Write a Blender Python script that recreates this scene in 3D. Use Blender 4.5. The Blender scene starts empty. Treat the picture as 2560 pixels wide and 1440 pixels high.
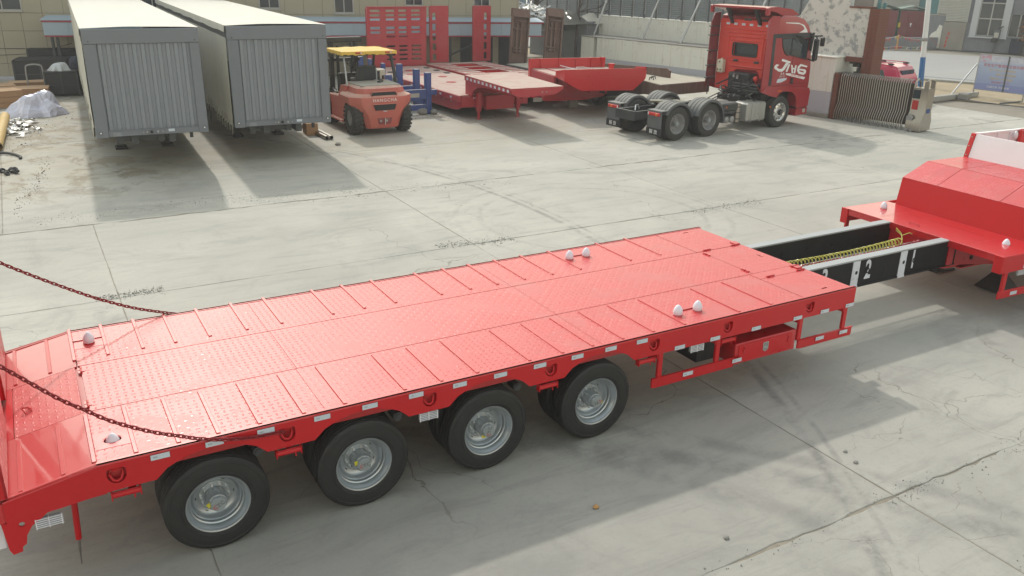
import bpy, bmesh, math, random
from math import sin, cos, pi, radians, sqrt, atan2
from mathutils import Vector, Matrix
random.seed(7)
SC = bpy.context.scene
COL = SC.collection

# ------------------------------------------------------------------ camera, sky, sun, exposure
cam_d = bpy.data.cameras.new("camera")
cam = bpy.data.objects.new("camera", cam_d)
COL.objects.link(cam)
_yaw, _pit, _rol = radians(30.0713), radians(20.7195), radians(1.1246)
_f = Vector((sin(_yaw)*cos(_pit), cos(_yaw)*cos(_pit), -sin(_pit)))
_r = Vector((cos(_yaw), -sin(_yaw), 0))
_u = _r.cross(_f)
_r2 = cos(_rol)*_r + sin(_rol)*_u
_u2 = -sin(_rol)*_r + cos(_rol)*_u
_m = Matrix((( _r2.x, _u2.x, -_f.x), (_r2.y, _u2.y, -_f.y), (_r2.z, _u2.z, -_f.z))).to_4x4()
_m.translation = Vector((-8.8771, -6.5790, 4.8595))
cam.matrix_world = _m
cam_d.sensor_width = 36.0
cam_d.lens = 36.0*2109.53/2560.0
cam_d.clip_start = 0.1
cam_d.clip_end = 2000
SC.camera = cam

SUN = Vector((0.13, 1.12, 1.0)).normalized()
w = bpy.data.worlds.new("World"); SC.world = w; w.use_nodes = True
nt = w.node_tree; bg = nt.nodes["Background"]
sky = nt.nodes.new("ShaderNodeTexSky"); sky.sky_type = 'NISHITA'
sky.sun_disc = False
sky.sun_elevation = math.asin(SUN.z); sky.sun_rotation = atan2(SUN.x, SUN.y)
sky.air_density = 3.4; sky.dust_density = 1.6; sky.ozone_density = 1.0; sky.altitude = 50
hs = nt.nodes.new('ShaderNodeHueSaturation'); hs.inputs['Saturation'].default_value = .45   # milky, hazy sky
nt.links.new(sky.outputs[0], hs.inputs['Color']); nt.links.new(hs.outputs[0], bg.inputs[0]); bg.inputs[1].default_value = 0.15
sl = bpy.data.lights.new("sun", 'SUN'); so = bpy.data.objects.new("sun", sl); COL.objects.link(so)
sl.energy = 1.45; sl.angle = radians(1.6); sl.color = (1.0, 0.95, 0.87)
so.rotation_euler = (-SUN).to_track_quat('-Z', 'Y').to_euler()
so.location = (0, 20, 30)
SC.view_settings.view_transform = 'Standard'; SC.view_settings.look = 'None'
SC.view_settings.gamma = 1.0; SC.view_settings.exposure = 0.5
SC.view_settings.use_curve_mapping = False

# ------------------------------------------------------------------ materials
MATS = {}
def N(nt, t, **kw):
    n = nt.nodes.new(t)
    for k, v in kw.items(): setattr(n, k, v)
    return n
def mth(nt, op, a, b=None, c=None, clamp=False):
    n = nt.nodes.new("ShaderNodeMath"); n.operation = op; n.use_clamp = clamp
    for i, x in enumerate((a, b, c)):
        if x is None: continue
        if isinstance(x, (int, float)): n.inputs[i].default_value = x
        else: nt.links.new(x, n.inputs[i])
    return n.outputs[0]
def mixc(nt, fac, a, b, mode='MIX'):
    n = nt.nodes.new("ShaderNodeMix"); n.data_type = 'RGBA'; n.blend_type = mode
    for i, x in ((0, fac), (6, a), (7, b)):
        if isinstance(x, (int, float)): n.inputs[i].default_value = x
        elif isinstance(x, tuple): n.inputs[i].default_value = (*x[:3], 1)
        else: nt.links.new(x, n.inputs[i])
    return n.outputs[2]
def ramp(nt, fac, lo, hi):
    n = nt.nodes.new("ShaderNodeMapRange"); n.interpolation_type = 'SMOOTHSTEP'
    nt.links.new(fac, n.inputs[0]); n.inputs[1].default_value = lo; n.inputs[2].default_value = hi
    return n.outputs[0]
def noise(nt, vec, scale, detail=4, rough=.55, dist=0.0):
    n = nt.nodes.new("ShaderNodeTexNoise"); n.inputs['Scale'].default_value = scale
    n.inputs['Detail'].default_value = detail; n.inputs['Roughness'].default_value = rough
    n.inputs['Distortion'].default_value = dist
    nt.links.new(vec, n.inputs['Vector']); return n.outputs[0]
def scaled(nt, vec, s, loc=(0,0,0)):
    n = nt.nodes.new("ShaderNodeMapping"); n.inputs['Scale'].default_value = s; n.inputs['Location'].default_value = loc
    nt.links.new(vec, n.inputs[0]); return n.outputs[0]
def base(name):
    m = bpy.data.materials.new(name); m.use_nodes = True
    nt = m.node_tree; b = nt.nodes["Principled BSDF"]
    tc = nt.nodes.new("ShaderNodeTexCoord")
    MATS[name] = m
    return m, nt, b, tc
def mk(name, col, rough=.5, metal=0., var=.12, vs=2.5, bump=0., bs=60, coat=0., coatr=.1, dust=0., dcol=(.42,.38,.31), streak=0., scol=(.2,.15,.1), spots=0., spcol=(.12,.11,.1), sps=6., plate=0., spec=.5, stretch=None, th=(.56, .66)):
    """general painted / metal / plastic surface: tonal noise, settled dust on upward faces, streaks, chipped spots, relief"""
    m, nt, b, tc = base(name); L = nt.links
    geo = nt.nodes.new("ShaderNodeNewGeometry")
    P = geo.outputs['Position']
    O = tc.outputs['Object']
    V = O if stretch is None else scaled(nt, O, stretch)
    n1 = noise(nt, V, vs, 5, .6)
    k = mth(nt, 'MULTIPLY_ADD', n1, 2*var, 1-var)
    c = mixc(nt, 1.0, col, k, 'MULTIPLY')
    # k is a float feeding a colour socket
    if streak:
        s = noise(nt, scaled(nt, O, (5, 5, .35)), 1.6, 4, .6)
        c = mixc(nt, mth(nt, 'MULTIPLY', ramp(nt, s, .5, .78), streak), c, scol)
    if spots:
        s = noise(nt, O, sps, 6, .65)
        c = mixc(nt, mth(nt, 'MULTIPLY', ramp(nt, s, th[0], th[1]), spots), c, spcol)
    r = mth(nt, 'MULTIPLY_ADD', noise(nt, O, vs*3, 3), .22*min(1, rough*2), rough-.11*min(1, rough*2), clamp=True)
    if dust:
        sep = nt.nodes.new("ShaderNodeSeparateXYZ"); L.new(geo.outputs['Normal'], sep.inputs[0])
        up = ramp(nt, sep.outputs[2], .35, .95)
        dn = ramp(nt, noise(nt, P, 2.3, 5, .6), .25, .62)
        lo = mth(nt, 'MULTIPLY', ramp(nt, noise(nt, P, 1.1, 5, .65), .3, .75), .22)
        fac = mth(nt, 'MULTIPLY', mth(nt, 'MAXIMUM', mth(nt, 'MULTIPLY', up, mth(nt, 'MULTIPLY_ADD', dn, .4, .6)), lo), dust)
        c = mixc(nt, fac, c, dcol)
        r = mth(nt, 'ADD', r, mth(nt, 'MULTIPLY', fac, .5), clamp=True)
        if coat:
            cw = mth(nt, 'MULTIPLY', mth(nt, 'SUBTRACT', 1.0, fac, clamp=True), coat)
            L.new(cw, b.inputs['Coat Weight'])
    elif coat: b.inputs['Coat Weight'].default_value = coat
    b.inputs['Coat Roughness'].default_value = coatr
    L.new(c, b.inputs['Base Color']); L.new(r, b.inputs['Roughness'])
    b.inputs['Metallic'].default_value = metal
    b.inputs['Specular IOR Level'].default_value = spec
    if bump:
        bn = nt.nodes.new("ShaderNodeBump"); bn.inputs['Strength'].default_value = min(1, bump); bn.inputs['Distance'].default_value = .01
        L.new(noise(nt, O, bs, 3, .6), bn.inputs['Height']); L.new(bn.outputs[0], b.inputs['Normal'])
        if coat: L.new(bn.outputs[0], b.inputs['Coat Normal'])
    return m

def plate_mat(name, col, wet=True):
    """fresh red paint over chequer plate: raised lozenges, puddled film where rain dried"""
    m, nt, b, tc = base(name); L = nt.links
    O = tc.outputs['Object']
    sp = nt.nodes.new("ShaderNodeSeparateXYZ"); L.new(O, sp.inputs[0])
    fr = 1/.066
    px = mth(nt, 'MULTIPLY', sp.outputs[0], fr); py = mth(nt, 'MULTIPLY', sp.outputs[1], fr)
    fx = mth(nt, 'SUBTRACT', mth(nt, 'FRACT', px), .5); fy = mth(nt, 'SUBTRACT', mth(nt, 'FRACT', py), .5)
    par = mth(nt, 'FLOORED_MODULO', mth(nt, 'ADD', mth(nt, 'FLOOR', px), mth(nt, 'FLOOR', py)), 2.0)
    ip = mth(nt, 'SUBTRACT', 1.0, par)
    a = mth(nt, 'ADD', mth(nt, 'MULTIPLY', fx, par), mth(nt, 'MULTIPLY', fy, ip))
    c = mth(nt, 'ADD', mth(nt, 'MULTIPLY', fy, par), mth(nt, 'MULTIPLY', fx, ip))
    d = mth(nt, 'SQRT', mth(nt, 'ADD', mth(nt, 'POWER', mth(nt, 'MULTIPLY', a, 1.25), 2.0), mth(nt, 'POWER', mth(nt, 'MULTIPLY', c, 3.4), 2.0)))
    h = mth(nt, 'SUBTRACT', 1.0, ramp(nt, d, .18, .46))
    n1 = noise(nt, O, 1.1, 4, .6, .4); n2 = noise(nt, O, 9, 4, .6)
    pud = ramp(nt, mth(nt, 'ADD', n1, mth(nt, 'MULTIPLY', n2, .12)), .6, .66)
    cc = mixc(nt, 1.0, col, mth(nt, 'MULTIPLY_ADD', noise(nt, O, 3.0, 5, .65), .22, .89), 'MULTIPLY')
    cc = mixc(nt, mth(nt, 'MULTIPLY', pud, .18), cc, (.34, .01, .01))
    dry = ramp(nt, noise(nt, O, 2.2, 6, .7), .45, .7)
    cc = mixc(nt, mth(nt, 'MULTIPLY', dry, .13), cc, (.55, .40, .36))
    scr = noise(nt, scaled(nt, O, (.5, 7, 1)), 2.4, 6, .75, .4)
    cc = mixc(nt, mth(nt, 'MULTIPLY', ramp(nt, scr, .62, .74), .16), cc, (.26, .02, .02))
    L.new(cc, b.inputs['Base Color'])
    rr = mth(nt, 'MULTIPLY_ADD', dry, .10, .48); b.inputs['Specular IOR Level'].default_value = .55
    L.new(rr, b.inputs['Roughness'])
    b.inputs['Coat Weight'].default_value = .5
    cr = mth(nt, 'MULTIPLY_ADD', pud, -.10, .26)
    L.new(mth(nt, 'ADD', cr, mth(nt, 'MULTIPLY', dry, .10)), b.inputs['Coat Roughness'])
    bn = nt.nodes.new("ShaderNodeBump"); bn.inputs['Distance'].default_value = .005
    L.new(mth(nt, 'MULTIPLY', mth(nt, 'MULTIPLY_ADD', pud, -.55, .75), mth(nt, 'MULTIPLY_ADD', ramp(nt, noise(nt, O, .5, 2), .4, .6), .6, .4)), bn.inputs['Strength'])
    L.new(h, bn.inputs['Height'])
    b2 = nt.nodes.new("ShaderNodeBump"); b2.inputs['Distance'].default_value = .004; b2.inputs['Strength'].default_value = .35
    L.new(noise(nt, O, 7, 3), b2.inputs['Height']); L.new(bn.outputs[0], b2.inputs['Normal'])
    L.new(b2.outputs[0], b.inputs['Normal']); L.new(b2.outputs[0], b.inputs['Coat Normal'])
    return m

RED = (.54, .012, .017)
RED2 = (.36, .018, .024)
mk('red_paint', RED, .3, var=.07, coat=.7, coatr=.12, bump=.05, bs=9)
mk('red_paint_dull', (.40, .014, .016), .42, var=.1, coat=.25, coatr=.3)
plate_mat('red_plate', RED)
mk('red_smooth', RED, .38, var=.08, vs=1.5, coat=.22, coatr=.10, bump=.06, bs=5, spec=.3)
mk('red_deck', RED, .46, var=.08, coat=.5, coatr=.25, bump=.05, bs=8, spec=.55)
mk('red_gloss', RED, .40, var=.08, vs=1.5, coat=.9, coatr=.07, bump=.06, bs=5)
mk('red_dusty', RED2, .5, var=.12, dust=.92, dcol=(.50, .42, .36), streak=.2, scol=(.3, .06, .05), coat=.2, coatr=.3)
mk('red_board', (.40, .016, .03), .45, var=.1, dust=.4, dcol=(.45, .36, .3), streak=.12, scol=(.3, .1, .09), coat=.2, coatr=.3)
mk('dark_frame', (.025, .025, .027), .6, var=.3)
mk('black_beam', (.009, .009, .011), .5, var=.25, vs=3, spots=.2, spcol=(.025, .025, .026), spec=.35)
mk('beam_flange', (.36, .37, .38), .5, metal=.2, var=.12, vs=2)
mk('white_paint', (.80, .80, .84), .42, var=.05, coat=.2)
mk('white_worn', (.66, .68, .74), .5, var=.08, spots=.35, spcol=(.2, .2, .22), sps=14)
mk('white_plastic', (.78, .78, .86), .35, var=.04, coat=.3)
mk('sticker', (.56, .63, .70), .3, var=.06, vs=9, spec=.7)
mk('sticker_edge', (.40, .03, .03), .4)
mk('lens_grey', (.30, .32, .34), .25, var=.1, spec=.7)
mk('lens_white', (.72, .74, .78), .2, var=.05, spec=.8)
mk('tyre_new', (.017, .017, .018), .62, var=.2, vs=4, bump=.1, bs=40, dust=.25, dcol=(.12, .115, .105))
mk('tyre_used', (.035, .034, .033), .8, var=.25, vs=4, bump=.2, bs=30, dust=.5, dcol=(.17, .16, .145))
mk('rim_silver', (.44, .475, .50), .32, metal=.75, var=.08, vs=6, spots=.12, spcol=(.3, .3, .3))
mk('rim_grey', (.30, .30, .30), .5, metal=.4, var=.2, spots=.5, spcol=(.12, .1, .08), sps=8)
mk('chrome', (.72, .72, .70), .2, metal=1., var=.05)
mk('steel', (.42, .41, .39), .32, metal=1., var=.15, vs=5, spots=.2, spcol=(.22, .17, .13))
mk('stainless', (.36, .335, .30), .30, metal=1., var=.12, vs=5, dust=.3, dcol=(.45, .42, .36))
mk('galvanised', (.45, .46, .47), .45, metal=.8, var=.15)
mk('hub_paint', (.27, .30, .31), .38, var=.08)
mk('yellow_mark', (.62, .56, .05), .5)
mk('ink_red', (.5, .06, .06), .6); mk('ink_grey', (.14, .14, .15), .6); mk('ink_white', (.78, .78, .78), .55, spots=.15, spcol=(.4,.3,.3), sps=18)
mk('hose_yellow', (.55, .50, .09), .35, var=.1, coat=.4); mk('hose_red', (.34, .012, .03), .3, var=.1, coat=.4)
mk('chain_red', (.25, .015, .02), .38, metal=.2, var=.2, spots=.35, spcol=(.09, .03, .03), sps=40)
mk('black_plastic', (.028, .030, .034), .55, var=.2, dust=.45, dcol=(.26, .25, .23))
mk('black_rubber', (.02, .02, .022), .8, var=.2)
mk('fender_grey', (.060, .066, .074), .55, var=.12, dust=.75, dcol=(.34, .33, .30))
mk('flap_grey', (.10, .105, .11), .7, var=.15)
mk('machine_black', (.018, .018, .02), .5, var=.4, vs=9, spots=.6, spcol=(.10, .095, .085), sps=9)
mk('cab_red', (.33, .012, .020), .3, var=.08, coat=.6, coatr=.12, dust=.3, dcol=(.4, .28, .25))
mk('cab_red_bounce', (.66, .045, .03), .5, var=.08, dust=.3, dcol=(.4, .3, .26))  # cab red with bounced light put into the colour: brighter, more orange
mk('cab_dusty_fin', (.24, .05, .055), .6, var=.3, vs=1.5, spots=.6, spcol=(.22, .15, .14), sps=3)
mk('tank_alu', (.42, .42, .40), .42, metal=.7, var=.1, dust=.5, dcol=(.36, .35, .32))
mk('cream_plastic', (.62, .58, .46), .5, var=.08)
mk('lamp_red', (.50, .02, .02), .25, spec=.7); mk('lamp_orange', (.62, .14, .03), .25, spec=.7)
mk('grease', (.20, .185, .14), .3, metal=.5, var=.5, vs=6, spots=.7, spcol=(.03, .03, .03), sps=7)
mk('plate_pale', (.45, .43, .38), .6, metal=.2, var=.2)
mk('fork_red', (.52, .11, .085), .5, var=.1, dust=1., dcol=(.62, .42, .34), spec=.4)
mk('fork_grey', (.30, .31, .29), .6, var=.15, dust=.7, dcol=(.5, .44, .36))
mk('fork_black', (.022, .022, .022), .5, var=.3, dust=.3, dcol=(.2, .19, .17))
mk('canopy_yellow', (.70, .45, .06), .6, var=.1, dust=.55, dcol=(.75, .58, .30))
mk('blue_paint', (.022, .062, .26), .45, var=.15, dust=.8, dcol=(.40, .38, .33), spots=.2, spcol=(.06, .07, .12))
mk('tarp_white', (.54, .53, .475), .55, var=.1, vs=1.2, dust=.35, dcol=(.60, .57, .48), streak=.25, scol=(.40, .39, .33), spec=.3)
mk('hem_dirty', (.42, .41, .34), .8, var=.5, vs=6, spots=.7, spcol=(.05, .05, .045), sps=7)
mk('grey_panel', (.228, .25, .276), .5, var=.08, vs=1.2, streak=.15, scol=(.12, .13, .14))
mk('grey_panel_dark', (.172, .190, .212), .5, var=.08)
mk('chassis_grey', (.07, .075, .08), .6, var=.25)
mk('rust_brown', (.13, .075, .06), .75, var=.25, streak=.5, scol=(.20, .18, .16), dust=.5, dcol=(.30, .25, .2))
mk('gap_dark', (.05, .038, .032), .8, var=.3)
mk('rust_deck', (.30, .28, .24), .8, var=.2, dust=.6, dcol=(.50, .46, .37))
mk('wall_cream', (.35, .315, .235), .7, var=.06, vs=1.2, streak=.2, scol=(.33, .29, .21))
mk('joint_dark', (.13, .12, .10), .9)
mk('alu_frame', (.38, .38, .36), .5, metal=.3)
mk('window_glass', (.030, .040, .048), .06, var=.6, vs=2, spec=.9)
mk('fascia_blue', (.36, .45, .53), .5, var=.06, vs=1.5, streak=.25, scol=(.42, .42, .46))
mk('fascia_red', (.34, .02, .05), .5, var=.1, dust=.4)
mk('post_steel', (.06, .065, .07), .6, var=.2)
mk('dark_interior', (.03, .03, .032), .85)
mk('wood', (.36, .20, .10), .75, var=.22, vs=3, stretch=(1, 1, 6), dust=.5, dcol=(.52, .38, .25))
mk('card_tube', (.58, .40, .15), .7, var=.1)
mk('foil', (.62, .62, .60), .3, metal=.8, var=.3, vs=8)
mk('film_white', (.72, .72, .86), .28, var=.06, vs=4, spec=.7)
mk('film_clear', (.50, .53, .55), .2, var=.2, vs=6, spec=.8)
mk('stone', (.26, .25, .23), .9, var=.2, vs=8, bump=.5, bs=20)
mk('white_render', (.74, .73, .67), .85, var=.06, vs=1.5, streak=.6, scol=(.52, .46, .34), spots=.3, spcol=(.36, .34, .30), sps=3)
mk('lavender_band', (.45, .45, .50), .85, var=.06, vs=1.5, streak=.4, scol=(.44, .40, .36))
mk('ledge_grey', (.25, .24, .22), .9, var=.25, vs=3, bump=.3)
mk('mottled_white', (.60, .60, .56), .85, var=.06, spots=.85, spcol=(.27, .29, .29), sps=3.6, th=(.50, .60), streak=.2, scol=(.45, .45, .4))
mk('brick_brown', (.16, .055, .035), .75, var=.18, spots=.3, spcol=(.22, .16, .13), sps=5)
mk('concrete_grey', (.20, .21, .23), .9, var=.2, vs=1.6, streak=.4, scol=(.12, .13, .15))
mk('concrete_warm', (.27, .255, .225), .9, var=.22, vs=1.3, spots=.25, spcol=(.36, .34, .3), sps=1.2)
mk('fence_sheet', (.26, .29, .31), .5, metal=.2, var=.15, streak=.5, scol=(.16, .17, .18))
mk('fence_post', (.10, .11, .12), .6, var=.3, spots=.4, spcol=(.14, .07, .05))
mk('cabinet_red', (.20, .03, .035), .55, var=.1, dust=.35)
mk('cabinet_green', (.035, .09, .06), .6, var=.12)
mk('cabinet_roof', (.28, .34, .29), .6, var=.12)
mk('sign_yellow', (.62, .47, .03), .6, var=.1)
mk('siding_light', (.46, .46, .42), .55, metal=.15, var=.08)
mk('teal_panel', (.07, .18, .20), .45, var=.12, streak=.3, scol=(.10, .20, .2))
mk('column_white', (.46, .48, .50), .7, var=.06)
mk('pole_white', (.66, .68, .70), .45, var=.05, coat=.2); mk('pole_blue', (.02, .13, .36), .45, var=.08, coat=.2)
mk('car_pink', (.50, .03, .09), .3, var=.05, coat=.9, coatr=.05)
mk('flag_red', (.5, .04, .03), .8); mk('flag_yellow', (.62, .46, .06), .8); mk('flag_white', (.62, .62, .60), .8); mk('flag_green', (.18, .26, .06), .8); mk('flag_blue', (.05, .09, .25), .8)
mk('stake_wood', (.45, .25, .09), .8, var=.2)
mk('bark', (.075, .055, .045), .9, var=.3); mk('bark_dark', (.05, .04, .036), .9, var=.3)
mk('leaf_brown', (.27, .125, .05), .8, var=.3, vs=9)
mk('bin_black', (.018, .018, .02), .6, var=.25, vs=5)
mk('cloth_navy', (.03, .035, .055), .85, var=.25, vs=5)
mk('orange_rag', (.5, .2, .06), .85, var=.2)
mk('box_grey', (.40, .42, .39), .55, var=.08)
mk('mound', (.085, .085, .072), .95, var=.35, vs=5, bump=.8, bs=8)
mk('kerb_stone', (.33, .32, .29), .85, var=.15)
mk('dirt', (.32, .255, .165), .95, var=.25, vs=1.4, spots=.4, spcol=(.42, .39, .31), sps=.9)
mk('dirt_fill', (.25, .22, .175), .95, var=.35, vs=5, bump=.6, bs=30)
mk('debris', (.16, .12, .08), .9, var=.4, vs=20)

def banner_mat():
    m, nt, b, tc = base('banner_cloth'); L = nt.links
    sp = nt.nodes.new("ShaderNodeSeparateXYZ"); L.new(tc.outputs['Object'], sp.inputs[0])
    z = sp.outputs[2]; x = sp.outputs[0]
    up = ramp(nt, z, .35, 1.8)
    c = mixc(nt, up, (.30, .37, .60), (.44, .52, .66))
    head = mth(nt, 'MULTIPLY', ramp(nt, z, 1.50, 1.52), 1.0)
    bl = ramp(nt, noise(nt, scaled(nt, tc.outputs['Object'], (3, 1, 6)), 1.2, 3), .45, .6)
    c = mixc(nt, head, c, mixc(nt, bl, (.50, .52, .62), (.58, .60, .68)))
    redp = mth(nt, 'MULTIPLY', head, mth(nt, 'LESS_THAN', x, .42))
    c = mixc(nt, mth(nt, 'MULTIPLY', redp, ramp(nt, bl, 0, .8)), c, (.55, .33, .42))
    foot = mth(nt, 'LESS_THAN', z, .62)
    c = mixc(nt, foot, c, (.26, .30, .56))
    L.new(c, b.inputs['Base Color']); b.inputs['Roughness'].default_value = .55
    return m
banner_mat()

def concrete(name, slab=True):
    m, nt, b, tc = base(name); L = nt.links
    geo = nt.nodes.new("ShaderNodeNewGeometry"); P = geo.outputs['Position']
    oi = nt.nodes.new("ShaderNodeObjectInfo")
    n1 = noise(nt, P, .22, 6, .6, .6); n2 = noise(nt, P, 1.3, 6, .65); n3 = noise(nt, P, 14, 5, .7)
    st = noise(nt, scaled(nt, P, (.5, 1.7, 1)), .8, 7, .7, 1.2)       # sweeping marks along the yard
    c = mixc(nt, ramp(nt, n1, .32, .68), (.37, .358, .322), (.465, .447, .396))
    c = mixc(nt, mth(nt, 'MULTIPLY', ramp(nt, st, .47, .68), .50), c, (.285, .28, .262))
    c = mixc(nt, mth(nt, 'MULTIPLY', ramp(nt, n2, .5, .75), .28), c, (.485, .465, .405))
    c = mixc(nt, mth(nt, 'MULTIPLY', ramp(nt, n3, .5, .8), .30), c, (.24, .235, .22))
    n4 = noise(nt, P, .7, 8, .72, .9)
    c = mixc(nt, mth(nt, 'MULTIPLY', ramp(nt, n4, .52, .66), .38), c, (.27, .262, .24))
    n5 = noise(nt, scaled(nt, P, (.3, 3.2, 1)), 2.2, 6, .7, .5)
    c = mixc(nt, mth(nt, 'MULTIPLY', ramp(nt, n5, .53, .68), .30), c, (.255, .25, .232))
    n6 = noise(nt, P, 55, 3, .7)
    c = mixc(nt, mth(nt, 'MULTIPLY', ramp(nt, n6, .58, .72), .35), c, (.20, .19, .17))
    oil = ramp(nt, noise(nt, P, .55, 4, .55, .3), .655, .76)
    c = mixc(nt, mth(nt, 'MULTIPLY', oil, .45), c, (.17, .165, .155))
    # sandy deposit toward the back left corner of the yard
    sp = nt.nodes.new("ShaderNodeSeparateXYZ"); L.new(P, sp.inputs[0])
    mud = mth(nt, 'MULTIPLY', mth(nt, 'MULTIPLY', mth(nt, 'SUBTRACT', 1.0, ramp(nt, sp.outputs[0], -7.5, -4.5)), ramp(nt, sp.outputs[1], 11.5, 16.0)), 1.0)
    mn = ramp(nt, noise(nt, scaled(nt, P, (1.1, .8, 1)), .9, 6, .68, .5), .50, .57)
    c = mixc(nt, mth(nt, 'MULTIPLY', mth(nt, 'MULTIPLY', mud, mn), .75), c, (.235, .195, .145))
    ye = mth(nt, 'MULTIPLY', mth(nt, 'MULTIPLY', ramp(nt, sp.outputs[1], 12., 17.), ramp(nt, n2, .35, .6)), .35)
    c = mixc(nt, ye, c, (.40, .345, .245))
    # tyre scrubs: arcs of real circles on the slab
    for (cx, cy, rad, wd, amt) in ((-19.2, 7.95, 19.55, .05, .5), (-19.2, 7.95, 19.75, .03, .35), (-12.5, -9.6, 12.7, .12, .38), (-12.6, -9.6, 13.2, .09, .34), (-11.2, -6.0, 9.05, .12, .30), (1.2, 7.5, 2.4, .05, .25), (1.2, 7.5, 2.9, .05, .2), (7.7, 20.5, 10.5, .12, .25)):
        dx = mth(nt, 'SUBTRACT', sp.outputs[0], cx); dy = mth(nt, 'SUBTRACT', sp.outputs[1], cy)
        dd = mth(nt, 'SQRT', mth(nt, 'ADD', mth(nt, 'MULTIPLY', dx, dx), mth(nt, 'MULTIPLY', dy, dy)))
        e = mth(nt, 'ABSOLUTE', mth(nt, 'SUBTRACT', dd, rad))
        fac = mth(nt, 'SUBTRACT', 1.0, ramp(nt, e, wd*.3, wd*2.0))
        br = ramp(nt, noise(nt, P, 1.7, 5, .7), .38, .62)
        c = mixc(nt, mth(nt, 'MULTIPLY', mth(nt, 'MULTIPLY', fac, br), amt), c, (.115, .115, .118))
    fg = ramp(nt, mth(nt, 'ADD', sp.outputs[1], mth(nt, 'MULTIPLY', n1, 5.0)), -1.0, 9.5)   # haze and backlight falloff put into the colour: foreground bays darker grey
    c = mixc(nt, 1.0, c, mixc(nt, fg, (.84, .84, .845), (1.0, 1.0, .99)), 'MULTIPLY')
    # cracks
    wob = nt.nodes.new("ShaderNodeVectorMath"); wob.operation = 'MULTIPLY_ADD'
    nn = nt.nodes.new("ShaderNodeTexNoise"); nn.inputs['Scale'].default_value = 1.1; nn.inputs['Detail'].default_value = 5
    L.new(P, nn.inputs['Vector']); L.new(nn.outputs['Color'], wob.inputs[0]); wob.inputs[1].default_value = (1.4, 1.4, 0); L.new(P, wob.inputs[2])
    hsum = None; 
    for scl, wdt, th, amt in ((.23, .0016, .46, .65), (.75, .0038, .55, .55)):
        v = nt.nodes.new("ShaderNodeTexVoronoi"); v.feature = 'DISTANCE_TO_EDGE'; v.inputs['Scale'].default_value = scl
        L.new(wob.outputs[0], v.inputs['Vector'])
        wv = mth(nt, 'MULTIPLY', ramp(nt, noise(nt, P, .45, 3), .40, .62), wdt)
        cr = mth(nt, 'LESS_THAN', v.outputs['Distance'], mth(nt, 'MULTIPLY', wv, mth(nt, 'MULTIPLY_ADD', noise(nt, P, 6, 3), 1.6, .2)))
        msk = ramp(nt, noise(nt, P, .16, 2), th-.06, th+.06)
        cr = mth(nt, 'MULTIPLY', cr, msk)
        c = mixc(nt, mth(nt, 'MULTIPLY', cr, amt), c, (.15, .135, .11))
        hsum = cr if hsum is None else mth(nt, 'MAXIMUM', hsum, cr)
    # loose pock marks
    pv = nt.nodes.new("ShaderNodeTexVoronoi"); pv.inputs['Scale'].default_value = 2.3; L.new(P, pv.inputs['Vector'])
    pk = mth(nt, 'LESS_THAN', pv.outputs['Distance'], mth(nt, 'MULTIPLY', ramp(nt, noise(nt, P, 3, 2), .55, .8), .07))
    c = mixc(nt, mth(nt, 'MULTIPLY', pk, .7), c, (.15, .135, .11))
    tint = mth(nt, 'MULTIPLY_ADD', oi.outputs['Random'], .09, .955)
    c = mixc(nt, 1.0, c, tint, 'MULTIPLY')
    L.new(c, b.inputs['Base Color'])
    L.new(mth(nt, 'MULTIPLY_ADD', n2, .25, .68), b.inputs['Roughness'])
    bn = nt.nodes.new("ShaderNodeBump"); bn.inputs['Strength'].default_value = .35; bn.inputs['Distance'].default_value = .012
    hh = mth(nt, 'SUBTRACT', mth(nt, 'ADD', mth(nt, 'MULTIPLY', n2, .5), mth(nt, 'MULTIPLY', n3, .5)), hsum)
    L.new(hh, bn.inputs['Height']); L.new(bn.outputs[0], b.inputs['Normal'])
    b.inputs['Specular IOR Level'].default_value = .35
    return m
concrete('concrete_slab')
mk('ground_earth', (.24, .215, .175), .95, var=.25, vs=1.2, spots=.4, spcol=(.33, .30, .25), sps=.7, bump=.5, bs=25)
mk('road_surface', (.30, .297, .285), .85, var=.10, vs=.35, spots=.25, spcol=(.22, .22, .215), sps=.35, stretch=(.25, 1.6, 1))

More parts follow.
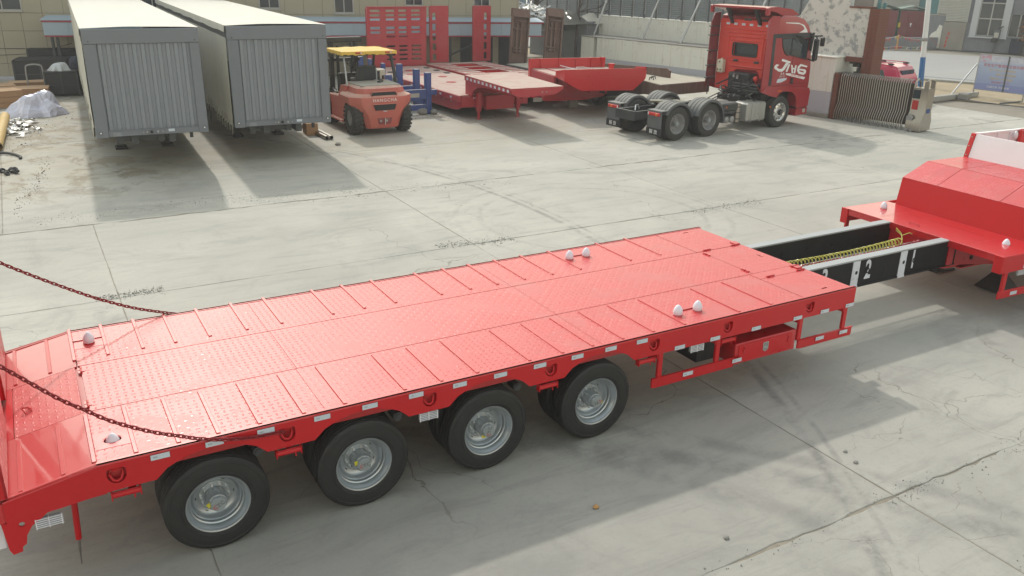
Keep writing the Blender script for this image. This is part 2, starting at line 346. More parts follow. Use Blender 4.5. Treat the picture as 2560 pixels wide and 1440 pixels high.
# ------------------------------------------------------------------ mesh helpers
class MB:
    def __init__(s, mat4=None): s.v = []; s.f = []; s.M = mat4 or Matrix.Identity(4)
    def add(s, vs, fs):
        o = len(s.v); s.v += [tuple(s.M @ Vector(v)) for v in vs]; s.f += [tuple(i+o for i in f) for f in fs]; return s
    def bx(s, x0, x1, y0, y1, z0, z1, bev=0., mat=None):
        M = mat or Matrix.Identity(4)
        if bev <= 0:
            vs = [(x, y, z) for z in (z0, z1) for y in (y0, y1) for x in (x0, x1)]
            fs = [(0,2,3,1), (4,5,7,6), (0,1,5,4), (2,6,7,3), (0,4,6,2), (1,3,7,5)]
            return s.add([M @ Vector(v) for v in vs], fs)
        bm = bmesh.new(); bmesh.ops.create_cube(bm, size=1)
        for v in bm.verts: v.co = Vector(((x0+x1)/2+v.co.x*(x1-x0), (y0+y1)/2+v.co.y*(y1-y0), (z0+z1)/2+v.co.z*(z1-z0)))
        bev = min(bev, .45*min(abs(x1-x0), abs(y1-y0), abs(z1-z0)))
        bmesh.ops.bevel(bm, geom=bm.edges[:], offset=bev, segments=1, affect='EDGES', profile=.5)
        return s.bm(bm, M)
    def bm(s, bm, M=None):
        M = M or Matrix.Identity(4)
        bm.verts.ensure_lookup_table(); bm.verts.index_update()
        s.add([M @ v.co for v in bm.verts], [[v.index for v in f.verts] for f in bm.faces]); bm.free(); return s
    def cyl(s, p0, p1, r0, r1=None, n=14, cap=True):
        r1 = r0 if r1 is None else r1
        p0 = Vector(p0); p1 = Vector(p1); d = (p1-p0).normalized()
        a = d.orthogonal().normalized(); b = d.cross(a)
        vs = []; fs = []
        for p, r in ((p0, r0), (p1, r1)):
            for i in range(n):
                t = 2*pi*i/n; vs.append(p + a*(r*cos(t)) + b*(r*sin(t)))
        for i in range(n): j = (i+1) % n; fs.append((i, j, n+j, n+i))
        if cap: fs += [tuple(range(n-1, -1, -1)), tuple(range(n, 2*n))]
        return s.add(vs, fs)
    def tube(s, pts, r, n=8, closed=False, cap=True):
        pts = [Vector(p) for p in pts]; m = len(pts); vs = []; fs = []
        prev = None
        for k, p in enumerate(pts):
            if closed: d = pts[(k+1) % m]-pts[k-1]
            else: d = pts[min(k+1, m-1)]-pts[max(k-1, 0)]
            d.normalize()
            if prev is None: a = d.orthogonal().normalized()
            else:
                a = prev-d*prev.dot(d)
                a = a.normalized() if a.length > 1e-6 else d.orthogonal().normalized()
            prev = a; b = d.cross(a)
            rr = r[k] if isinstance(r, (list, tuple)) else r
            for i in range(n):
                t = 2*pi*i/n; vs.append(p + a*(rr*cos(t)) + b*(rr*sin(t)))
        for k in range(m if closed else m-1):
            for i in range(n):
                j = (i+1) % n; k2 = (k+1) % m
                fs.append((k*n+i, k*n+j, k2*n+j, k2*n+i))
        if cap and not closed: fs += [tuple(range(n-1, -1, -1)), tuple(range((m-1)*n, m*n))]
        return s.add(vs, fs)
    def lathe(s, prof, axis='y', o=(0,0,0), n=32, cap0=False, cap1=False):
        """prof: list of (radius, position along axis)"""
        vs = []; fs = []
        for r, h in prof:
            for i in range(n):
                t = 2*pi*i/n
                if axis == 'y': v = (o[0]+r*cos(t), o[1]+h, o[2]+r*sin(t))
                elif axis == 'z': v = (o[0]+r*cos(t), o[1]+r*sin(t), o[2]+h)
                else: v = (o[0]+h, o[1]+r*cos(t), o[2]+r*sin(t))
                vs.append(v)
        for k in range(len(prof)-1):
            for i in range(n):
                j = (i+1) % n; fs.append((k*n+i, k*n+j, (k+1)*n+j, (k+1)*n+i))
        if cap0: fs.append(tuple(range(n)))
        if cap1: fs.append(tuple(range((len(prof)-1)*n, len(prof)*n)))
        return s.add(vs, fs)
    def prism(s, poly, axis, a, b):
        """poly in the plane normal to axis: 'x'->(y,z) 'y'->(x,z) 'z'->(x,y)"""
        def P(p, h): return {'x': (h, p[0], p[1]), 'y': (p[0], h, p[1]), 'z': (p[0], p[1], h)}[axis]
        n = len(poly); vs = [P(p, a) for p in poly]+[P(p, b) for p in poly]
        fs = [tuple(range(n)), tuple(range(2*n-1, n-1, -1))]
        for i in range(n): j = (i+1) % n; fs.append((i, n+i, n+j, j))
        return s.add(vs, fs)
    def loft(s, rings, cap=True, closed=True):
        n = len(rings[0]); vs = [p for r in rings for p in r]; fs = []
        for k in range(len(rings)-1):
            for i in range(n if closed else n-1):
                j = (i+1) % n; fs.append((k*n+i, k*n+j, (k+1)*n+j, (k+1)*n+i))
        if cap and closed: fs += [tuple(range(n-1, -1, -1)), tuple(range((len(rings)-1)*n, len(rings)*n))]
        return s.add(vs, fs)
    def sph(s, c, r, sc=(1,1,1), nu=12, nv=8):
        vs = []; fs = []
        for k in range(1, nv):
            ph = pi*k/nv
            for i in range(nu):
                t = 2*pi*i/nu; vs.append((c[0]+r*sc[0]*sin(ph)*cos(t), c[1]+r*sc[1]*sin(ph)*sin(t), c[2]+r*sc[2]*cos(ph)))
        top = len(vs); vs += [(c[0], c[1], c[2]+r*sc[2]), (c[0], c[1], c[2]-r*sc[2])]
        for k in range(nv-2):
            for i in range(nu):
                j = (i+1) % nu; fs.append((k*nu+i, (k+1)*nu+i, (k+1)*nu+j, k*nu+j))
        for i in range(nu):
            j = (i+1) % nu; fs += [(top, i, j), (top+1, (nv-2)*nu+j, (nv-2)*nu+i)]
        return s.add(vs, fs)
    def grid(s, fn, nu, nv):
        vs = [fn(i/nu, j/nv) for j in range(nv+1) for i in range(nu+1)]
        fs = [(j*(nu+1)+i, j*(nu+1)+i+1, (j+1)*(nu+1)+i+1, (j+1)*(nu+1)+i) for j in range(nv) for i in range(nu)]
        return s.add(vs, fs)
    def mesh(s, name, mat, smooth=35):
        me = bpy.data.meshes.new(name); me.from_pydata(s.v, [], s.f)
        bm = bmesh.new(); bm.from_mesh(me)
        bmesh.ops.recalc_face_normals(bm, faces=bm.faces[:]); bm.to_mesh(me); bm.free()
        if smooth:
            for p in me.polygons: p.use_smooth = True
            me.set_sharp_from_angle(angle=radians(smooth))
        me.materials.append(MATS[mat]); return me
    def obj(s, name, mat, parent=None, loc=(0,0,0), rot=(0,0,0), smooth=35, label=None):
        return place(name, s.mesh(name, mat, smooth), parent, loc, rot, label)

def place(name, me, parent=None, loc=(0,0,0), rot=(0,0,0), label=None):
    o = bpy.data.objects.new(name, me); COL.objects.link(o)
    o.location = loc; o.rotation_euler = rot
    if parent is not None: o.parent = parent
    if label: o['label'] = label
    return o
def tag(o, label, cat, group=None):
    o['label'] = label; o['category'] = cat
    if group: o['group'] = group
    return o
def thing(name, label, cat, loc=(0,0,0), rotz=0., group=None):
    o = bpy.data.objects.new(name, None); COL.objects.link(o); o.empty_display_size = .3
    o.location = loc; o.rotation_euler = (0, 0, rotz)
    return tag(o, label, cat, group)
def struct(o): o['kind'] = 'structure'; return o
def stuff(o): o['kind'] = 'stuff'; return o
def dup(o, parent=None, loc=None, rotz=None, label=None):
    c = o.copy(); COL.objects.link(c)
    if parent is not None: c.parent = parent
    if loc is not None: c.location = loc
    if rotz is not None: c.rotation_euler = (0, 0, rotz)
    if label: c['label'] = label
    for ch in list(o.children): dup(ch, c)
    return c
def fmat(o, ang):
    """local frame: x along direction ang (degrees), at o on the ground"""
    return Matrix.Translation(Vector((o[0], o[1], 0))) @ Matrix.Rotation(radians(ang), 4, 'Z')
def curve_mesh(cu, name, mat):
    ob = bpy.data.objects.new("tmp", cu); COL.objects.link(ob)
    dg = bpy.context.evaluated_depsgraph_get(); dg.update()
    me = bpy.data.meshes.new_from_object(ob.evaluated_get(dg))
    bpy.data.objects.remove(ob); bpy.data.curves.remove(cu)
    me.name = name; me.materials.clear(); me.materials.append(MATS[mat]); return me
def plate2d(name, loops, thick, mat):
    """flat plate in local XY with holes, thickness along local Z (0..thick)"""
    cu = bpy.data.curves.new(name, 'CURVE'); cu.dimensions = '2D'; cu.fill_mode = 'BOTH'; cu.extrude = thick/2
    for lp in loops:
        sp = cu.splines.new('POLY'); sp.points.add(len(lp)-1); sp.use_cyclic_u = True
        for p, q in zip(sp.points, lp): p.co = (q[0], q[1], 0, 1)
    me = curve_mesh(cu, name, mat)
    me.transform(Matrix.Translation((0, 0, thick/2))); return me
def text_mesh(name, body, size, depth, mat, align='CENTER', shear=0., space=1.0, bold=0.):
    cu = bpy.data.curves.new(name, 'FONT'); cu.body = body; cu.size = size; cu.extrude = depth/2; cu.align_x = align; cu.align_y = 'CENTER'
    cu.shear = shear; cu.offset = bold; cu.space_character = space; cu.resolution_u = 3
    return curve_mesh(cu, name, mat)
def rrect(cx, cy, w, h, r=.02, n=3):
    out = []
    for (sx, sy, a0) in ((1, 1, 0), (-1, 1, 90), (-1, -1, 180), (1, -1, 270)):
        for k in range(n+1):
            a = radians(a0+90*k/n); out.append((cx+sx*(w/2-r)+r*cos(a), cy+sy*(h/2-r)+r*sin(a)))
    return out
def circ(cx, cy, r, n=12): return [(cx+r*cos(2*pi*i/n), cy+r*sin(2*pi*i/n)) for i in range(n)]
RX90 = (pi/2, 0, 0)          # stands an XY plate up: local y -> z, facing -y
# ------------------------------------------------------------------ ground, yard slabs, road
m = MB(); m.grid(lambda u, v: (-130+280*u, -60+240*v, -.05), 8, 8)
ground = struct(m.obj('ground', 'ground_earth', smooth=0))
def wob(a, b, seed, amp, step=.16):
    """points from a to b with a broken concrete edge"""
    rnd = random.Random(seed); a = Vector(a); b = Vector(b); n = max(2, int((b-a).length/step)); d = (b-a).normalized(); nrm = Vector((-d.y, d.x))
    out = []; ph = rnd.random()*9
    for i in range(1, n):
        t = i/n; big = sin(t*9+ph)*.35+sin(t*23+ph*2)*.3+rnd.uniform(-.6, .6)
        out.append(a.lerp(b, t)+nrm*amp*big)
    return out
XJ = [-26.5, -20.3, -14.2, -8.06, -1.93, 4.25, 10.4, 16.6, 23.4]
YJ = [-11.5, -6.9, -2.3, 2.3, 6.9, 11.35, 15.9, 20.5, 25.1, 29.7, 34.3, 39.0]
GW = {-2.3: (.010, .034), 6.9: (.007, .014), 11.35: (.022, .05)}
m = MB(); m.bx(-26.4, 23.3, -11.4, 38.9, -.03, -.009); m.obj('joint_fill', 'dirt_fill', ground, smooth=0)
for j in range(len(YJ)-1):
    for i in range(len(XJ)-1):
        x0, x1, y0, y1 = XJ[i], XJ[i+1], YJ[j], YJ[j+1]
        if y0 >= 11 and i in (2, 3):        # the back bays are set out from another joint line
            if i == 2: x1 = -9.6
            else: x0 = -9.6
        g0, a0 = GW.get(YJ[j], (.005, .006)); g1, a1 = GW.get(YJ[j+1], (.005, .006)); gx, ax = .0055, .006
        cs = [Vector((x0+gx, y0+g0)), Vector((x1-gx, y0+g0)), Vector((x1-gx, y1-g1)), Vector((x0+gx, y1-g1))]
        am = (a0, ax, a1, ax); pts = []
        for k in range(4):
            pts.append(cs[k]); pts += wob(cs[k], cs[(k+1) % 4], 31*i+7*j+k, am[k])
        n = len(pts); c = Vector(((x0+x1)/2, (y0+y1)/2))
        mb = MB()
        zt = random.uniform(-.003, .003)
        vs = [(p.x, p.y, -.006+zt) for p in pts]+[(p.x+(c.x-p.x)*.004, p.y+(c.y-p.y)*.004, zt) for p in pts]+[(p.x, p.y, -.045) for p in pts]
        fs = [tuple(range(n, 2*n))]
        for k in range(n):
            q = (k+1) % n; fs += [(k, q, n+q, n+k), (k, q, 2*n+q, 2*n+k)]
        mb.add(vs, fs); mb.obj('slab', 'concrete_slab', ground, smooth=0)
# loose grit along the broken joints
def grit(name, spots, seed, nn, smin, smax, mat):
    rnd = random.Random(seed); mb = MB()
    for _ in range(nn):
        (xa, ya), (xb, yb), sp = rnd.choice(spots); t = rnd.random()
        x = xa+(xb-xa)*t; y = ya+(yb-ya)*t+rnd.gauss(0, sp); s = rnd.uniform(smin, smax)*(1 if rnd.random() > .06 else 2.2)
        h = [Vector((rnd.uniform(-1, 1), rnd.uniform(-1, 1), 0)) for _ in range(3)]
        a = rnd.random()*6
        vs = [(x+s*cos(a+k*2.1)*rnd.uniform(.6, 1.2), y+s*sin(a+k*2.1)*rnd.uniform(.6, 1.2), .0) for k in range(3)]+[(x, y, .006+s*.55)]
        mb.add(vs, [(0, 1, 3), (1, 2, 3), (2, 0, 3)])
    return stuff(mb.obj(name, mat, smooth=0))
g1 = grit('grit', [((-4.6, -2.3), (1.2, -2.3), .05), ((-2.2, -2.36), (-1.2, -2.3), .09), ((-2.0, -3.9), (-1.7, -3.6), .12), ((-1, -2.3), (2, -2.3), .12)], 3, 420, .003, .009, 'stone')
g2 = grit('grit', [((-9.2, 12.0), (-5, 12.3), .25), ((-6, 12.1), (-2.4, 11.6), .3), ((-3, 11.6), (1.2, 10.9), .25), ((-2.6, 7.05), (-1.1, 6.85), .1), ((3.2, 6.9), (5.4, 6.85), .12), ((-8.4, 7.0), (-7.4, 7.0), .08)], 4, 2200, .004, .012, 'stone')
g3 = grit('grit', [((-9.5, 20), (-7, 27), .8), ((5, 19.5), (7.4, 20.6), .4), ((2.6, 20.6), (4.2, 20.4), .35), ((-9.4, 13), (-8.5, 18), .6)], 5, 500, .008, .022, 'debris')
for o, l in ((g1, 'crumbs of broken concrete along the wide foreground crack'), (g2, 'crumbled concrete scattered along the joints across the yard'), (g3, 'brown dirt and litter scattered on the yard by the parked trailers')): tag(o, l, 'grit')
for k, (x, y, s) in enumerate(((-4.69, -1.05, .035), (-3.9, -2.0, .03), (-1.78, -1.7, .03), (-1.7, -1.5, .028), (-1.16, 16.95, .09))):
    mb = MB(); mb.sph((0, 0, .35), 1., (1, .8, .6), 7, 5)
    mb.v = [(a*s*random.uniform(.8, 1.2), b*s*random.uniform(.8, 1.2), c*s) for a, b, c in mb.v]
    tag(mb.obj('pebble', 'stone' if k else 'stake_wood', loc=(x, y, 0)),
        ['small tan stone in the trailer shadow near the foreground crack', 'tiny grey stone on sunlit concrete left of the wide crack', 'lower of two tiny stones on sunlit concrete before the wide crack', 'upper of two tiny stones on sunlit concrete before the wide crack', 'dark clod lying on the concrete left of the forklift wheel'][k], 'stone')

# road beyond the gate, verge and kerbs
m = MB(); RD = fmat((31.5, 19.6), -66)
m.M = RD; m.bx(-60, 60, 0, 17.6, -.03, -.012)
road = struct(m.obj('road', 'road_surface', smooth=0))
m = MB(RD); m.bx(-40, 40, -.32, -.02, -.03, .10, .02)
struct(m.obj('kerb', 'kerb_stone'))
m = MB(RD); m.bx(-40, 40, -7.0, -.33, -.03, -.008)
struct(m.obj('verge', 'dirt', smooth=0))
m = MB(RD)
for off in (.6, 1.5, 1.75): m.bx(-30, 30, off, off+.16, -.012, -.008)
struct(m.obj('wheel_track', 'concrete_grey', road, smooth=0))

# ------------------------------------------------------------------ shared wheel builder
def make_wheel(R=.453, rr=.275, wd=.225, dual=True, tyre='tyre_new', rim='rim_silver', cap='hub', text=None, outer=0.03, nholes=6):
    """wheel with its outer tyre face at local y=outer, axis along y, centre at the local origin (camera side is -y)"""
    y0 = outer
    mb = MB()       # rim barrel and disc
    mb.lathe([(rr+.004, y0+.012), (rr, y0+.004), (rr-.012, y0+.008), (rr-.022, y0+.035), (rr-.036, y0+.05), (rr-.04, y0+.078), (rr-.052, y0+.085), (rr-.056, y0+.115), (rr-.068, y0+.125),
              (rr-.075, y0+.15), (rr-.10, y0+.172), (.145, y0+.178), (.14, y0+.166), (.09, y0+.166), (.085, y0+.17)], n=44)
    mb.lathe([(.086, y0+.18), (.086, y0+.05), (.080, y0+.035), (.066, y0+.032)], n=28)
    w = mb.obj('wheel', rim)
    t = MB()
    def tyre_prof(ya):
        W = wd; p = [(rr-.01, ya+.02), (rr+.005, ya+.006), (rr+.03, ya+.001), (rr+(R-rr)*.45, ya-.004), (R-.035, ya+.004), (R-.012, ya+.012), (R-.004, ya+.02)]
        for g in (.24, .42, .58, .76):
            yg = ya+W*g; p += [(R, yg-.010), (R-.014, yg-.006), (R-.014, yg+.006), (R, yg+.010)]
        p += [(R-.004, ya+W-.02), (R-.012, ya+W-.012), (R-.04, ya+W-.003), (rr+.03, ya+W), (rr-.01, ya+W-.02)]
        return p
    t.lathe(tyre_prof(y0), n=56)
    t.lathe([(R-.052, y0+.0005), (R-.046, y0-.003), (R-.04, y0+.0005)], n=56)
    t.lathe([(rr+.028, y0-.001), (rr+.034, y0-.005), (rr+.04, y0-.001)], n=56)
    t.obj('tyre', tyre, w)
    if dual:
        t = MB(); t.lathe(tyre_prof(y0+wd+.075), n=48); t.obj('tyre', tyre, w)
        t = MB(); t.lathe([(rr-.01, y0+wd+.09), (rr-.03, y0+wd+.10), (.1, y0+wd+.11)], n=24); t.obj('inner_rim', 'dark_frame', w)
    r = (rr-.075+.145)/2+.012
    mb = MB(); mb.cyl((r, y0+.1735, 0), (r, y0+.186, 0), .027, n=10); hm_ = mb.mesh('hand_hole', 'dark_interior')
    for k in range(nholes): place('hand_hole', hm_, w, (0, 0, 0), (0, 2*pi*k/nholes+.5, 0))
    mb = MB(); mb.cyl((.118, y0+.168, 0), (.118, y0+.13, 0), .013, .010, n=6); nm_ = mb.mesh('wheel_nut', 'chrome')
    for k in range(10): place('wheel_nut', nm_, w, (0, 0, 0), (0, 2*pi*k/10, 0))
    mb = MB(); mb.lathe([(.072, y0+.035), (.072, y0+.005), (.062, y0-.010), (.0, y0-.011)], n=8)
    mb.obj('hub_cap', 'hub_paint', w, smooth=20)
    if text:
        mb = MB(); mb.bx(-.085, -.052, y0+.02, y0+.0305, .015, .055); mb.obj('paint_mark', 'yellow_mark', w)
        me = text_mesh('lettering', text[1:], .055, .002, 'ink_grey', 'LEFT'); place('lettering', me, w, (-.018, y0-.0125, 0), RX90)
        me = text_mesh('lettering', text[0], .055, .002, 'ink_red', 'LEFT'); place('lettering', me, w, (-.055, y0-.0125, 0), RX90)
    return w

# ------------------------------------------------------------------ the extendable red lowbed trailer
T = thing('lowbed_trailer', 'long clean red extendable lowbed trailer with four axles and a black beam neck', 'trailer')
H = 1.124
def slope_z(x): return H if x > -8.83 else H+(x+8.83)*(.124/.64)
# side fascia with arches and lashing pockets
RING = [-8.70, -7.32, -5.95, -4.58, -3.23, -2.14, -.78]
AX = [-7.953, -6.619, -5.286, -3.952]
def arch(xa, xb, top=1.045, base=.868, n=10):
    out = []
    for k in range(n+1):
        t = k/n; x = xb+(xa-xb)*t; s = sin(pi*t); z = base+(top-base)*min(1, s**.62)
        out.append((x, z))
    return out
low = [(.04, .860), (-3.42, .868)]
for c in reversed(AX):
    low += arch(c-.46, c+.45)
low += [(-8.62, .868), (-8.78, .862), (-9.12, .828), (-9.5, .80)]
outl = [(-9.5, 1.0), (-8.83, H), (.04, H)]+low
def dshape(cx, cz, s=1.0):
    pts = [(-.072, .05), (-.055, .066), (.055, .066), (.072, .05), (.072, -.02), (.05, -.058), (.012, -.074), (-.03, -.066), (-.062, -.035), (-.072, .0)]
    return [(cx+a*s, cz+b*s) for a, b in pts]
holes = [dshape(x, .998-(.005 if x > -8 else 0)) for x in RING]
me = plate2d('side_fascia', [outl]+holes, .03, 'red_smooth')
place('side_fascia', me, T, (0, .03, 0), RX90)
far = me.copy(); place('side_fascia', far, T, (0, 3.0, 0), RX90)
mb = MB()       # rolled top edge
for (xa, za, xb, zb) in ((-8.83, H, .04, H), (-9.5, 1.0, -8.83, H)):
    for y0, y1 in ((-.004, .052), (2.9465, 3.004)):
        mb.add([(xa, y0, za-.012), (xb, y0, zb-.012), (xb, y1, zb-.012), (xa, y1, za-.012), (xa, y0+.006, za+.0), (xb, y0+.006, zb+.0), (xb, y1+.002, zb+.0), (xa, y1+.002, za+.0)],
               [(0, 1, 5, 4), (4, 5, 6, 7), (2, 3, 7, 6), (0, 4, 7, 3), (1, 2, 6, 5)])
mb.obj('edge_rail', 'red_deck', T)
for k, x in enumerate(RING):
    z = .995
    mb = MB(); mb.prism(dshape(x, z, 1.06), 'y', .075, .085)
    ds = dshape(x, z, 1.03); n = len(ds)
    mb.loft([[(a, .028, b) for a, b in ds], [(a, .08, b) for a, b in ds]], cap=False)
    p = mb.obj('lashing_pocket', 'red_paint', T)
    rg = MB(); pts = [(x-.045, .045, z+.035), (x+.045, .045, z+.035), (x+.05, .03, z+.0), (x+.03, .012, z-.04), (x, .006, z-.052), (x-.03, .012, z-.04), (x-.05, .03, z)]
    rg.tube(pts, .011, 7, closed=True); rg.bx(x-.03, x+.03, .03, .07, z+.02, z+.05, .006)
    rg.obj('lashing_ring', 'red_smooth', p)
# structure under the deck
mb = MB()
mb.bx(-8.8, 0, .05, 2.95, .96, 1.085); mb.prism([(-9.49, .80), (-9.49, .978), (-8.83, 1.102), (-8.79, 1.102), (-8.79, .82)], 'y', .05, 2.95)
for y in (.93, 2.0): mb.bx(-8.8, .0, y, y+.07, .56, .96); mb.bx(-8.8, 0, y-.05, y+.12, .54, .56)
for x in (-8.6, -7.3, -6.0, -4.6, -3.2, -2.0, -.9, -.1): mb.bx(x-.03, x+.03, .06, 2.94, .80, .96)
mb.obj('chassis', 'red_paint_dull', T)
mb = MB()
for x in AX: mb.cyl((x, .3, .453), (x, 2.7, .453), .065)
for x in AX:
    for y in (.95, 2.02):
        pts = [(x-.5, y, .56), (x-.2, y, .50), (x+.2, y, .50), (x+.5, y, .56)]
        mb.tube(pts, .05, 4)
    mb.cyl((x+.25, .85, .62), (x+.25, .85, .8), .09); mb.cyl((x+.25, 2.15, .62), (x+.25, 2.15, .8), .09)
mb.obj('axle', 'dark_frame', T)
for x in AX[:3]:
    mb = MB(); mb.cyl((x+.40, .30, .80), (x+.40, .16, .80), .045, n=14); mb.cyl((x+.40, .16, .80), (x+.40, .15, .80), .028, n=8); mb.obj('air_valve', 'chassis_grey', T)
w = make_wheel(text='CTC'); w.parent = T
for k, x in enumerate(AX):
    o = w if k == 0 else dup(w, T)
    o.location = (x, 0, .453); o.rotation_euler = (0, radians((-28, -8, -78, 172)[k]), 0)
    o2 = dup(w, T); o2.location = (x, 3.0, .453); o2.rotation_euler = (0, radians(40*k), pi)

# deck panels
def panel(name, x0, x1, y0, y1, mat='red_plate', hole=None, z=None, th=.012):
    zz = H-.004-th if z is None else z-th
    me = plate2d(name, [[(x0, y0), (x1, y0), (x1, y1), (x0, y1)]]+(hole or []), th, mat)
    return place(name, me, T, (0, 0, zz))
def slotx(cx, cy, l=.10, wd=.028): return rrect(cx, cy, l, wd, wd*.49, 4)
NY, FY = (.056, .981), (2.026, 2.944)
for (y0, y1), sgn in ((NY, 0), (FY, 1)):
    yo = .38 if sgn == 0 else 2.58
    hx = [rrect(-8.675, yo, .135, .10, .045, 4)] if sgn == 0 else None
    panel('deck_panel', -8.82, -6.955, y0, y1, hole=hx)
    panel('deck_panel', -6.952, -3.9025, y0, y1)
    panel('deck_panel', -3.8985, -.868, y0, y1)
    panel('deck_hatch', -.858, -.006, y0+(.005 if sgn else 0), y1-(0 if sgn else .20), hole=[slotx(-.36, .17 if sgn == 0 else 2.85)])
    panel('deck_hatch', -8.815, -8.545, yo-.13, yo+.13, 'red_deck', z=H-.0015, th=.003, hole=[rrect(-8.675, yo, .15, .11, .05, 4)] if sgn == 0 else None)
panel('deck_strip', -.858, -.006, .79, .985, 'red_deck')
for xa, xb in ((-8.80, -6.942), (-6.938, -3.8925), (-3.8885, -.80)): panel('deck_panel', xa, xb, .992, 2.015)
panel('deck_hatch', -.792, -.006, .992, 2.015, hole=[slotx(-.15, 1.51, .028, .11)])
# rear slope panels
SA = math.atan2(.124, .64)
def spanel(name, x0, x1, y0, y1, mat):
    me = plate2d(name, [[(x0, y0), (x1, y0), (x1, y1), (x0, y1)]], .012, mat)
    return place(name, me, T, (-8.83, 0, H-.016), (0, -SA, 0))
spanel('slope_panel', -.64, 0.0, .056, .985, 'red_gloss'); spanel('slope_panel', -.64, 0.0, 2.022, 2.944, 'red_gloss')
spanel('slope_hatch', -.575, -.02, .99, 2.016, 'red_plate'); spanel('slope_panel', -.64, -.582, .99, 2.016, 'red_smooth')
# ribs
RIB = [-8.84, -8.53, -8.20, -7.88, -7.53, -7.14, -6.76, -6.17, -5.79, -5.40, -4.80, -4.40, -4.02, -3.62, -3.20, -2.75, -1.92, -1.40]
mb = MB()
mb.add([(-.019, 0, 0), (.019, 0, 0), (.019, .865, 0), (-.019, .865, 0), (-.014, .004, .011), (.014, .004, .011), (.014, .861, .011), (-.014, .861, .011)], [(4, 5, 6, 7), (0, 1, 5, 4), (1, 2, 6, 5), (2, 3, 7, 6), (3, 0, 4, 7)])
rib = mb.mesh('deck_rib', 'red_deck', 20)
for x in RIB:
    place('deck_rib', rib, T, (x, .062, H-.004)); place('deck_rib', rib, T, (x, 2.145+.02, H-.004))
for s in (-.24, -.55):
    for y in (.062, 2.075): place('deck_rib', rib, T, (-8.83+s*cos(SA), y, H-.004+s*sin(SA)+.0), (0, -SA, 0))
# hinges of the hatches
mb = MB()
for sx in (-.035, .035): mb.cyl((sx-.03, 0, .012), (sx+.03, 0, .012), .010, n=8); mb.bx(sx-.028, sx+.028, .0, .03, 0, .006)
mb.bx(-.03, .03, -.03, 0, 0, .006)
hg = mb.mesh('hinge', 'red_deck')
for x, y, r in ((-.80, 1.12, 90), (-.80, 1.88, 90), (-.10, .80, 0), (-.66, .80, 0), (-.12, 2.03, 0), (-.66, 2.03, 0), (-.05, .95, 0), (-8.80, 1.13, 90), (-8.80, 1.90, 90)):
    place('hinge', hg, T, (x, y, H-.004), (0, 0, radians(r)))
mb = MB(); mb.tube([(-9.30, 1.36, 1.04), (-9.33, 1.42, 1.075), (-9.28, 1.47, 1.045), (-9.25, 1.41, 1.05)], .008, 6, closed=True); mb.obj('lifting_eye', 'red_smooth', T)
mb = MB()
mb.bx(-.10, -.005, .86, 1.0, H-.004, H+.010, .003); mb.bx(-.10, -.005, 2.05, 2.17, H-.004, H+.010, .003); mb.obj('cover_plate', 'red_deck', T)
# twist lock covers
dome = MB(); dome.lathe([(.052, -.015), (.054, .0), (.053, .028), (.058, .030), (.056, .048), (.045, .078), (.028, .102), (.012, .116), (.004, .119), (0, .1195)], axis='z', n=18)
dm = dome.mesh('twist_lock', 'white_plastic')
db = MB(); db.lathe([(.056, 0), (.056, .006), (.05, .007)], axis='z', n=18); dbm = db.mesh('lock_seat', 'red_smooth')
ln = MB(); ln.bx(-.16, .16, -.006, .0, 0, .012); lnm = ln.mesh('lock_bar', 'red_paint_dull')
for x, y, z in ((-2.65, 2.61, H), (-2.37, 2.61, H), (-2.63, .34, H), (-2.33, .34, H), (-8.675, 2.58, H), (-8.675, .38, H-.062)):
    d = place('twist_lock', dm, T, (x, y, z)); place('lock_seat', dbm, d)
for x, y in ((-2.42, 2.67), (-2.40, .41), (-8.675, 2.66)): place('lock_bar', lnm, T, (x, y, H-.004))
mb = MB(); mb.bx(-8.78, -8.57, .29, .47, 1.0, 1.085); mb.obj('lock_well', 'red_paint_dull', T)
# reflective strips
st = MB(); st.bx(0, .155, -.004, 0, -.056, 0); stm = st.mesh('reflector_strip', 'sticker_edge', 0)
sf = MB(); sf.bx(.004, .151, -.0062, -.0045, -.052, -.004); sfm = sf.mesh('reflector_face', 'sticker', 0)
tx = text_mesh('print', 'CCC', .016, .001, 'ink_grey', 'LEFT')
def sticker(x, z, y=-.001, par=T):
    s = place('reflector_strip', stm, par, (x, y, z)); place('reflector_face', sfm, s); place('print', tx, s, (.022, -.0075, -.028), RX90)
for x in (-8.44, -8.01, -7.58, -7.08, -6.63, -6.17, -5.71, -5.26, -4.80, -4.34, -3.91, -3.49): sticker(x, 1.108)
for x in (-2.94, -2.41, -1.76, -1.06, -.58, -.12): sticker(x, .918)
for x in (-2.78, -2.02, -.60, -.16): sticker(x, .553, -.004)
# side guard, toolbox
for xa, xb in ((-3.22, -1.98), (-.90, .09)):
    mb = MB(); mb.bx(xa, xb, 0.004, .03, .45, .565, .004); mb.bx(xa+.02, xb-.02, .0, .004, .448, .462); mb.bx(xa, xb, -.003, .02, .553, .567)
    mb.obj('guard_rail', 'red_smooth', T)
for x in (-3.11, -2.25, -.885, -.075):
    mb = MB(); mb.bx(x-.032, x+.032, .012, .05, .56, .87, .004); mb.bx(x-.05, x-.02, .02, .2, .80, .87); mb.obj('guard_post', 'red_smooth', T)
tb = MB(); tb.bx(-1.95, -.93, .03, .50, .445, .715, .008); tb = tb.obj('toolbox', 'red_paint', T)
mb = MB(); mb.bx(-1.90, -1.0, .018, .032, .475, .690, .006); mb.obj('box_door', 'red_smooth', tb)
me = plate2d('box_latch', [[(-.045, .06), (.045, .06), (.045, -.04), (0, -.068), (-.045, -.04)], [(-.035, .05), (.035, .05), (.035, -.032), (0, -.055), (-.035, -.032)]], .006, 'chrome'); place('box_latch', me, tb, (-1.46, .017, .60), RX90)
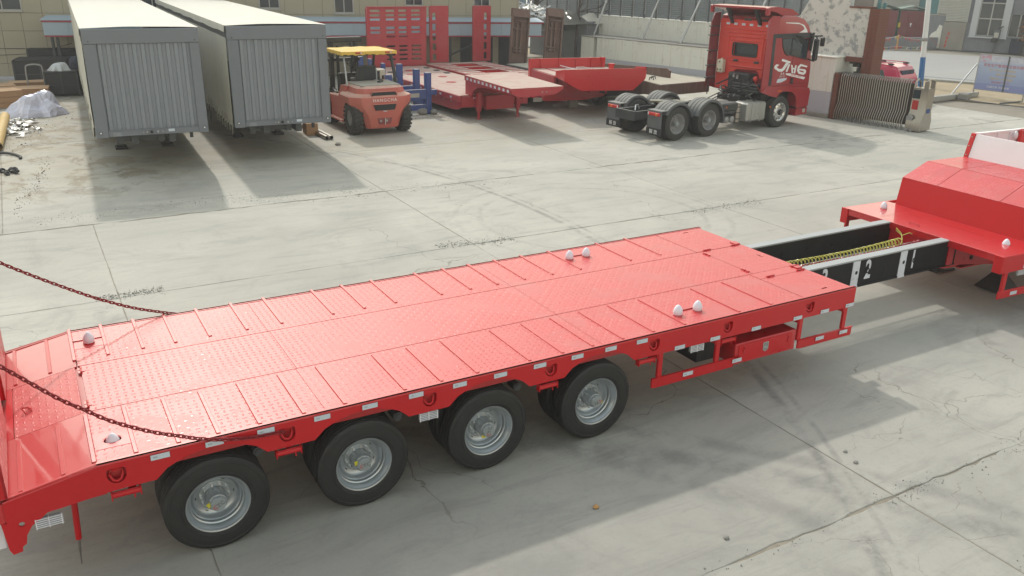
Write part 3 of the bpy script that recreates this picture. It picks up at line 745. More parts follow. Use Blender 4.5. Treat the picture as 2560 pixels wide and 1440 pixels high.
mb = MB(); mb.prism([(-1.495, .65), (-1.425, .65), (-1.425, .57), (-1.46, .545), (-1.495, .57)], 'y', .014, .018); mb.obj('latch_dish', 'rim_grey', tb)
mb = MB(); mb.bx(-1.49, -1.43, .006, .014, .585, .597, .002); mb.obj('latch_paddle', 'chrome', tb)
mb = MB()
for x in (-1.82, -1.08):
    mb.tube([(x, .012, .665), (x+.014, .010, .64), (x-.01, .008, .615), (x+.006, .010, .585)], .007, 6); mb.sph((x, .012, .67), .012, (1, .6, 1), 8, 5)
mb.obj('hook_catch', 'red_paint', tb)
mb = MB()
for x in (-1.74, -1.15): mb.cyl((x-.05, .012, .478), (x+.05, .012, .478), .008, n=8); mb.bx(x-.055, x-.045, .005, .03, .47, .49)
mb.obj('door_hinge', 'red_smooth', tb)
mb = MB(); mb.bx(-2.42, -2.05, .18, .6, .52, .86); mb.obj('air_tank_cover', 'dark_frame', T)
# plank rack tubes under the fascia
for x in (-8.65, -7.315, -4.60, -3.31, -2.10):
    mb = MB(); mb.cyl((x-.105, .03, .805), (x+.105, .03, .805), .027, n=12)
    mb.bx(x-.115, x-.105, .0, .07, .765, .845, .003); mb.bx(x+.105, x+.115, .0, .07, .765, .845, .003)
    mb.tube([(x-.10, .02, .86), (x-.098, .015, .835), (x+.098, .015, .835), (x+.10, .02, .86)], .004, 5); mb.cyl((x+.06, .03, .805), (x+.06, .02, .745), .007, n=6)
    mb.obj('rope_roller', 'red_smooth', T)
# white caged side lamps
for x, z in ((-9.22, .775), (-5.96, .862), (-2.585, .862)):
    mb = MB(); mb.bx(x-.095, x+.095, .02, .05, z-.085, z-.005, .006); lp = mb.obj('side_lamp', 'lens_grey', T)
    mb = MB()
    for k in range(5): zz = z-.082+k*.018; mb.bx(x-.098, x+.098, .002, .012, zz, zz+.005)
    for k in range(3): xx = x-.095+k*.09; mb.bx(xx, xx+.006, -.002, .010, z-.088, z-.003)
    for k in range(3): xx = x-.095+k*.09; mb.bx(xx, xx+.006, .006, .03, z-.006, z)
    mb.obj('lamp_cage', 'white_paint', lp)
# rear end: bracket, number plate, prop stand
me = plate2d('rear_bracket', [[(-9.54, .815), (-9.5, .80), (-9.22, .815), (-9.27, .775), (-9.34, .73), (-9.385, .66), (-9.40, .585), (-9.43, .565), (-9.435, .525), (-9.50, .515), (-9.52, .56)], circ(-9.405, .765, .022)], .02, 'red_smooth')
place('rear_bracket', me, T, (0, .03, 0), RX90)
mb = MB(); mb.bx(-9.66, -9.64, .1, .52, .57, .80); mb.bx(-9.64, -9.54, .08, .10, .55, .80); mb.obj('number_plate_panel', 'white_paint', T)
mb = MB(); mb.bx(-9.66, -9.5, -.01, 3.01, .815, .985, .01); mb.obj('rear_beam', 'red_gloss', T)
mb = MB(); mb.cyl((-9.555, -.01, 1.0), (-9.555, 3.01, 1.0), .045, n=14); mb.obj('ramp_hinge', 'red_smooth', T)
mb = MB(); mb.cyl((-9.03, .33, .86), (-9.055, .37, .27), .026, n=12); ps = mb.obj('prop_stand', 'red_smooth', T)
mb = MB(); mb.cyl((-9.055, .37, .27), (-9.07, .39, .0), .014, .004, n=8); mb.obj('stand_spike', 'steel', ps)
# loading ramps folded upright at the rear end
for y0 in (.0, 1.78):
    me = plate2d('ramp_plate', [[(0, 0), (1.22, 0), (1.22, 2.5), (0, 2.5)]]+[rrect(.3+.62*a, .45+.4*b, .4, .14, .03) for a in (0, 1) for b in range(5)], .02, 'red_plate')
    rp = place('loading_ramp', me, T, (-9.475, y0, 1.02), (pi/2, 0, pi/2))
    mb = MB()
    for xx in (0, 1.16): mb.bx(xx, xx+.06, 0, 2.5, -.10, 0)
    for k in range(7): mb.bx(.06, 1.16, .08+k*.39, .13+k*.39, -.08, 0)
    mb.obj('ramp_frame', 'red_smooth', rp)
# extending neck: two perforated beams
NK = Matrix.Translation((3.37, 1.5, 0)) @ Matrix.Rotation(radians(-2.6), 4, 'Z') @ Matrix.Translation((-3.37, -1.5, 0))
for s, (y0, y1) in enumerate(((.905, 1.055), (2.005, 2.155))):
    mb = MB()
    mb.bx(-.9, 3.55, y0+.012, y1-.012, .63, 1.015); mb.bx(-.9, 3.55, y0-.004, y1+.004, .60, .63, .004)
    bmn = mb.obj('neck_beam', 'black_beam', T)
    mb = MB(); mb.bx(-.9, 3.55, y0, y1, 1.015, 1.04, .004); mb.obj('beam_flange', 'beam_flange', bmn)
    xs = (.36, 1.46, 2.52) if s == 0 else (.9, 1.45, 2.0, 2.55, 3.05)
    for x in xs:
        mb = MB(); yy = y0+.012 if s == 0 else y0+.012
        mb.lathe([(.045, 0), (.045, -.006), (.024, -.008), (.024, .0)], o=(x, yy, .83), n=16); mb.cyl((x, yy-.003, .83), (x, yy, .83), .022, n=14); mb.obj('pin_hole', 'black_beam', bmn)
    if s == 0:
        for x in (1.20, 2.25):
            mb = MB(); mb.bx(x-.085, x+.065, y0-.001, y0+.011, .602, 1.013, .003); mb.bx(x-.085, x+.065, y0-.009, y0, .600, .632)
            wp = mb.obj('white_patch', 'white_worn', bmn)
            mb = MB(); mb.lathe([(.05, 0), (.05, -.004), (.03, -.006), (.03, .0)], o=(x, y0-.001, .84), n=18); mb.obj('patch_collar', 'white_worn', wp)
            mb = MB(); mb.cyl((x, y0-.0045, .84), (x, y0, .84), .029, n=16); mb.obj('pin_hole', 'dark_interior', wp)
        for x, ch in ((.55, '3'), (1.47, '2'), (2.52-.03, '1')):
            me = text_mesh('stencil_digit', ch, .40, .002, 'white_worn', bold=.010); me.transform(Matrix.Scale(.66, 4, (1, 0, 0)))
            place('stencil_digit', me, bmn, (x, y0+.0095, .835), RX90)
        for x in (1.86,):
            mb = MB(); mb.bx(x, x+.006, y0+.0085, y0+.0118, .64, 1.01); mb.tube([(x+.02, y0+.009, .80), (x+.06, y0+.009, .815)], .004, 5); mb.obj('weld_seam', 'dark_frame', bmn)
# coiled air lines lying between the beams
def coil(x0, x1, y, z, r, pitch, rad, mat, label, tail=None, n=9):
    pts = []; t = 0.; L = x1-x0; k = int(L/pitch*n)
    for i in range(k+1):
        a = 2*pi*i/n; s = i/k
        sag = -.03*sin(pi*s)
        pts.append((x0+L*s, y+r*cos(a)+.01*sin(s*7), z+sag+r*sin(a)))
    if tail: pts += tail
    mb = MB(); mb.tube(pts, rad, 5); return mb.obj('coiled_hose', mat, T, label=label)
coil(-.1, 2.95, 1.50, .90, .055, .075, .0085, 'hose_yellow', 'yellow coiled air hose between the black beams', tail=[(3.02, 1.52, .92), (3.08, 1.6, .99), (3.05, 1.68, 1.06), (3.12, 1.72, 1.0), (3.2, 1.66, .92), (3.3, 1.6, .97), (3.4, 1.5, .9), (3.6, 1.4, .9)])
coil(-.1, 3.5, 1.36, .87, .05, .085, .0085, 'hose_red', 'red coiled air hose beside the yellow one')
mb = MB()
for y in (1.30, 1.56): mb.bx(-.2, 3.6, y-.008, y+.008, .805, .82)
for k in range(48): mb.bx(-.15+k*.078, -.13+k*.078, 1.30, 1.56, .807, .815)
mb.obj('hose_tray', 'galvanised', T)
# gooseneck platform and headboard (slightly turned against the deck)
def nobj(mb, name, mat, par=T, **k): mb.M = NK; mb.v = [tuple(NK @ Vector(v)) for v in mb.v]; return mb.obj(name, mat, par, **k)
PZ = 1.042
mb = MB(); mb.bx(3.32, 4.4, -.0, 3.0, PZ-.03, PZ, .004); mb.bx(3.34, 9.5, .06, 2.94, PZ-.06, PZ-.031); nobj(mb, 'neck_platform', 'red_gloss')
mb = MB(); mb.bx(3.32, 3.36, .06, 2.94, PZ-.11, PZ-.031); mb.bx(3.36, 3.5, .9, 2.1, .62, PZ-.11); nobj(mb, 'platform_end_beam', 'red_paint')
mb = MB()
for y0, y1 in ((-.015, .0), (2.985, 2.90)):
    mb = MB(); mb.bx(3.32, 9.5, y0, y0+.03, .775, PZ-.001, .006); mb.bx(3.30, 3.32, y1-.015, y1+.13, .775, PZ-.001, .004); nobj(mb, 'neck_fascia', 'red_smooth')
mb = MB()
for (y0, y1) in ((.93, .955), (2.045, 2.07)):
    mb.prism([(3.28, PZ-.06), (3.28, .57), (3.52, .55), (3.75, .57), (4.9, .42), (9, .42), (9, PZ-.06)], 'y', y0, y1)
mb.bx(3.8, 9, .955, 2.045, .48, .50)
gp = nobj(mb, 'gusset_plate', 'red_paint')
mb = MB(); mb.cyl((3.99, .915, .66), (3.99, .93, .66), .035, n=14); nobj(mb, 'pin_hole', 'dark_interior', gp)
mb = MB()
for y0 in (2.30, .62): mb.add([(3.45+.0, y0, PZ+.0008), (4.30, y0, PZ+.0008), (4.30, y0+.012, PZ+.0008), (3.45, y0+.012, PZ+.0008)], [(0, 1, 2, 3)])
mb.bx(4.02, 4.026, .8, 2.2, PZ, PZ+.004); mb.tube([(3.50, 1.62, PZ), (3.54, 1.62, PZ+.02), (3.54, 1.80, PZ+.02), (3.50, 1.80, PZ)], .006, 5)
nobj(mb, 'platform_seam', 'red_paint_dull')
for x, y, z in ((3.92, 2.66, PZ), (3.96, .40, PZ-.035)):
    p = NK @ Vector((x, y, z)); d = place('twist_lock', dm, T, p); place('lock_seat', dbm, d)
# raised gooseneck box: front wall, sloped and flat cover plates
mb = MB(); mb.prism([(4.36, PZ), (4.42, 1.52), (5.0, 1.765), (9.5, 1.765), (9.5, PZ)], 'y', .22, 2.78); nobj(mb, 'gooseneck_box', 'red_smooth')
def quad(name, x0, z0, x1, z1, ya, yb, mat):
    n = Vector((-(z1-z0), 0, (x1-x0))).normalized(); mb = MB()
    vs = []
    for d in (.002, .010):
        for x, y, z in ((x0, ya, z0), (x1, ya, z1), (x1, yb, z1), (x0, yb, z0)): vs.append(Vector((x, y, z))+n*d)
    mb.add(vs, [(0, 3, 2, 1), (4, 5, 6, 7), (0, 1, 5, 4), (1, 2, 6, 5), (2, 3, 7, 6), (3, 0, 4, 7)])
    return nobj(mb, name, mat)
for ya, yb in ((2.085, 2.775), (.945, 2.075), (.225, .935)):
    quad('cover_plate', 4.425, 1.522, 4.995, 1.763, ya, yb, 'red_plate'); quad('cover_plate', 5.0, 1.765, 9.4, 1.765, ya, yb, 'red_plate')
# headboard: white panels with red corner posts
BX = 6.0
mb = MB(); mb.add([(BX, .22, 1.775), (BX, 2.70, 1.775), (BX+.03, 2.70, 1.775), (BX+.03, .22, 1.775), (BX+.10, .22, 2.19), (BX+.10, 2.70, 2.19), (BX+.13, 2.70, 2.19), (BX+.13, .22, 2.19)], [(0, 1, 5, 4), (2, 3, 7, 6), (4, 5, 6, 7), (0, 4, 7, 3), (1, 2, 6, 5)])
nobj(mb, 'headboard_panel', 'white_paint')
mb = MB(); mb.add([(BX-.01, 2.705, 1.775), (BX-.01, 2.79, 1.775), (BX+.06, 2.79, 1.775), (BX+.06, 2.705, 1.775), (BX+.09, 2.705, 2.20), (BX+.09, 2.79, 2.20), (BX+.16, 2.79, 2.20), (BX+.16, 2.705, 2.20)], [(0, 1, 5, 4), (1, 2, 6, 5), (2, 3, 7, 6), (3, 0, 4, 7), (4, 5, 6, 7)])
cp = nobj(mb, 'corner_post', 'red_smooth')
mb = MB()
for z in (1.82, 1.98, 2.14): d = (z-1.775)/.42*.10; mb.cyl((BX-.012+d, 2.75, z), (BX-.022+d, 2.75, z), .012, n=8)
nobj(mb, 'bolt_head', 'chrome', cp)
mb = MB(); mb.bx(BX+.16, 9.4, 2.74, 2.77, 1.775, 2.19); mb.bx(BX+.16, 9.4, 2.72, 2.79, 2.17, 2.20)
for k in range(9): mb.bx(BX+.4+k*.36, BX+.46+k*.36, 2.715, 2.74, 1.78, 2.17)
nobj(mb, 'headboard_side', 'white_paint')
for x in (7.35, 8.25):
    mb = MB(); mb.bx(x, x+.2, 2.66, 2.73, 1.775, 2.21, .03); mb.cyl((x+.1, 2.655, 2.12), (x+.1, 2.66, 2.12), .015, n=8); nobj(mb, 'side_post', 'red_paint')
mb = MB(); mb.sph((7.2, 2.66, 2.1), .07, (.6, .6, 1.2)); nobj(mb, 'work_lamp', 'lens_white')
# neck side guard, landing leg
mb = MB(); mb.bx(3.40, 9.4, .0, .03, .355, .475, .005); nobj(mb, 'guard_rail', 'red_smooth')
mb = MB(); mb.bx(3.2, 3.5, 2.96, 2.99, .38, .47, .004); nobj(mb, 'guard_rail', 'red_smooth')
for x, y in ((3.5, .01), (5.6, .01), (3.42, 2.95)):
    mb = MB(); mb.bx(x-.04, x+.04, y, y+.04, .47, .80, .004); nobj(mb, 'guard_post', 'red_smooth')
mb = MB(); mb.bx(4.72, 4.9, .82, 1.0, .12, PZ-.08, .01); mb.add([(4.55, .68, .02), (5.07, .68, .02), (5.07, 1.14, .02), (4.55, 1.14, .02), (4.74, .84, .30), (4.88, .84, .30), (4.88, .98, .30), (4.74, .98, .30)], [(0, 1, 5, 4), (1, 2, 6, 5), (2, 3, 7, 6), (3, 0, 4, 7), (4, 5, 6, 7), (3, 2, 1, 0)])
nobj(mb, 'landing_leg', 'dark_frame')
mb = MB(); mb.bx(4.72, 4.9, 2.0, 2.18, .02, PZ-.08, .01); mb.bx(4.55, 5.05, 1.86, 2.32, 0, .03); nobj(mb, 'landing_leg', 'dark_frame')
mb = MB(); mb.bx(3.83, 4.0, -.017, -.0155, .80, .86); nobj(mb, 'reflector_strip', 'sticker', smooth=0)
mb = MB(); mb.bx(3.68, 3.84, -.004, -.001, .385, .44); nobj(mb, 'reflector_strip', 'sticker', smooth=0)
mb = MB(); mb.bx(3.78, 4.0, .02, .05, .68, .77, .006); lp = nobj(mb, 'side_lamp', 'lens_grey')
mb = MB()
for k in range(5): mb.bx(3.775, 4.005, .005, .012, .685+k*.018, .69+k*.018)
nobj(mb, 'lamp_cage', 'white_paint', lp)

# ------------------------------------------------------------------ chains from the ramps to the lashing rings
def catmull(pts, n=24):
    P = [Vector(p) for p in pts]; out = []
    for i in range(len(P)-1):
        a = P[max(i-1, 0)]; b = P[i]; c = P[i+1]; d = P[min(i+2, len(P)-1)]
        for k in range(n):
            t = k/n; out.append(.5*((2*b)+(c-a)*t+(2*a-5*b+4*c-d)*t*t+(3*b-a-3*c+d)*t**3))
    out.append(P[-1]); return out
lk = MB(); L2, R2 = .019, .0135
lk.tube([(-L2, -R2, 0), (-L2*.3, -R2*1.05, 0), (L2*.3, -R2*1.05, 0), (L2, -R2, 0), (L2+R2*.8, -R2*.5, 0), (L2+R2, 0, 0), (L2+R2*.8, R2*.5, 0), (L2, R2, 0), (-L2, R2, 0), (-L2-R2*.8, R2*.5, 0), (-L2-R2, 0, 0), (-L2-R2*.8, -R2*.5, 0)], .0065, 6, closed=True)
lkm = lk.mesh('link', 'chain_red')
def chain(label, pts):
    c = catmull(pts); root = thing('chain', label, 'chain', tuple(c[-1]), 0, 'slack chains between the rear ramps and the trailer sides')
    org = c[-1]; pitch = 2*(L2+R2)-.020; acc = 0.; k = 0; nxt = 0.
    for i in range(len(c)-1):
        seg = c[i+1]-c[i]; l = seg.length
        if l < 1e-9: continue
        while nxt <= acc+l:
            p = c[i]+seg*((nxt-acc)/l); q = seg.to_track_quat('X', 'Z'); rot = q.to_matrix().to_4x4() @ Matrix.Rotation(radians(25+90*(k % 2)), 4, 'X')
            o = bpy.data.objects.new('link', lkm); COL.objects.link(o); o.parent = root
            o.matrix_local = Matrix.Translation(p-org) @ rot; k += 1; nxt += pitch
        acc += l
chain('dark red slack chain hanging from the far ramp over the far deck edge', [(-9.55, 2.56, 2.30), (-9.35, 2.6, 2.12), (-9.0, 2.68, 1.85), (-8.65, 2.76, 1.60), (-8.44, 2.82, 1.46), (-8.17, 2.93, 1.29), (-7.86, 3.02, 1.145), (-7.6, 3.03, 1.06), (-7.34, 3.02, .99)])
chain('dark red slack chain sagging across the near deck corner to the side ring', [(-9.55, .46, 2.10), (-9.33, .40, 1.92), (-9.02, .30, 1.64), (-8.84, .22, 1.52), (-8.69, .16, 1.42), (-8.51, .09, 1.335), (-8.35, .03, 1.275), (-8.19, -.015, 1.225), (-8.04, -.03, 1.165), (-7.85, -.03, 1.105), (-7.62, -.025, 1.06), (-7.40, -.01, 1.04), (-7.35, .0, 1.02)])
# ------------------------------------------------------------------ curtain sided box trailers
def box_trailer(loc, ang, zb, zt, label, wd=2.5, ln=17.0):
    B = thing('curtain_trailer', label, 'trailer', (loc[0], loc[1], 0), radians(ang), 'grey fronted curtain trailers parked side by side')
    hh = zt-zb
    mb = MB(); mb.bx(0, wd, -.02, .06, zt-.33, zt, .012); mb.obj('header_beam', 'grey_panel_dark', B)
    for x0, x1 in ((0, .27), (wd-.23, wd)):
        mb = MB(); mb.bx(x0, x1, -.012, .07, zb, zt-.332, .012); mb.obj('corner_post', 'grey_panel_dark', B)
    mb = MB(); mb.bx(.272, wd-.232, .045, .065, zb+.16, zt-.333); mb.obj('front_panel', 'grey_panel', B)
    n = 11; pw = (wd-.504)/n
    sl = MB(); sl.add([(0, .045, zb+.165), (.018, .012, zb+.165), (pw*.5, .012, zb+.165), (pw*.5+.018, .045, zb+.165), (0, .045, zt-.335), (.018, .012, zt-.335), (pw*.5, .012, zt-.335), (pw*.5+.018, .045, zt-.335)], [(0, 1, 5, 4), (1, 2, 6, 5), (2, 3, 7, 6), (0, 3, 2, 1)])
    slm = sl.mesh('slat', 'grey_panel', 10)
    for k in range(n): place('slat', slm, B, (.285+k*pw, 0, 0))
    mb = MB(); mb.bx(.272, wd-.232, -.02, .05, zb+.02, zb+.15, .006); mb.bx(.272, wd-.232, -.03, .05, zb+.15, zb+.166)
    mb.obj('front_sill', 'grey_panel_dark', B)
    mb = MB(); mb.bx(.36, .54, -.028, -.02, zb+.025, zb+.12); mb.obj('hatch_plate', 'grey_panel', B)
    for x in (.10, wd-.09):
        mb = MB(); mb.cyl((x, -.03, zb+.12), (x, -.012, zb+.12), .035, n=16); l = mb.obj('marker_lamp', 'machine_black', B)
        mb = MB(); mb.cyl((x, -.036, zb+.12), (x, -.03, zb+.12), .022, n=14); mb.obj('lamp_lens', 'lens_white', l)
    for x, r, mm in ((1.02, .022, 'rim_grey'), (1.10, .018, 'plate_pale'), (1.20, .034, 'machine_black'), (1.34, .022, 'galvanised'), (1.45, .02, 'rim_grey')):
        mb = MB(); mb.cyl((x, -.07, zb+.09), (x, -.02, zb+.09), r, n=10); mb.obj('air_coupling', mm, B)
    mb = MB(); mb.bx(1.58, 1.72, -.026, -.02, zb+.075, zb+.135); mb.obj('data_plate', 'sticker', B)
    for x in (.12, wd-.1):
        mb = MB(); mb.cyl((x, -.026, zt-.27), (x, -.02, zt-.27), .014, n=8); mb.obj('rivet', 'machine_black', B)
    def roof(u, v):
        y = .03+v*(ln-.03); x = -.02+u*(wd+.04); z = zt+.012+.02*sin(pi*u)+.006*sin(y*9.0+sin(x*3)*1.5)*sin(pi*u)+.012*sin(y*1.7+x)*sin(pi*u)
        return (x, y, z)
    mb = MB(); mb.grid(roof, 16, 120); mb.obj('roof_tarp', 'tarp_white', B)
    def sk(u, v):
        y = .05+v*(ln-.05); z = zt+.012-u*.16+.012*sin(y*2.3)*u; return (-.024-.02*u-.008*sin(y*5), y, z)
    mb = MB(); mb.grid(sk, 3, 90); mb.obj('roof_skirt', 'tarp_white', B)
    mb = MB(); mb.bx(-.005, .02, .06, ln, zt-.32, zt-.16); mb.bx(wd-.02, wd+.005, .06, ln, zt-.32, zt-.01); mb.obj('top_rail', 'chassis_grey', B)
    for side in (0, 1):
        def cu(u, v):
            y = .075+v*(ln-.08); z = zt-.28-u*(hh-.30); w_ = .006*sin(y*3.1)+.01*sin(y*8+u*3)*u
            x = -.012-w_-.015*u if side == 0 else wd+.012+w_+.015*u
            return (x, y, z)
        mb = MB(); mb.grid(cu, 8, 150); mb.obj('curtain', 'tarp_white', B)
    # ragged lower hem with its straps
    rnd = random.Random(int(loc[0]*10)); hem = MB()
    hm = MB(); hm.add([(-.03, -.10, .0), (-.045, -.03, -.02), (-.05, .05, -.02), (-.035, .10, .0), (-.026, -.10, .2), (-.03, 0, .22), (-.03, .06, .19), (-.026, .10, .2), (-.045, -.04, -.16), (-.06, .03, -.19)], [(0, 1, 5, 4), (1, 2, 6, 5), (2, 3, 7, 6), (1, 8, 9, 2)])
    hmm = hm.mesh('hem_strap', 'hem_dirty', 0)
    for k in range(40):
        y = .15+k*.40
        place('hem_strap', hmm, B, (0, y+rnd.uniform(-.05, .05), zb+.03+rnd.uniform(-.05, .05)), (0, 0, rnd.uniform(-.2, .2)))
    mb = MB(); mb.bx(.02, wd-.02, .08, ln, zb, zb+.06)
    for x in (.75, wd-.9): mb.bx(x, x+.15, .2, ln, zb-.22, zb)
    for k in range(12): mb.bx(.1, wd-.1, 1+k*1.3, 1.1+k*1.3, zb-.1, zb)
    mb.obj('chassis', 'chassis_grey', B)
    mb = MB(); mb.bx(.45, wd-1.05, .35, 1.0, zb-.17, zb-.0, .02); mb.bx(.42, .56, .3, .5, zb-.22, zb-.0); mb.bx(1.35, 1.5, .3, .5, zb-.2, zb); mb.obj('coupling_plate', 'chassis_grey', B)
    for x in (.55, wd-.75):
        mb = MB(); mb.bx(x, x+.14, 3.6, 3.74, .08, zb); mb.bx(x-.08, x+.22, 3.5, 3.84, .0, .08, .01); mb.obj('landing_leg', 'dark_frame', B)
    mb = MB(); mb.bx(wd-.38, wd-.30, .6, .64, zb-.22, zb-.02); mb.obj('bracket', 'chassis_grey', B)
    mb = MB(); mb.bx(-.0, .03, 4.4, 11, .35, .62); mb.bx(0, .04, 4.4, 4.5, .35, zb); mb.obj('side_guard', 'chassis_grey', B)
    wh = make_wheel(.5, .28, .28, False, 'tyre_used', 'rim_grey', nholes=6)
    for k, y in enumerate((11.5, 12.8, 14.1)):
        for x, r in ((.0, 0), (wd, 1)):
            o = wh if (k == 0 and r == 0) else dup(wh, B)
            o.parent = B; o.location = (x, y, .5); o.rotation_euler = (0, 0, -pi/2 if r == 0 else pi/2)
    return B
box_trailer((-7.50, 15.30), -2.8, .965, 3.42, 'grey fronted curtain trailer nearer the white film heap and black bins')
box_trailer((-4.24, 15.76), -2.8, .905, 3.41, 'grey fronted curtain trailer standing next to the red forklift')
mb = MB(); mb.bx(-.18, .18, -.3, .3, 0, .36, .015); tag(mb.obj('timber_block', 'wood', loc=(-1.33, 19.0, 0), rot=(0, 0, -.1)), 'brown timber block standing under the right grey trailer corner', 'block')
for k, (dx, l) in enumerate(((0, 'steel pipe lying against the brown timber block'), (.135, 'steel pipe lying on the forklift side of its twin by the timber block'))):
    mb = MB(); mb.lathe([(.055, 0), (.064, 0), (.064, 2.6), (.055, 2.6), (.055, 0)], axis='y', n=18)
    tag(mb.obj('steel_pipe', 'steel', loc=(-1.20+dx, 17.8, .064), rot=(0, 0, .02)), l, 'pipe', 'steel pipes beside the timber block')

# ------------------------------------------------------------------ forklift
K = thing('forklift', 'dusty red forklift with a yellow canopy parked between the trailers', 'forklift', (.66, 18.42, 0), radians(1))
rings = []
def plan(w, r, c, f, z): return [(-w, f, z), (-w, r+c, z), (-w+c*.8, r+c*.22, z), (-w*.35, r, z), (w*.35, r, z), (w-c*.8, r+c*.22, z), (w, r+c, z), (w, f, z)]
for z, wv, r, c, f in ((.20, .50, -.46, .12, -.1), (.24, .54, -.50, .15, -.1), (.45, .60, -.54, .18, 0), (.62, .68, -.57, .2, 0), (.78, .82, -.59, .26, -.02), (.92, .97, -.60, .34, -.05), (1.0, 1.01, -.61, .38, .2), (1.15, 1.02, -.60, .38, .5), (1.19, .98, -.57, .38, .6), (1.25, .80, -.50, .25, .7), (1.40, .75, -.46, .22, .8), (1.46, .66, -.36, .2, .85)):
    rings.append(plan(wv, r, c, f, z))
mb = MB(); mb.loft(rings); cw = mb.obj('counterweight', 'fork_red', K, smooth=28)
mb = MB(); mb.prism([(-.70, .85), (.70, .85), (.62, -.3), (-.62, -.3)], 'z', 1.46, 1.485); mb.obj('hood_top', 'fork_grey', K)
def ovent(name, pts, y, d=.012, mat='dark_interior'):
    mb = MB(); mb.prism(pts, 'y', y-d, y+.06); return mb.obj(name, mat, cw)
ovent('upper_vent', [(-.42, 1.235), (-.36, 1.30), (.36, 1.30), (.42, 1.235), (.39, 1.175), (-.39, 1.175)], -.545)
mb = MB(); mb.tube([(-.43, -.565, 1.235), (-.36, -.55, 1.312), (.36, -.55, 1.312), (.43, -.565, 1.235), (.39, -.57, 1.165), (-.39, -.57, 1.165)], .012, 6, closed=True); mb.obj('vent_lip', 'fork_red', cw)
ovent('lower_vent', [(-.37, .94), (.37, .94), (.30, .77), (-.30, .77)], -.605)
mb = MB(); mb.tube([(-.38, -.61, .95), (.38, -.61, .95), (.31, -.60, .758), (-.31, -.60, .758)], .012, 6, closed=True); mb.obj('vent_lip', 'fork_red', cw)
ovent('hitch_recess', [(-.25, .53), (.25, .53), (.19, .34), (-.19, .34)], -.548, .006, 'cab_dusty_fin')
mb = MB(); mb.cyl((0, -.585, .32), (0, -.585, .53), .014, n=8); mb.obj('hitch_pin', 'chrome', cw)
for x in (-.13, .06):
    mb = MB(); mb.lathe([(.0, 0), (.035, 0), (.035, -.02), (.02, -.02)], o=(x, -.555, .44), n=14); mb.obj('hitch_ring', 'plate_pale', cw)
mb = MB(); mb.bx(-.06, .06, -.615, -.60, .725, .75); mb.obj('plate', 'sticker', cw)
me = text_mesh('lettering', 'HANGCHA', .135, .006, 'ink_white', space=1.25); place('lettering', me, cw, (0, -.618, 1.065), RX90)
# body, cab floor, seat, wheel
mb = MB(); mb.prism([(.45, .95), (.45, .55), (.62, .35), (2.3, .35), (2.3, 1.0), (1.1, 1.02), (.85, 1.40), (.45, 1.42)], 'x', -.86, .86); bd = mb.obj('body', 'fork_red', K)
mb = MB(); mb.bx(-.98, -.86, .55, 1.7, .30, .36, .01); mb.obj('step', 'fork_red', K)
for k, g in enumerate('AKZ1'):
    pass
mb = MB(); mb.bx(-.34, .34, 1.0, 1.45, 1.42, 1.54, .04); mb.add([(-.33, .86, 1.5), (.33, .86, 1.5), (.33, .98, 1.5), (-.33, .98, 1.5), (-.30, .78, 1.93), (.30, .78, 1.93), (.30, .86, 1.95), (-.30, .86, 1.95)], [(0, 1, 5, 4), (1, 2, 6, 5), (2, 3, 7, 6), (3, 0, 4, 7), (4, 5, 6, 7)])
mb.obj('seat', 'black_plastic', K)
mb = MB(); c = [( -.15+.19*cos(2*pi*i/20), 1.62+.10*sin(2*pi*i/20)-.0, 1.95+.13*sin(2*pi*i/20)*.8) for i in range(20)]
mb.tube(c, .014, 6, closed=True); mb.cyl((-.15, 1.62, 1.95), (-.12, 1.85, 1.6), .025); mb.tube([(-.33, 1.62, 1.95), (.03, 1.62, 1.95)], .012, 5); mb.obj('steering_wheel', 'fork_black', K)
mb = MB(); mb.bx(-.5, .5, 1.8, 2.1, 1.0, 1.62, .03); mb.obj('dashboard', 'fork_black', K)
# overhead guard
for sx in (-1, 1):
    mb = MB(); mb.tube([(sx*.80, .42, 1.40), (sx*.80, .50, 1.75), (sx*.77, .70, 2.30)], .055 if sx > 0 else .03, 8); mb.obj('guard_post', 'fork_black' if sx > 0 else 'galvanised', K)
    mb = MB(); mb.tube([(sx*.72, 2.15, 1.0), (sx*.72, 2.1, 1.6), (sx*.72, 1.9, 2.30)], .045, 8); mb.obj('guard_post', 'fork_black', K)
mb = MB()
for k in range(9): mb.bx(-.76+k*.18, -.72+k*.18, .6, 2.0, 2.30, 2.34)
mb.bx(-.8, .8, .58, .64, 2.28, 2.34); mb.bx(-.8, .8, 1.95, 2.02, 2.28, 2.34); mb.obj('roof_guard', 'fork_black', K)
def cn(u, v):
    x = -.90+1.80*u; y = .50+1.6*v; z = 2.40+.05*sin(pi*u)*sin(pi*v)+.008*sin(u*23)+.01*sin(v*17); return (x, y, z)
mb = MB(); mb.grid(cn, 18, 14)
mb2 = MB()
n = 40; path = [(-.90+1.8*i/n, .50) for i in range(n+1)]+[(.90, .5+1.6*i/n) for i in range(1, n+1)]+[(.9-1.8*i/n, 2.1) for i in range(1, n+1)]+[(-.9, 2.1-1.6*i/n) for i in range(1, n)]
L = len(path); vs = []; fs = []
for i, (x, y) in enumerate(path): s = .012*abs(sin(i*.62)); vs += [(x, y, 2.405), (x*1.01, y+(-.012 if y < .51 else .0), 2.29+s*2.0+.01*sin(i*.4))]
for i in range(L): j = (i+1) % L; fs.append((2*i, 2*j, 2*j+1, 2*i+1))
mb.add(vs, fs); cny = mb.obj('canopy', 'canopy_yellow', K)
for x in (-.35, .62):
    mb = MB(); mb.bx(x-.11, x+.11, .455, .50, 2.345, 2.385, .008); lmp = mb.obj('tail_lamp', 'lamp_red', K)
    mb = MB(); mb.bx(x+.04, x+.09, .45, .456, 2.348, 2.382); mb.obj('lamp_lens', 'lens_white', lmp)
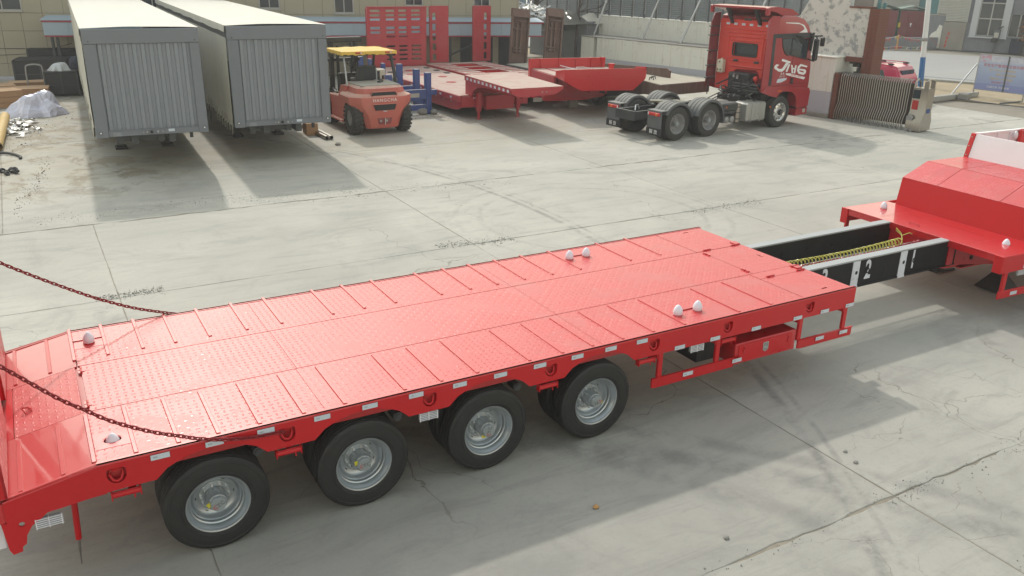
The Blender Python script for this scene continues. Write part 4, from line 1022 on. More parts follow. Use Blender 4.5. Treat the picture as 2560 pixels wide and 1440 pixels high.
mb = MB(); mb.cyl((.62, 1.0, 1.49), (.62, 1.0, 1.6), .035, n=10); mb.cyl((.15, .2, 1.485), (.3, .35, 1.53), .06, n=10); mb.obj('filler_cap', 'fork_black', K)
# mast
for sx in (-1, 1):
    mb = MB(); mb.bx(sx*.42-.06, sx*.42+.06, 2.75, 2.95, .15, 2.62, .01); mb.cyl((sx*.25, 2.7, .3), (sx*.25, 2.7, 2.4), .05, n=10); mb.obj('mast_rail', 'fork_black', K)
    mb = MB(); mb.tube([(sx*.6, 2.6, 1.1), (sx*.6, 1.9, 1.0)], .05, 8); mb.obj('tilt_cylinder', 'fork_black', K)
mb = MB(); mb.bx(-.62, .62, 2.72, 2.98, 2.50, 2.66, .02); mb.obj('mast_head', 'fork_black', K)
for a_ in ((-.55, .55, 2.75, 2.9, 1.9, 2.0), (-.9, .9, 3.0, 3.08, .3, .42), (-.9, .9, 3.0, 3.08, .8, .9)): mb = MB(); mb.bx(*a_); mb.obj('mast_crossbar', 'fork_black', K)
for sx in (-1, 1):
    mb = MB(); mb.bx(sx*.5-.07, sx*.5+.07, 3.08, 4.2, .10, .15); mb.obj('fork_tine', 'fork_black', K)
# lugged tyres
def lug_wheel(R, wd, side):
    mb = MB(); mb.lathe([(.24, -wd/2), (R*.8, -wd/2-.01), (R-.05, -wd/2+.01), (R-.02, -wd/2+.05), (R-.02, wd/2-.05), (R-.05, wd/2-.01), (R*.8, wd/2+.01), (.24, wd/2)], axis='x', n=40)
    wv = mb.obj('wheel', 'tyre_used', K)
    mb = MB()
    for k in range(22):
        for s in (-1, 1):
            a = 2*pi*(k+(.5 if s > 0 else 0))/22
            pts = []
            for da, x0 in ((-.075, s*.0), (.065, s*.0), (.11, s*wd*.53), (-.03, s*wd*.53)):
                pts.append((x0, a+da))
            top = [(x, (R+.004)*cos(t), (R+.004)*sin(t)) for x, t in pts]; bot = [(x*1.02, (R-.045 if abs(x) > .1 else R-.03)*cos(t), (R-.045 if abs(x) > .1 else R-.03)*sin(t)) for x, t in pts]
            mb.add(top+bot, [(0, 1, 2, 3), (0, 4, 5, 1), (1, 5, 6, 2), (2, 6, 7, 3), (3, 7, 4, 0)])
    stuff(mb.obj('tread', 'tyre_used', wv, smooth=0))
    mb = MB(); mb.lathe([(.25, side*wd*.42), (.20, side*wd*.30), (.19, side*wd*.2), (.09, side*wd*.2), (.08, side*wd*.34), (0, side*wd*.34)], axis='x', n=24); mb.obj('rim', 'rim_grey', wv)
    return wv
for x, y, R, wd, s in ((-.80, 0, .5, .27, -1), (.80, 0, .5, .27, 1), (-.72, 2.35, .56, .36, -1), (.72, 2.35, .56, .36, 1)):
    o = lug_wheel(R, wd, s); o.location = (x, y, R-.003)
mb = MB(); mb.cyl((-.8, 0, .5), (.8, 0, .5), .07); mb.obj('axle', 'dark_frame', K)

# ------------------------------------------------------------------ blue steel stand with posts
S = thing('steel_stand', 'blue steel stand of upright posts and beams behind the forklift', 'steel stand', (3.0, 21.5, 0))
def sb(name, x0, x1, y0, y1, z0, z1, b=.006, mat='blue_paint'):
    mb = MB(); mb.bx(x0-3.0, x1-3.0, y0-21.5, y1-21.5, z0, z1, b); return mb.obj(name, mat, S)
sb('front_beam', 2.20, 3.47, 21.0, 21.12, .52, .86); sb('side_bracket', 3.66, 3.88, 21.0, 21.2, .66, .83)
fb = sb('lower_beam', 2.2, 3.47, 21.0, 21.12, .14, .34); sb('post', 3.47, 3.66, 20.98, 21.2, .0, 1.42)
mb = MB(); mb.bx(2.72-3, 3.2-3, 20.99-21.5, 20.998-21.5, .60, .74); mb.obj('name_plate', 'plate_pale', S)
me = text_mesh('print', 'LTMG-2500', .055, .001, 'ink_grey'); me = None
for x, y, zt, wd_ in ((3.62, 22.2, 1.42, .2), (3.42, 23.3, 1.50, .2), (2.62, 22.4, 1.24, .22), (2.3, 24.4, 1.7, .22), (3.0, 25.2, 1.52, .12), (3.45, 25.0, 1.36, .13), (2.6, 25.0, 1.22, .2), (2.25, 21.1, .85, .2)):
    sb('post', x-wd_/2, x+wd_/2, y-.1, y+.1, 0, zt)
for y in (22.2, 23.3, 24.4): sb('cross_beam', 2.2, 3.45, y-.07, y+.07, .55, .85)
sb('long_beam', 2.15, 2.3, 21.2, 25, .3, .55); sb('long_beam', 3.4, 3.55, 21.2, 25, .3, .55)
e = thing('switch_box', 'pale grey metal switch box standing on the blue stand', 'switch box', (2.18, 23.2, .86))
mb = MB(); mb.bx(-.3, .3, -.1, .1, 0, .52, .012); mb.obj('case', 'box_grey', e)
for x in (-.06, .1): mb = MB(); mb.cyl((x, -.115, .38), (x, -.1, .38), .025, n=10); mb.obj('knob', 'machine_black', e)
e = thing('control_box', 'white control box with dark front behind the forklift canopy post', 'control box', (2.72, 23.6, .86))
mb = MB(); mb.bx(-.2, .22, -.12, .15, 0, .45, .012); mb.obj('case', 'cream_plastic', e)
mb = MB(); mb.bx(-.19, .0, -.128, -.12, .08, .40); mb.obj('front_plate', 'machine_black', e)
for k, (x, y, z, mm, l) in enumerate(((2.86, 23.1, .88, 'orange_rag', 'crumpled orange rag on the blue steel stand'), (3.0, 22.9, .88, 'stone', 'grey dusty motor lump on the blue steel stand'))):
    mb = MB(); mb.sph((0, 0, .14), .17, (1, .9, .8), 9, 6); mb.v = [(a*random.uniform(.8, 1.15), b*random.uniform(.8, 1.15), max(0, c*random.uniform(.9, 1.1))) for a, b, c in mb.v]
    tag(mb.obj('rag' if k == 0 else 'motor', mm, loc=(x, y, z-.02)), l, 'rag' if k == 0 else 'motor')
for k, (x, y, s, l) in enumerate(((3.32, 21.0, .17, 'larger rough grey stone against the blue stand foot'), (3.68, 20.85, .13, 'smaller rough grey stone beyond the blue stand foot'), (8.55, 20.6, .10, 'pale grey stone on the ground before the red tub'))):
    mb = MB(); mb.sph((0, 0, .6), 1, (1.2, .9, .75), 8, 6); rr = random.Random(k); mb.v = [(a*s*rr.uniform(.7, 1.15), b*s*rr.uniform(.7, 1.15), max(0, c*s*rr.uniform(.85, 1.1))) for a, b, c in mb.v]
    tag(mb.obj('rock', 'stone', loc=(x, y, 0), smooth=20), l, 'stone', 'grey stones lying on the yard')

# ------------------------------------------------------------------ dusty red lowbeds parked at the back
A = thing('lowbed_trailer', 'dusty red lowbed with a full width slotted ramp and striped gooseneck', 'trailer', (5.4, 22, 0))
AO = Vector((5.4, 22, 0))
def at(mb, name, mat, root, org, **k):
    mb.v = [tuple(Vector(v)-org) for v in mb.v]; return mb.obj(name, mat, root, **k)
mb = MB(); mb.bx(4.06, 6.75, 19.55, 28.5, .76, .80, .005); at(mb, 'deck', 'red_dusty', A, AO)
mb = MB(); mb.bx(4.02, 4.09, 19.5, 28.5, .58, .792, .01); at(mb, 'side_rail', 'red_board', A, AO)
mb = MB(); mb.bx(6.72, 6.79, 19.5, 28.5, .58, .792, .01); at(mb, 'side_rail', 'red_board', A, AO)
mb = MB(); mb.prism([(19.5, .60), (19.5, .42), (19.9, .28), (20.3, .24), (28, .24), (28, .60)], 'x', 4.12, 4.20); mb.bx(4.10, 6.70, 19.48, 19.56, .40, .755); at(mb, 'lower_skirt', 'red_board', A, AO)
for k in range(9):
    mb = MB(); mb.bx(4.012, 4.02, 20.1+k*.85, 20.24+k*.85, .66, .72); at(mb, 'reflector_strip', 'sticker', A, AO)
    mb = MB(); mb.bx(4.111, 4.119, 20.3+k*.62, 20.38+k*.62, .51, .56); at(mb, 'side_lamp', 'plate_pale', A, AO)
for x in (4.55, 4.63):
    mb = MB(); mb.cyl((x, 19.46, .70), (x, 19.48, .70), .025, n=10); at(mb, 'marker_lamp', 'lens_white', A, AO)
for k, (x, y, r) in enumerate(((4.75, 26.6, .22), (5.35, 26.9, .2), (5.3, 25.4, .2), (5.8, 24.6, .18), (4.9, 25.7, .16), (5.35, 22.9, .2))):
    mb = MB(); mb.lathe([(r, 0), (r, .01), (r-.03, .012), (0, .008)], axis='z', o=(x, y, .80), n=18); at(mb, 'hatch_cover', 'red_paint_dull', A, AO)
# gooseneck
mb = MB(); mb.add([(4.10, 16.12, 1.40), (5.98, 16.10, 1.40), (6.38, 19.75, 1.40), (4.36, 19.8, 1.40), (4.10, 16.12, 1.44), (5.98, 16.10, 1.44), (6.38, 19.75, 1.44), (4.36, 19.8, 1.44)], [(0, 1, 5, 4), (1, 2, 6, 5), (2, 3, 7, 6), (3, 0, 4, 7), (4, 5, 6, 7), (3, 2, 1, 0)]); at(mb, 'neck_deck', 'red_dusty', A, AO)
mb = MB(); mb.prism([(4.10, 1.40), (5.98, 1.40), (5.96, 1.34), (5.68, 1.20), (4.36, 1.17), (4.12, 1.30)], 'y', 16.10, 16.2); mb.add([(4.10, 16.2, 1.28), (4.36, 19.8, 1.28), (4.36, 19.8, 1.40), (4.10, 16.2, 1.40), (4.16, 16.2, 1.28), (4.42, 19.8, 1.28), (4.42, 19.8, 1.40), (4.16, 16.2, 1.40)], [(0, 1, 2, 3), (4, 7, 6, 5), (0, 4, 5, 1)])
at(mb, 'neck_rail', 'red_board', A, AO)
for k in range(11):
    t = .03+k/11.2; x = 4.10+.26*t; y = 16.15+3.6*t
    mb = MB(); mb.add([(x-.006, y, 1.30), (x+.008, y+.16, 1.30), (x+.008, y+.16, 1.385), (x-.006, y, 1.385)], [(0, 1, 2, 3)]); at(mb, 'reflector_strip', 'sticker', A, AO, smooth=0)
me = plate2d('neck_side', [[(19.85, .78), (19.85, 1.28), (16.6, 1.28), (16.6, 1.22), (18.6, 1.16), (19.05, 1.10), (19.3, .95), (19.38, .78)]], .05, 'red_board')
place('neck_side', me, A, (4.42-AO.x, -AO.y, 0), (pi/2, 0, pi/2))
mb = MB(); mb.bx(4.9, 5.0, 16.8, 20, 1.0, 1.40); mb.bx(5.6, 5.7, 16.8, 20, 1.0, 1.40); mb.bx(4.5, 6.2, 19.7, 19.85, .35, 1.40); at(mb, 'neck_beam', 'red_board', A, AO)
mb = MB(); mb.bx(4.95, 6.05, 19.3, 19.6, .30, .78, .01); at(mb, 'hydraulic_box', 'red_board', A, AO)
for x in (4.66, 6.2):
    mb = MB(); mb.bx(x-.07, x+.07, 19.25, 19.4, .28, .9); mb.cyl((x, 19.32, 0), (x, 19.32, .3), .05, n=10); mb.cyl((x, 19.32, 0), (x, 19.32, .02), .1, n=10); at(mb, 'landing_leg', 'red_board', A, AO)
for x in (5.2, 5.35): mb = MB(); mb.cyl((x, 16.08, 1.29), (x, 16.1, 1.29), .022, n=8); at(mb, 'air_coupling', 'rim_grey', A, AO)
# the slotted full width ramp
hx = ((100, 190), (240, 320), (352, 430), (470, 555)); hy = ((85, 105), (125, 145), (163, 183), (238, 262), (280, 300), (318, 338), (410, 428), (448, 466), (490, 508), (532, 550))
loops = [[(0, 0), (2.72, 0), (2.76, 2.42), (.05, 2.42)]]
for a, b in hx:
    for c, d in hy:
        if (c, d) == (318, 338) and a in (100, 470): continue
        if c > 400 and a == 100 and c > 420: continue
        loops.append(rrect(((a+b)/2-65)*.00504, 2.42-((c+d)/2-60)*.00448, (b-a)*.00504, (d-c)*.00448, .02, 2))
me = plate2d('wide_ramp', loops, .06, 'red_board'); wr = place('wide_ramp', me, A, (4.16-AO.x, 28.62-AO.y, .84), RX90)
mb = MB(); mb.bx(4.16, 6.95, 28.5, 28.56, 3.24, 3.28); mb.bx(4.2, 6.9, 28.6, 28.75, .7, .85)
for x in (4.2, 4.95, 5.6, 6.1, 6.84): mb.bx(x, x+.05, 28.63, 28.75, .84, 3.2)
at(mb, 'ramp_frame', 'red_board', wr, Vector((4.16, 28.62, .84))); wr.children[0].rotation_euler = (-pi/2, 0, 0)
mb = MB(); mb.bx(4.3, 6.5, 20.4, 28, .3, .74); at(mb, 'chassis', 'dark_frame', A, AO)
wh = make_wheel(.42, .24, .22, False, 'tyre_used', 'rim_grey')
for k, y in enumerate((25.6, 26.6, 27.6)):
    for x in (4.25, 6.6):
        o = wh if (k == 0 and x < 5) else dup(wh, A)
        o.parent = A; o.location = (x-AO.x, y-AO.y, .42); o.rotation_euler = (0, 0, -pi/2 if x < 5 else pi/2)

Bt = thing('lowbed_trailer', 'dusty red lowbed with two narrow upright ramps and a tub shaped neck', 'trailer', (8.4, 24, 0)); BO = Vector((8.4, 24, 0))
op = [(7.87, 9.02, 27.2, 28.25), (7.85, 9.0, 26.0, 26.98), (7.82, 8.98, 24.75, 25.75)]
me = plate2d('deck', [[(6.95, 21.2), (9.9, 21.2), (9.9, 28.75), (6.95, 28.75)]]+[[(a, c), (b, c), (b, d), (a, d)] for a, b, c, d in op], .05, 'red_dusty'); place('deck', me, Bt, (-BO.x, -BO.y, .80))
for a, b, c, d in op:
    mb = MB(); mb.bx(a, b, d-.02, d, .35, .80); mb.bx(a, a+.02, c, d, .35, .80); mb.bx(b-.02, b, c, d, .35, .80); mb.bx(a, b, c, d, .33, .35); at(mb, 'deck_well', 'red_paint', Bt, BO)
for k in range(11):
    for x0, x1 in ((7.0, 7.75), (9.1, 9.85)):
        mb = MB(); mb.bx(x0, x1, 22.6+k*.56, 22.64+k*.56, .85, .868); at(mb, 'deck_rib', 'red_board', Bt, BO)
mb = MB(); mb.bx(6.9, 6.95, 21.2, 28.7, .6, .84, .008); mb.bx(9.9, 9.95, 21.2, 28.7, .6, .84, .008); at(mb, 'side_rail', 'red_board', Bt, BO)
# tub shaped neck
NB = fmat((7.62, 18.05), -9); NBi = NB
def nb(mb, name, mat, **k):
    mb.v = [tuple(NB @ Vector(v)-BO) for v in mb.v]; return mb.obj(name, mat, Bt, **k)
mb = MB(); mb.bx(-.25, 2.75, 0.05, 3.2, 1.33, 1.38); nb(mb, 'tub_floor', 'red_dusty')
mb = MB(); mb.prism([(-.30, 1.68), (-.32, 1.30), (.30, .96), (2.35, .92), (2.82, 1.30), (2.85, 1.60), (2.70, 1.68)], 'y', -.02, .03); mb.bx(-.31, 2.84, -.03, -.015, 1.40, 1.415); nb(mb, 'tub_front', 'red_paint')
mb = MB(); mb.add([(-.32, .0, 1.30), (-.30, .0, 1.68), (-.24, .9, 1.55), (-.26, .9, 1.33), (-.28, .0, 1.30), (-.26, .0, 1.68), (-.20, .9, 1.55), (-.22, .9, 1.33)], [(0, 3, 2, 1), (4, 5, 6, 7), (1, 2, 6, 5)]); nb(mb, 'tub_side', 'red_paint')
mb = MB(); mb.add([(2.82, .0, 1.30), (2.85, .0, 1.72), (2.72, .5, 1.68), (2.72, .5, 1.33), (2.78, .0, 1.30), (2.81, .0, 1.72), (2.68, .5, 1.68), (2.68, .5, 1.33)], [(0, 1, 2, 3), (4, 7, 6, 5), (1, 5, 6, 2)]); nb(mb, 'tub_side', 'red_paint')
mb = MB(); mb.bx(-.30, 2.72, 3.18, 3.22, 1.38, 1.72); mb.bx(-.32, 2.74, 3.16, 3.25, 1.70, 1.735)
for x in (.1, .85, 1.55, 2.2): mb.bx(x, x+.04, 3.12, 3.18, 1.38, 1.70)
mb.bx(-.32, -.24, 3.1, 3.3, .8, 1.735); mb.bx(2.64, 2.76, 3.06, 3.3, 1.3, 1.75); nb(mb, 'rear_wall', 'red_paint')
mb = MB(); mb.cyl((2.05, 1.15, 1.38), (2.05, 1.15, 1.72), .10, n=18); mb.cyl((2.05, 1.15, 1.68), (2.05, 1.15, 1.73), .125, n=18); nb(mb, 'capped_pipe', 'red_paint')
for x in (.25, 1.9): mb = MB(); mb.bx(x, x+.06, .6, 3.0, 1.38, 1.41); nb(mb, 'tub_rib', 'red_board')
mb = MB(); mb.tube([(.9, 2.6, 1.40), (1.2, 2.3, 1.42), (1.3, 2.5, 1.47), (1.6, 2.55, 1.47), (1.9, 2.4, 1.40)], .012, 5); mb.tube([(.8, 2.9, 1.5), (1.2, 2.4, 1.41)], .012, 5); nb(mb, 'loose_hose', 'ink_white')
mb = MB(); mb.prism([(-.28, 1.36), (-.28, .95), (.3, .78), (2.6, .78), (2.72, 1.36)], 'y', 3.0, 3.2); mb.bx(-.3, -.24, .9, 3.2, .95, 1.36); nb(mb, 'tub_back', 'red_board')
mb = MB(); mb.prism([(-.6, .80), (-.6, .45), (.0, .30), (1.6, .30), (2.3, .42), (2.75, .70), (2.75, .80)], 'y', 2.2, 3.1); mb.bx(.4, 1.7, 1.3, 2.2, .78, 1.33); nb(mb, 'lower_hull', 'red_paint')
mb = MB(); mb.bx(.9, 2.6, .5, 2.3, .86, .90); mb.bx(.95, 1.05, .6, 2.2, .78, .92); nb(mb, 'king_plate', 'red_board')
mb = MB(); mb.bx(1.0, 1.35, 2.3, 2.6, 0, .30, .02); nb(mb, 'support_block', 'concrete_warm')
mb = MB(); mb.bx(-.55, -.2, 2.15, 2.18, .30, .45); nb(mb, 'number_plate_panel', 'plate_pale')
for x0 in (7.24, 9.38):
    ww = .90
    me = plate2d('narrow_ramp', [[(0, 0), (ww, 0), (ww+.0, 2.42), (.02, 2.42)]]+([rrect(.20, .25+.43*k, .17, .30, .01, 1) for k in range(5)] if x0 < 8 else [rrect(.62, .25+.43*k, .15, .30, .01, 1) for k in range(5)])+[circ((.50 if x0 < 8 else .25)+.09*i, .95+.17*j, .016, 6) for i in range(2) for j in range(8)], .04, 'red_board')
    nr = place('narrow_ramp', me, Bt, (x0-BO.x, 28.95-BO.y, .86), RX90)
    mb = MB()
    for xx in (0.02, ww-.06): mb.bx(xx, xx+.05, 0, 2.4, -.12, 0)
    for k in range(6): mb.bx(.07, ww-.06, .05+.43*k, .09+.43*k, -.10, 0)
    mb.obj('ramp_frame', 'red_board', nr)
mb = MB(); mb.bx(7.2, 7.8, 21.4, 28, .35, .79); mb.bx(9.06, 9.7, 21.4, 28, .35, .79); mb.bx(7.8, 9.06, 21.4, 24.6, .4, .79); at(mb, 'chassis', 'dark_frame', Bt, BO)

Ct = thing('lowbed_trailer', 'grey brown worn lowbed with two rusty leaning ramps beside the wall', 'trailer', (11.5, 22, 0)); CO = Vector((11.5, 22, 0))
mb = MB(); mb.bx(10.15, 13.0, 19.6, 27.1, .84, .90); at(mb, 'deck', 'rust_deck', Ct, CO)
mb = MB(); mb.bx(10.08, 10.15, 19.6, 27.1, .55, .88); mb.bx(13.0, 13.07, 19.6, 27.1, .55, .88); at(mb, 'side_rail', 'chassis_grey', Ct, CO)
mb = MB(); mb.add([(10.45, 16.8, 1.14), (12.9, 17.05, 1.14), (13.2, 19.6, 1.14), (10.95, 19.6, 1.14), (10.45, 16.8, 1.19), (12.9, 17.05, 1.19), (13.2, 19.6, 1.19), (10.95, 19.6, 1.19)], [(0, 1, 5, 4), (1, 2, 6, 5), (2, 3, 7, 6), (3, 0, 4, 7), (4, 5, 6, 7), (3, 2, 1, 0)]); at(mb, 'neck_deck', 'rust_deck', Ct, CO)
mb = MB(); mb.add([(10.43, 16.78, .80), (12.92, 17.03, .80), (12.92, 17.03, 1.165), (10.43, 16.78, 1.165)], [(0, 1, 2, 3)]); mb.add([(10.43, 16.78, .80), (10.9, 19.7, .62), (10.9, 19.7, 1.165), (10.43, 16.78, 1.165)], [(0, 1, 2, 3)]); at(mb, 'neck_rail', 'rust_brown', Ct, CO, smooth=0)
mb = MB(); mb.prism([(18.2, 1.19), (18.2, 1.45), (18.35, 1.52), (18.8, 1.50), (22.5, 1.3), (22.5, 1.19)], 'x', 12.0, 12.06); at(mb, 'wheel_arch_plate', 'rust_brown', Ct, CO)
for x, y in ((11.0, 18.0), (11.25, 18.2)): mb = MB(); mb.tube([(x-.1, y, 1.19), (x-.08, y, 1.28), (x+.08, y, 1.28), (x+.1, y, 1.19)], .02, 6); at(mb, 'lashing_ring', 'machine_black', Ct, CO)
for x0 in (10.35, 12.15):
    rt = place('leaning_ramp', MB().bx(0, .84, 0, .06, 0, 2.3, .01).mesh('leaning_ramp', 'rust_brown'), Ct, (x0-CO.x, 27.3-CO.y, .92), (radians(-4), radians(5.5), 0))
    mb = MB(); mb.bx(-.03, .04, -.14, 0, 0, 2.05, .008); mb.bx(.80, .87, -.14, 0, 0, 2.05, .008)
    for x in (.22, .44): mb.bx(x, x+.09, -.12, 0, .45, 1.75, .02)
    for z in (.5, .62, 1.45, 1.8): mb.bx(.1, .75, -.13, -.02, z, z+.05)
    mb.obj('ramp_rib', 'rust_brown', rt)
    mb = MB(); mb.add([(-.02, -.22, 1.98), (.84, -.22, 1.98), (.84, .06, 2.02), (-.02, .06, 2.02), (-.02, -.1, 2.34), (.84, -.1, 2.34), (.84, .06, 2.34), (-.02, .06, 2.34)], [(0, 1, 5, 4), (1, 2, 6, 5), (2, 3, 7, 6), (3, 0, 4, 7), (4, 5, 6, 7)]); mb.obj('ramp_toe', 'rust_brown', rt)
mb = MB(); mb.bx(10.4, 12.8, 19.8, 27, .4, .83); at(mb, 'chassis', 'dark_frame', Ct, CO)
wh = make_wheel(.42, .24, .22, False, 'tyre_used', 'rim_grey')
for k, y in enumerate((20.4, 21.5, 24.5, 25.5)):
    o = wh if k == 0 else dup(wh, Ct)
    o.parent = Ct; o.location = (10.25-CO.x, y-CO.y, .42); o.rotation_euler = (0, 0, -pi/2)
# ------------------------------------------------------------------ red tractor unit
R_ = thing('tractor_unit', 'red semi tractor unit without trailer parked nose towards the folding gate', 'truck', (8.33, 13.34, 0), radians(5.6))
def tobj(mb, name, mat, par=None, **k): return mb.obj(name, mat, par or R_, **k)
wr = make_wheel(.515, .31, .28, True, 'tyre_used', 'rim_grey', nholes=8)
wr.parent = R_
for k, x in enumerate((.08, 1.50)):
    o = wr if k == 0 else dup(wr, R_)
    o.location = (x, 0, .512); o.rotation_euler = (0, radians(20+50*k), 0)
    o2 = dup(wr, R_); o2.location = (x, 2.42, .512); o2.rotation_euler = (0, radians(33*k), pi)
# front wheel: polished disc with hand holes
def front_wheel():
    R = .515; mb = MB(); mb.lathe([(.30, .02), (.31, .03), (.36, .015), (.43, .008), (R-.03, .014), (R-.008, .035), (R, .05), (R, .10), (R-.012, .104), (R-.012, .112), (R, .116), (R, .20), (R-.012, .204), (R-.012, .212), (R, .216), (R, .28), (R-.03, .30), (.30, .30)], n=48)
    wv = mb.obj('wheel', 'tyre_used', R_)
    mb = MB(); mb.lathe([(.31, .03), (.312, .018), (.295, .02), (.285, .05), (.27, .06), (.23, .045), (.19, .04), (.18, .02), (.10, .012), (.095, .0)], n=40); mb.obj('rim', 'chrome', wv)
    for k in range(10):
        a = 2*pi*k/10; mb = MB(); c = Vector((.235*cos(a), .044, .235*sin(a))); mb.cyl(c, c+Vector((0, .015, 0)), .026, n=12); mb.obj('hand_hole', 'dark_interior', wv)
        a += .3; mb = MB(); c = Vector((.145*cos(a), .016, .145*sin(a))); mb.cyl(c, c-Vector((0, .03, 0)), .017, .013, n=6); mb.obj('wheel_nut', 'chrome', wv)
    mb = MB(); mb.lathe([(.10, .012), (.098, -.03), (.085, -.05), (.0, -.052)], n=24); mb.obj('hub_cap', 'machine_black', wv)
    mb = MB(); mb.lathe([(.055, -.052), (.055, -.055), (.045, -.055)], n=20); mb.obj('hub_badge', 'rim_grey', wv)
    return wv
fw = front_wheel(); fw.location = (4.91, 0, .512)
f2 = dup(fw, R_); f2.location = (4.91, 2.42, .512); f2.rotation_euler = (0, 0, pi)
# mudguards
def mudguard(cx, y0, y1, a0, a1):
    mb = MB(); n = 16; R = .625
    rings = []
    for k in range(n+1):
        a = radians(a0+(a1-a0)*k/n); c, s = cos(a), sin(a)
        rings.append([(cx+R*c, y0, .52+R*s), (cx+(R+.02)*c, y0+.02, .52+(R+.02)*s), (cx+(R+.02)*c, y1-.02, .52+(R+.02)*s), (cx+R*c, y1, .52+R*s), (cx+(R-.02)*c, y1-.02, .52+(R-.02)*s), (cx+(R-.02)*c, y0+.02, .52+(R-.02)*s), (cx+(R-.06)*c, y0-.005, .52+(R-.06)*s)])
    mb.loft(rings); g = tobj(mb, 'mudguard', 'fender_grey')
    for yy in (y0+.14, y0+.28, y0+.42):
        mb = MB(); rr = []
        for k in range(n+1):
            a = radians(a0+(a1-a0)*k/n); c, s = cos(a), sin(a)
            rr.append([(cx+(R+.018)*c, yy, .52+(R+.018)*s), (cx+(R+.034)*c, yy+.012, .52+(R+.034)*s), (cx+(R+.034)*c, yy+.03, .52+(R+.034)*s), (cx+(R+.018)*c, yy+.042, .52+(R+.018)*s)])
        mb.loft(rr); mb.obj('mudguard_rib', 'fender_grey', g)
for (y0, y1) in ((-.02, .60), (1.82, 2.44)):
    mudguard(.08, y0, y1, 150, 15); mudguard(1.50, y0, y1, 165, -14)
    mb = MB(); mb.bx(-.66, -.40, y0+.02, y1, .92, .95, .008); tobj(mb, 'mudguard_shelf', 'fender_grey')
    mb = MB(); mb.bx(-.67, -.635, y0+.02, y1-.02, .36, .93, .006); fl = tobj(mb, 'mud_flap', 'flap_grey')
    mb = MB(); mb.bx(-.676, -.645, y0-.01, y1+.0, .20, .42, .004); mb.obj('flap_foot', 'black_rubber', fl)
    me = text_mesh('lettering', '解 放', .15, .002, 'ink_white'); place('lettering', me, fl, (-.6785, (y0+y1)/2, .30), (pi/2, 0, -pi/2))
    mb = MB(); mb.bx(-.72, -.665, y0+.06, y1-.08, .79, .89, .012); lm = tobj(mb, 'tail_lamp', 'lamp_red')
    s0 = y0+.14 if y0 < 1 else y1-.30
    mb = MB(); mb.bx(-.726, -.70, s0, s0+.10, .80, .88, .006); mb.obj('indicator_lens', 'lamp_orange', lm)
    s1 = y1-.11 if y0 < 1 else y0+.065
    mb = MB(); mb.bx(-.724, -.70, s1, s1+.04, .80, .88, .006); mb.obj('reverse_lens', 'lens_white', lm)
# frame rails, crossmembers, fifth wheel
for y in (.80, 1.55):
    mb = MB(); mb.bx(-1.0, 6.1, y, y+.08, .60, .86, .006); tobj(mb, 'frame_rail', 'black_plastic')
mb = MB(); mb.bx(-1.02, -.95, .78, 1.65, .58, .87, .006); tobj(mb, 'end_crossmember', 'black_plastic')
for x in (.8, 2.3, 3.6): mb = MB(); mb.bx(x, x+.15, .88, 1.55, .62, .80); tobj(mb, 'crossmember', 'machine_black')
me = plate2d('fifth_wheel', [[(.55, -.45), (1.45, -.45), (1.62, -.30), (1.62, .30), (1.45, .45), (.55, .45), (.35, .34), (.25, .16), (.62, .06), (.92, .06), (.98, 0), (.92, -.06), (.62, -.06), (.25, -.16), (.35, -.34)]], .05, 'grease')
place('fifth_wheel', me, R_, (-.05, 1.22, 1.0), (0, radians(3), 0))
mb = MB(); mb.bx(.65, 1.35, .75, .95, .86, 1.0, .02); mb.bx(.65, 1.35, 1.5, 1.7, .86, 1.0, .02); mb.bx(.5, 1.5, .72, 1.72, .86, .88); tobj(mb, 'coupling_saddle', 'machine_black')
mb = MB(); mb.bx(1.95, 3.3, .92, 1.52, .875, .90, .004); tobj(mb, 'deck_plate', 'plate_pale')
for y in (.95, 1.1, 1.3): mb = MB(); mb.tube([(1.5, y, .90), (2.0, y-.02, .94), (2.6, y, .92), (3.4, y+.1, 1.1)], .018, 5); tobj(mb, 'air_line', 'machine_black')
mb = MB(); mb.sph((.05, 1.22, .5), .22, (1, .9, 1), 14, 9); mb.cyl((.05, .2, .51), (.05, 2.2, .51), .075); mb.cyl((-.05, 1.22, .5), (-.42, 1.22, .56), .09, .06, n=12); tobj(mb, 'drive_axle', 'machine_black')
mb = MB(); mb.sph((1.5, 1.22, .5), .22, (1, .9, 1), 14, 9); mb.cyl((1.5, .2, .51), (1.5, 2.2, .51), .075); tobj(mb, 'drive_axle', 'machine_black')
for y in (.72, 1.72): mb = MB(); mb.bx(-.5, 2.1, y-.05, y+.05, .42, .56, .02); tobj(mb, 'leaf_spring', 'machine_black')
mb = MB(); mb.tube([(-.8, 1.0, .86), (-.7, 1.1, 1.0), (-.5, 1.2, .99), (-.4, 1.25, .86)], .02, 6); tobj(mb, 'hose_loop', 'galvanised')
# tanks along the near side
mb = MB(); mb.bx(3.26, 4.20, .02, .62, .31, .91, .05); tk = tobj(mb, 'fuel_tank', 'tank_alu')
for k in range(4): mb = MB(); mb.bx(3.46+k*.18, 3.54+k*.18, .006, .024, .42, .80, .012); mb.obj('tank_rib', 'tank_alu', tk)
for x in (3.46, 3.9): mb = MB(); mb.bx(x, x+.03, .0, .64, .29, .925, .004); mb.obj('tank_strap', 'tank_alu', tk)
mb = MB(); mb.cyl((4.05, .4, .91), (4.05, .4, .98), .05, n=12); mb.obj('filler_cap', 'machine_black', tk)
for z in (.55,):
    mb = MB(); mb.cyl((2.93, .18, .33), (2.93, .18, .92), .11, n=20); c = tobj(mb, 'urea_tank', 'stainless')
    for zz in (.42, .62, .80): mb = MB(); mb.lathe([(.113, 0), (.113, .03)], axis='z', o=(2.93, .18, zz), n=20); mb.obj('tank_band', 'machine_black', c)
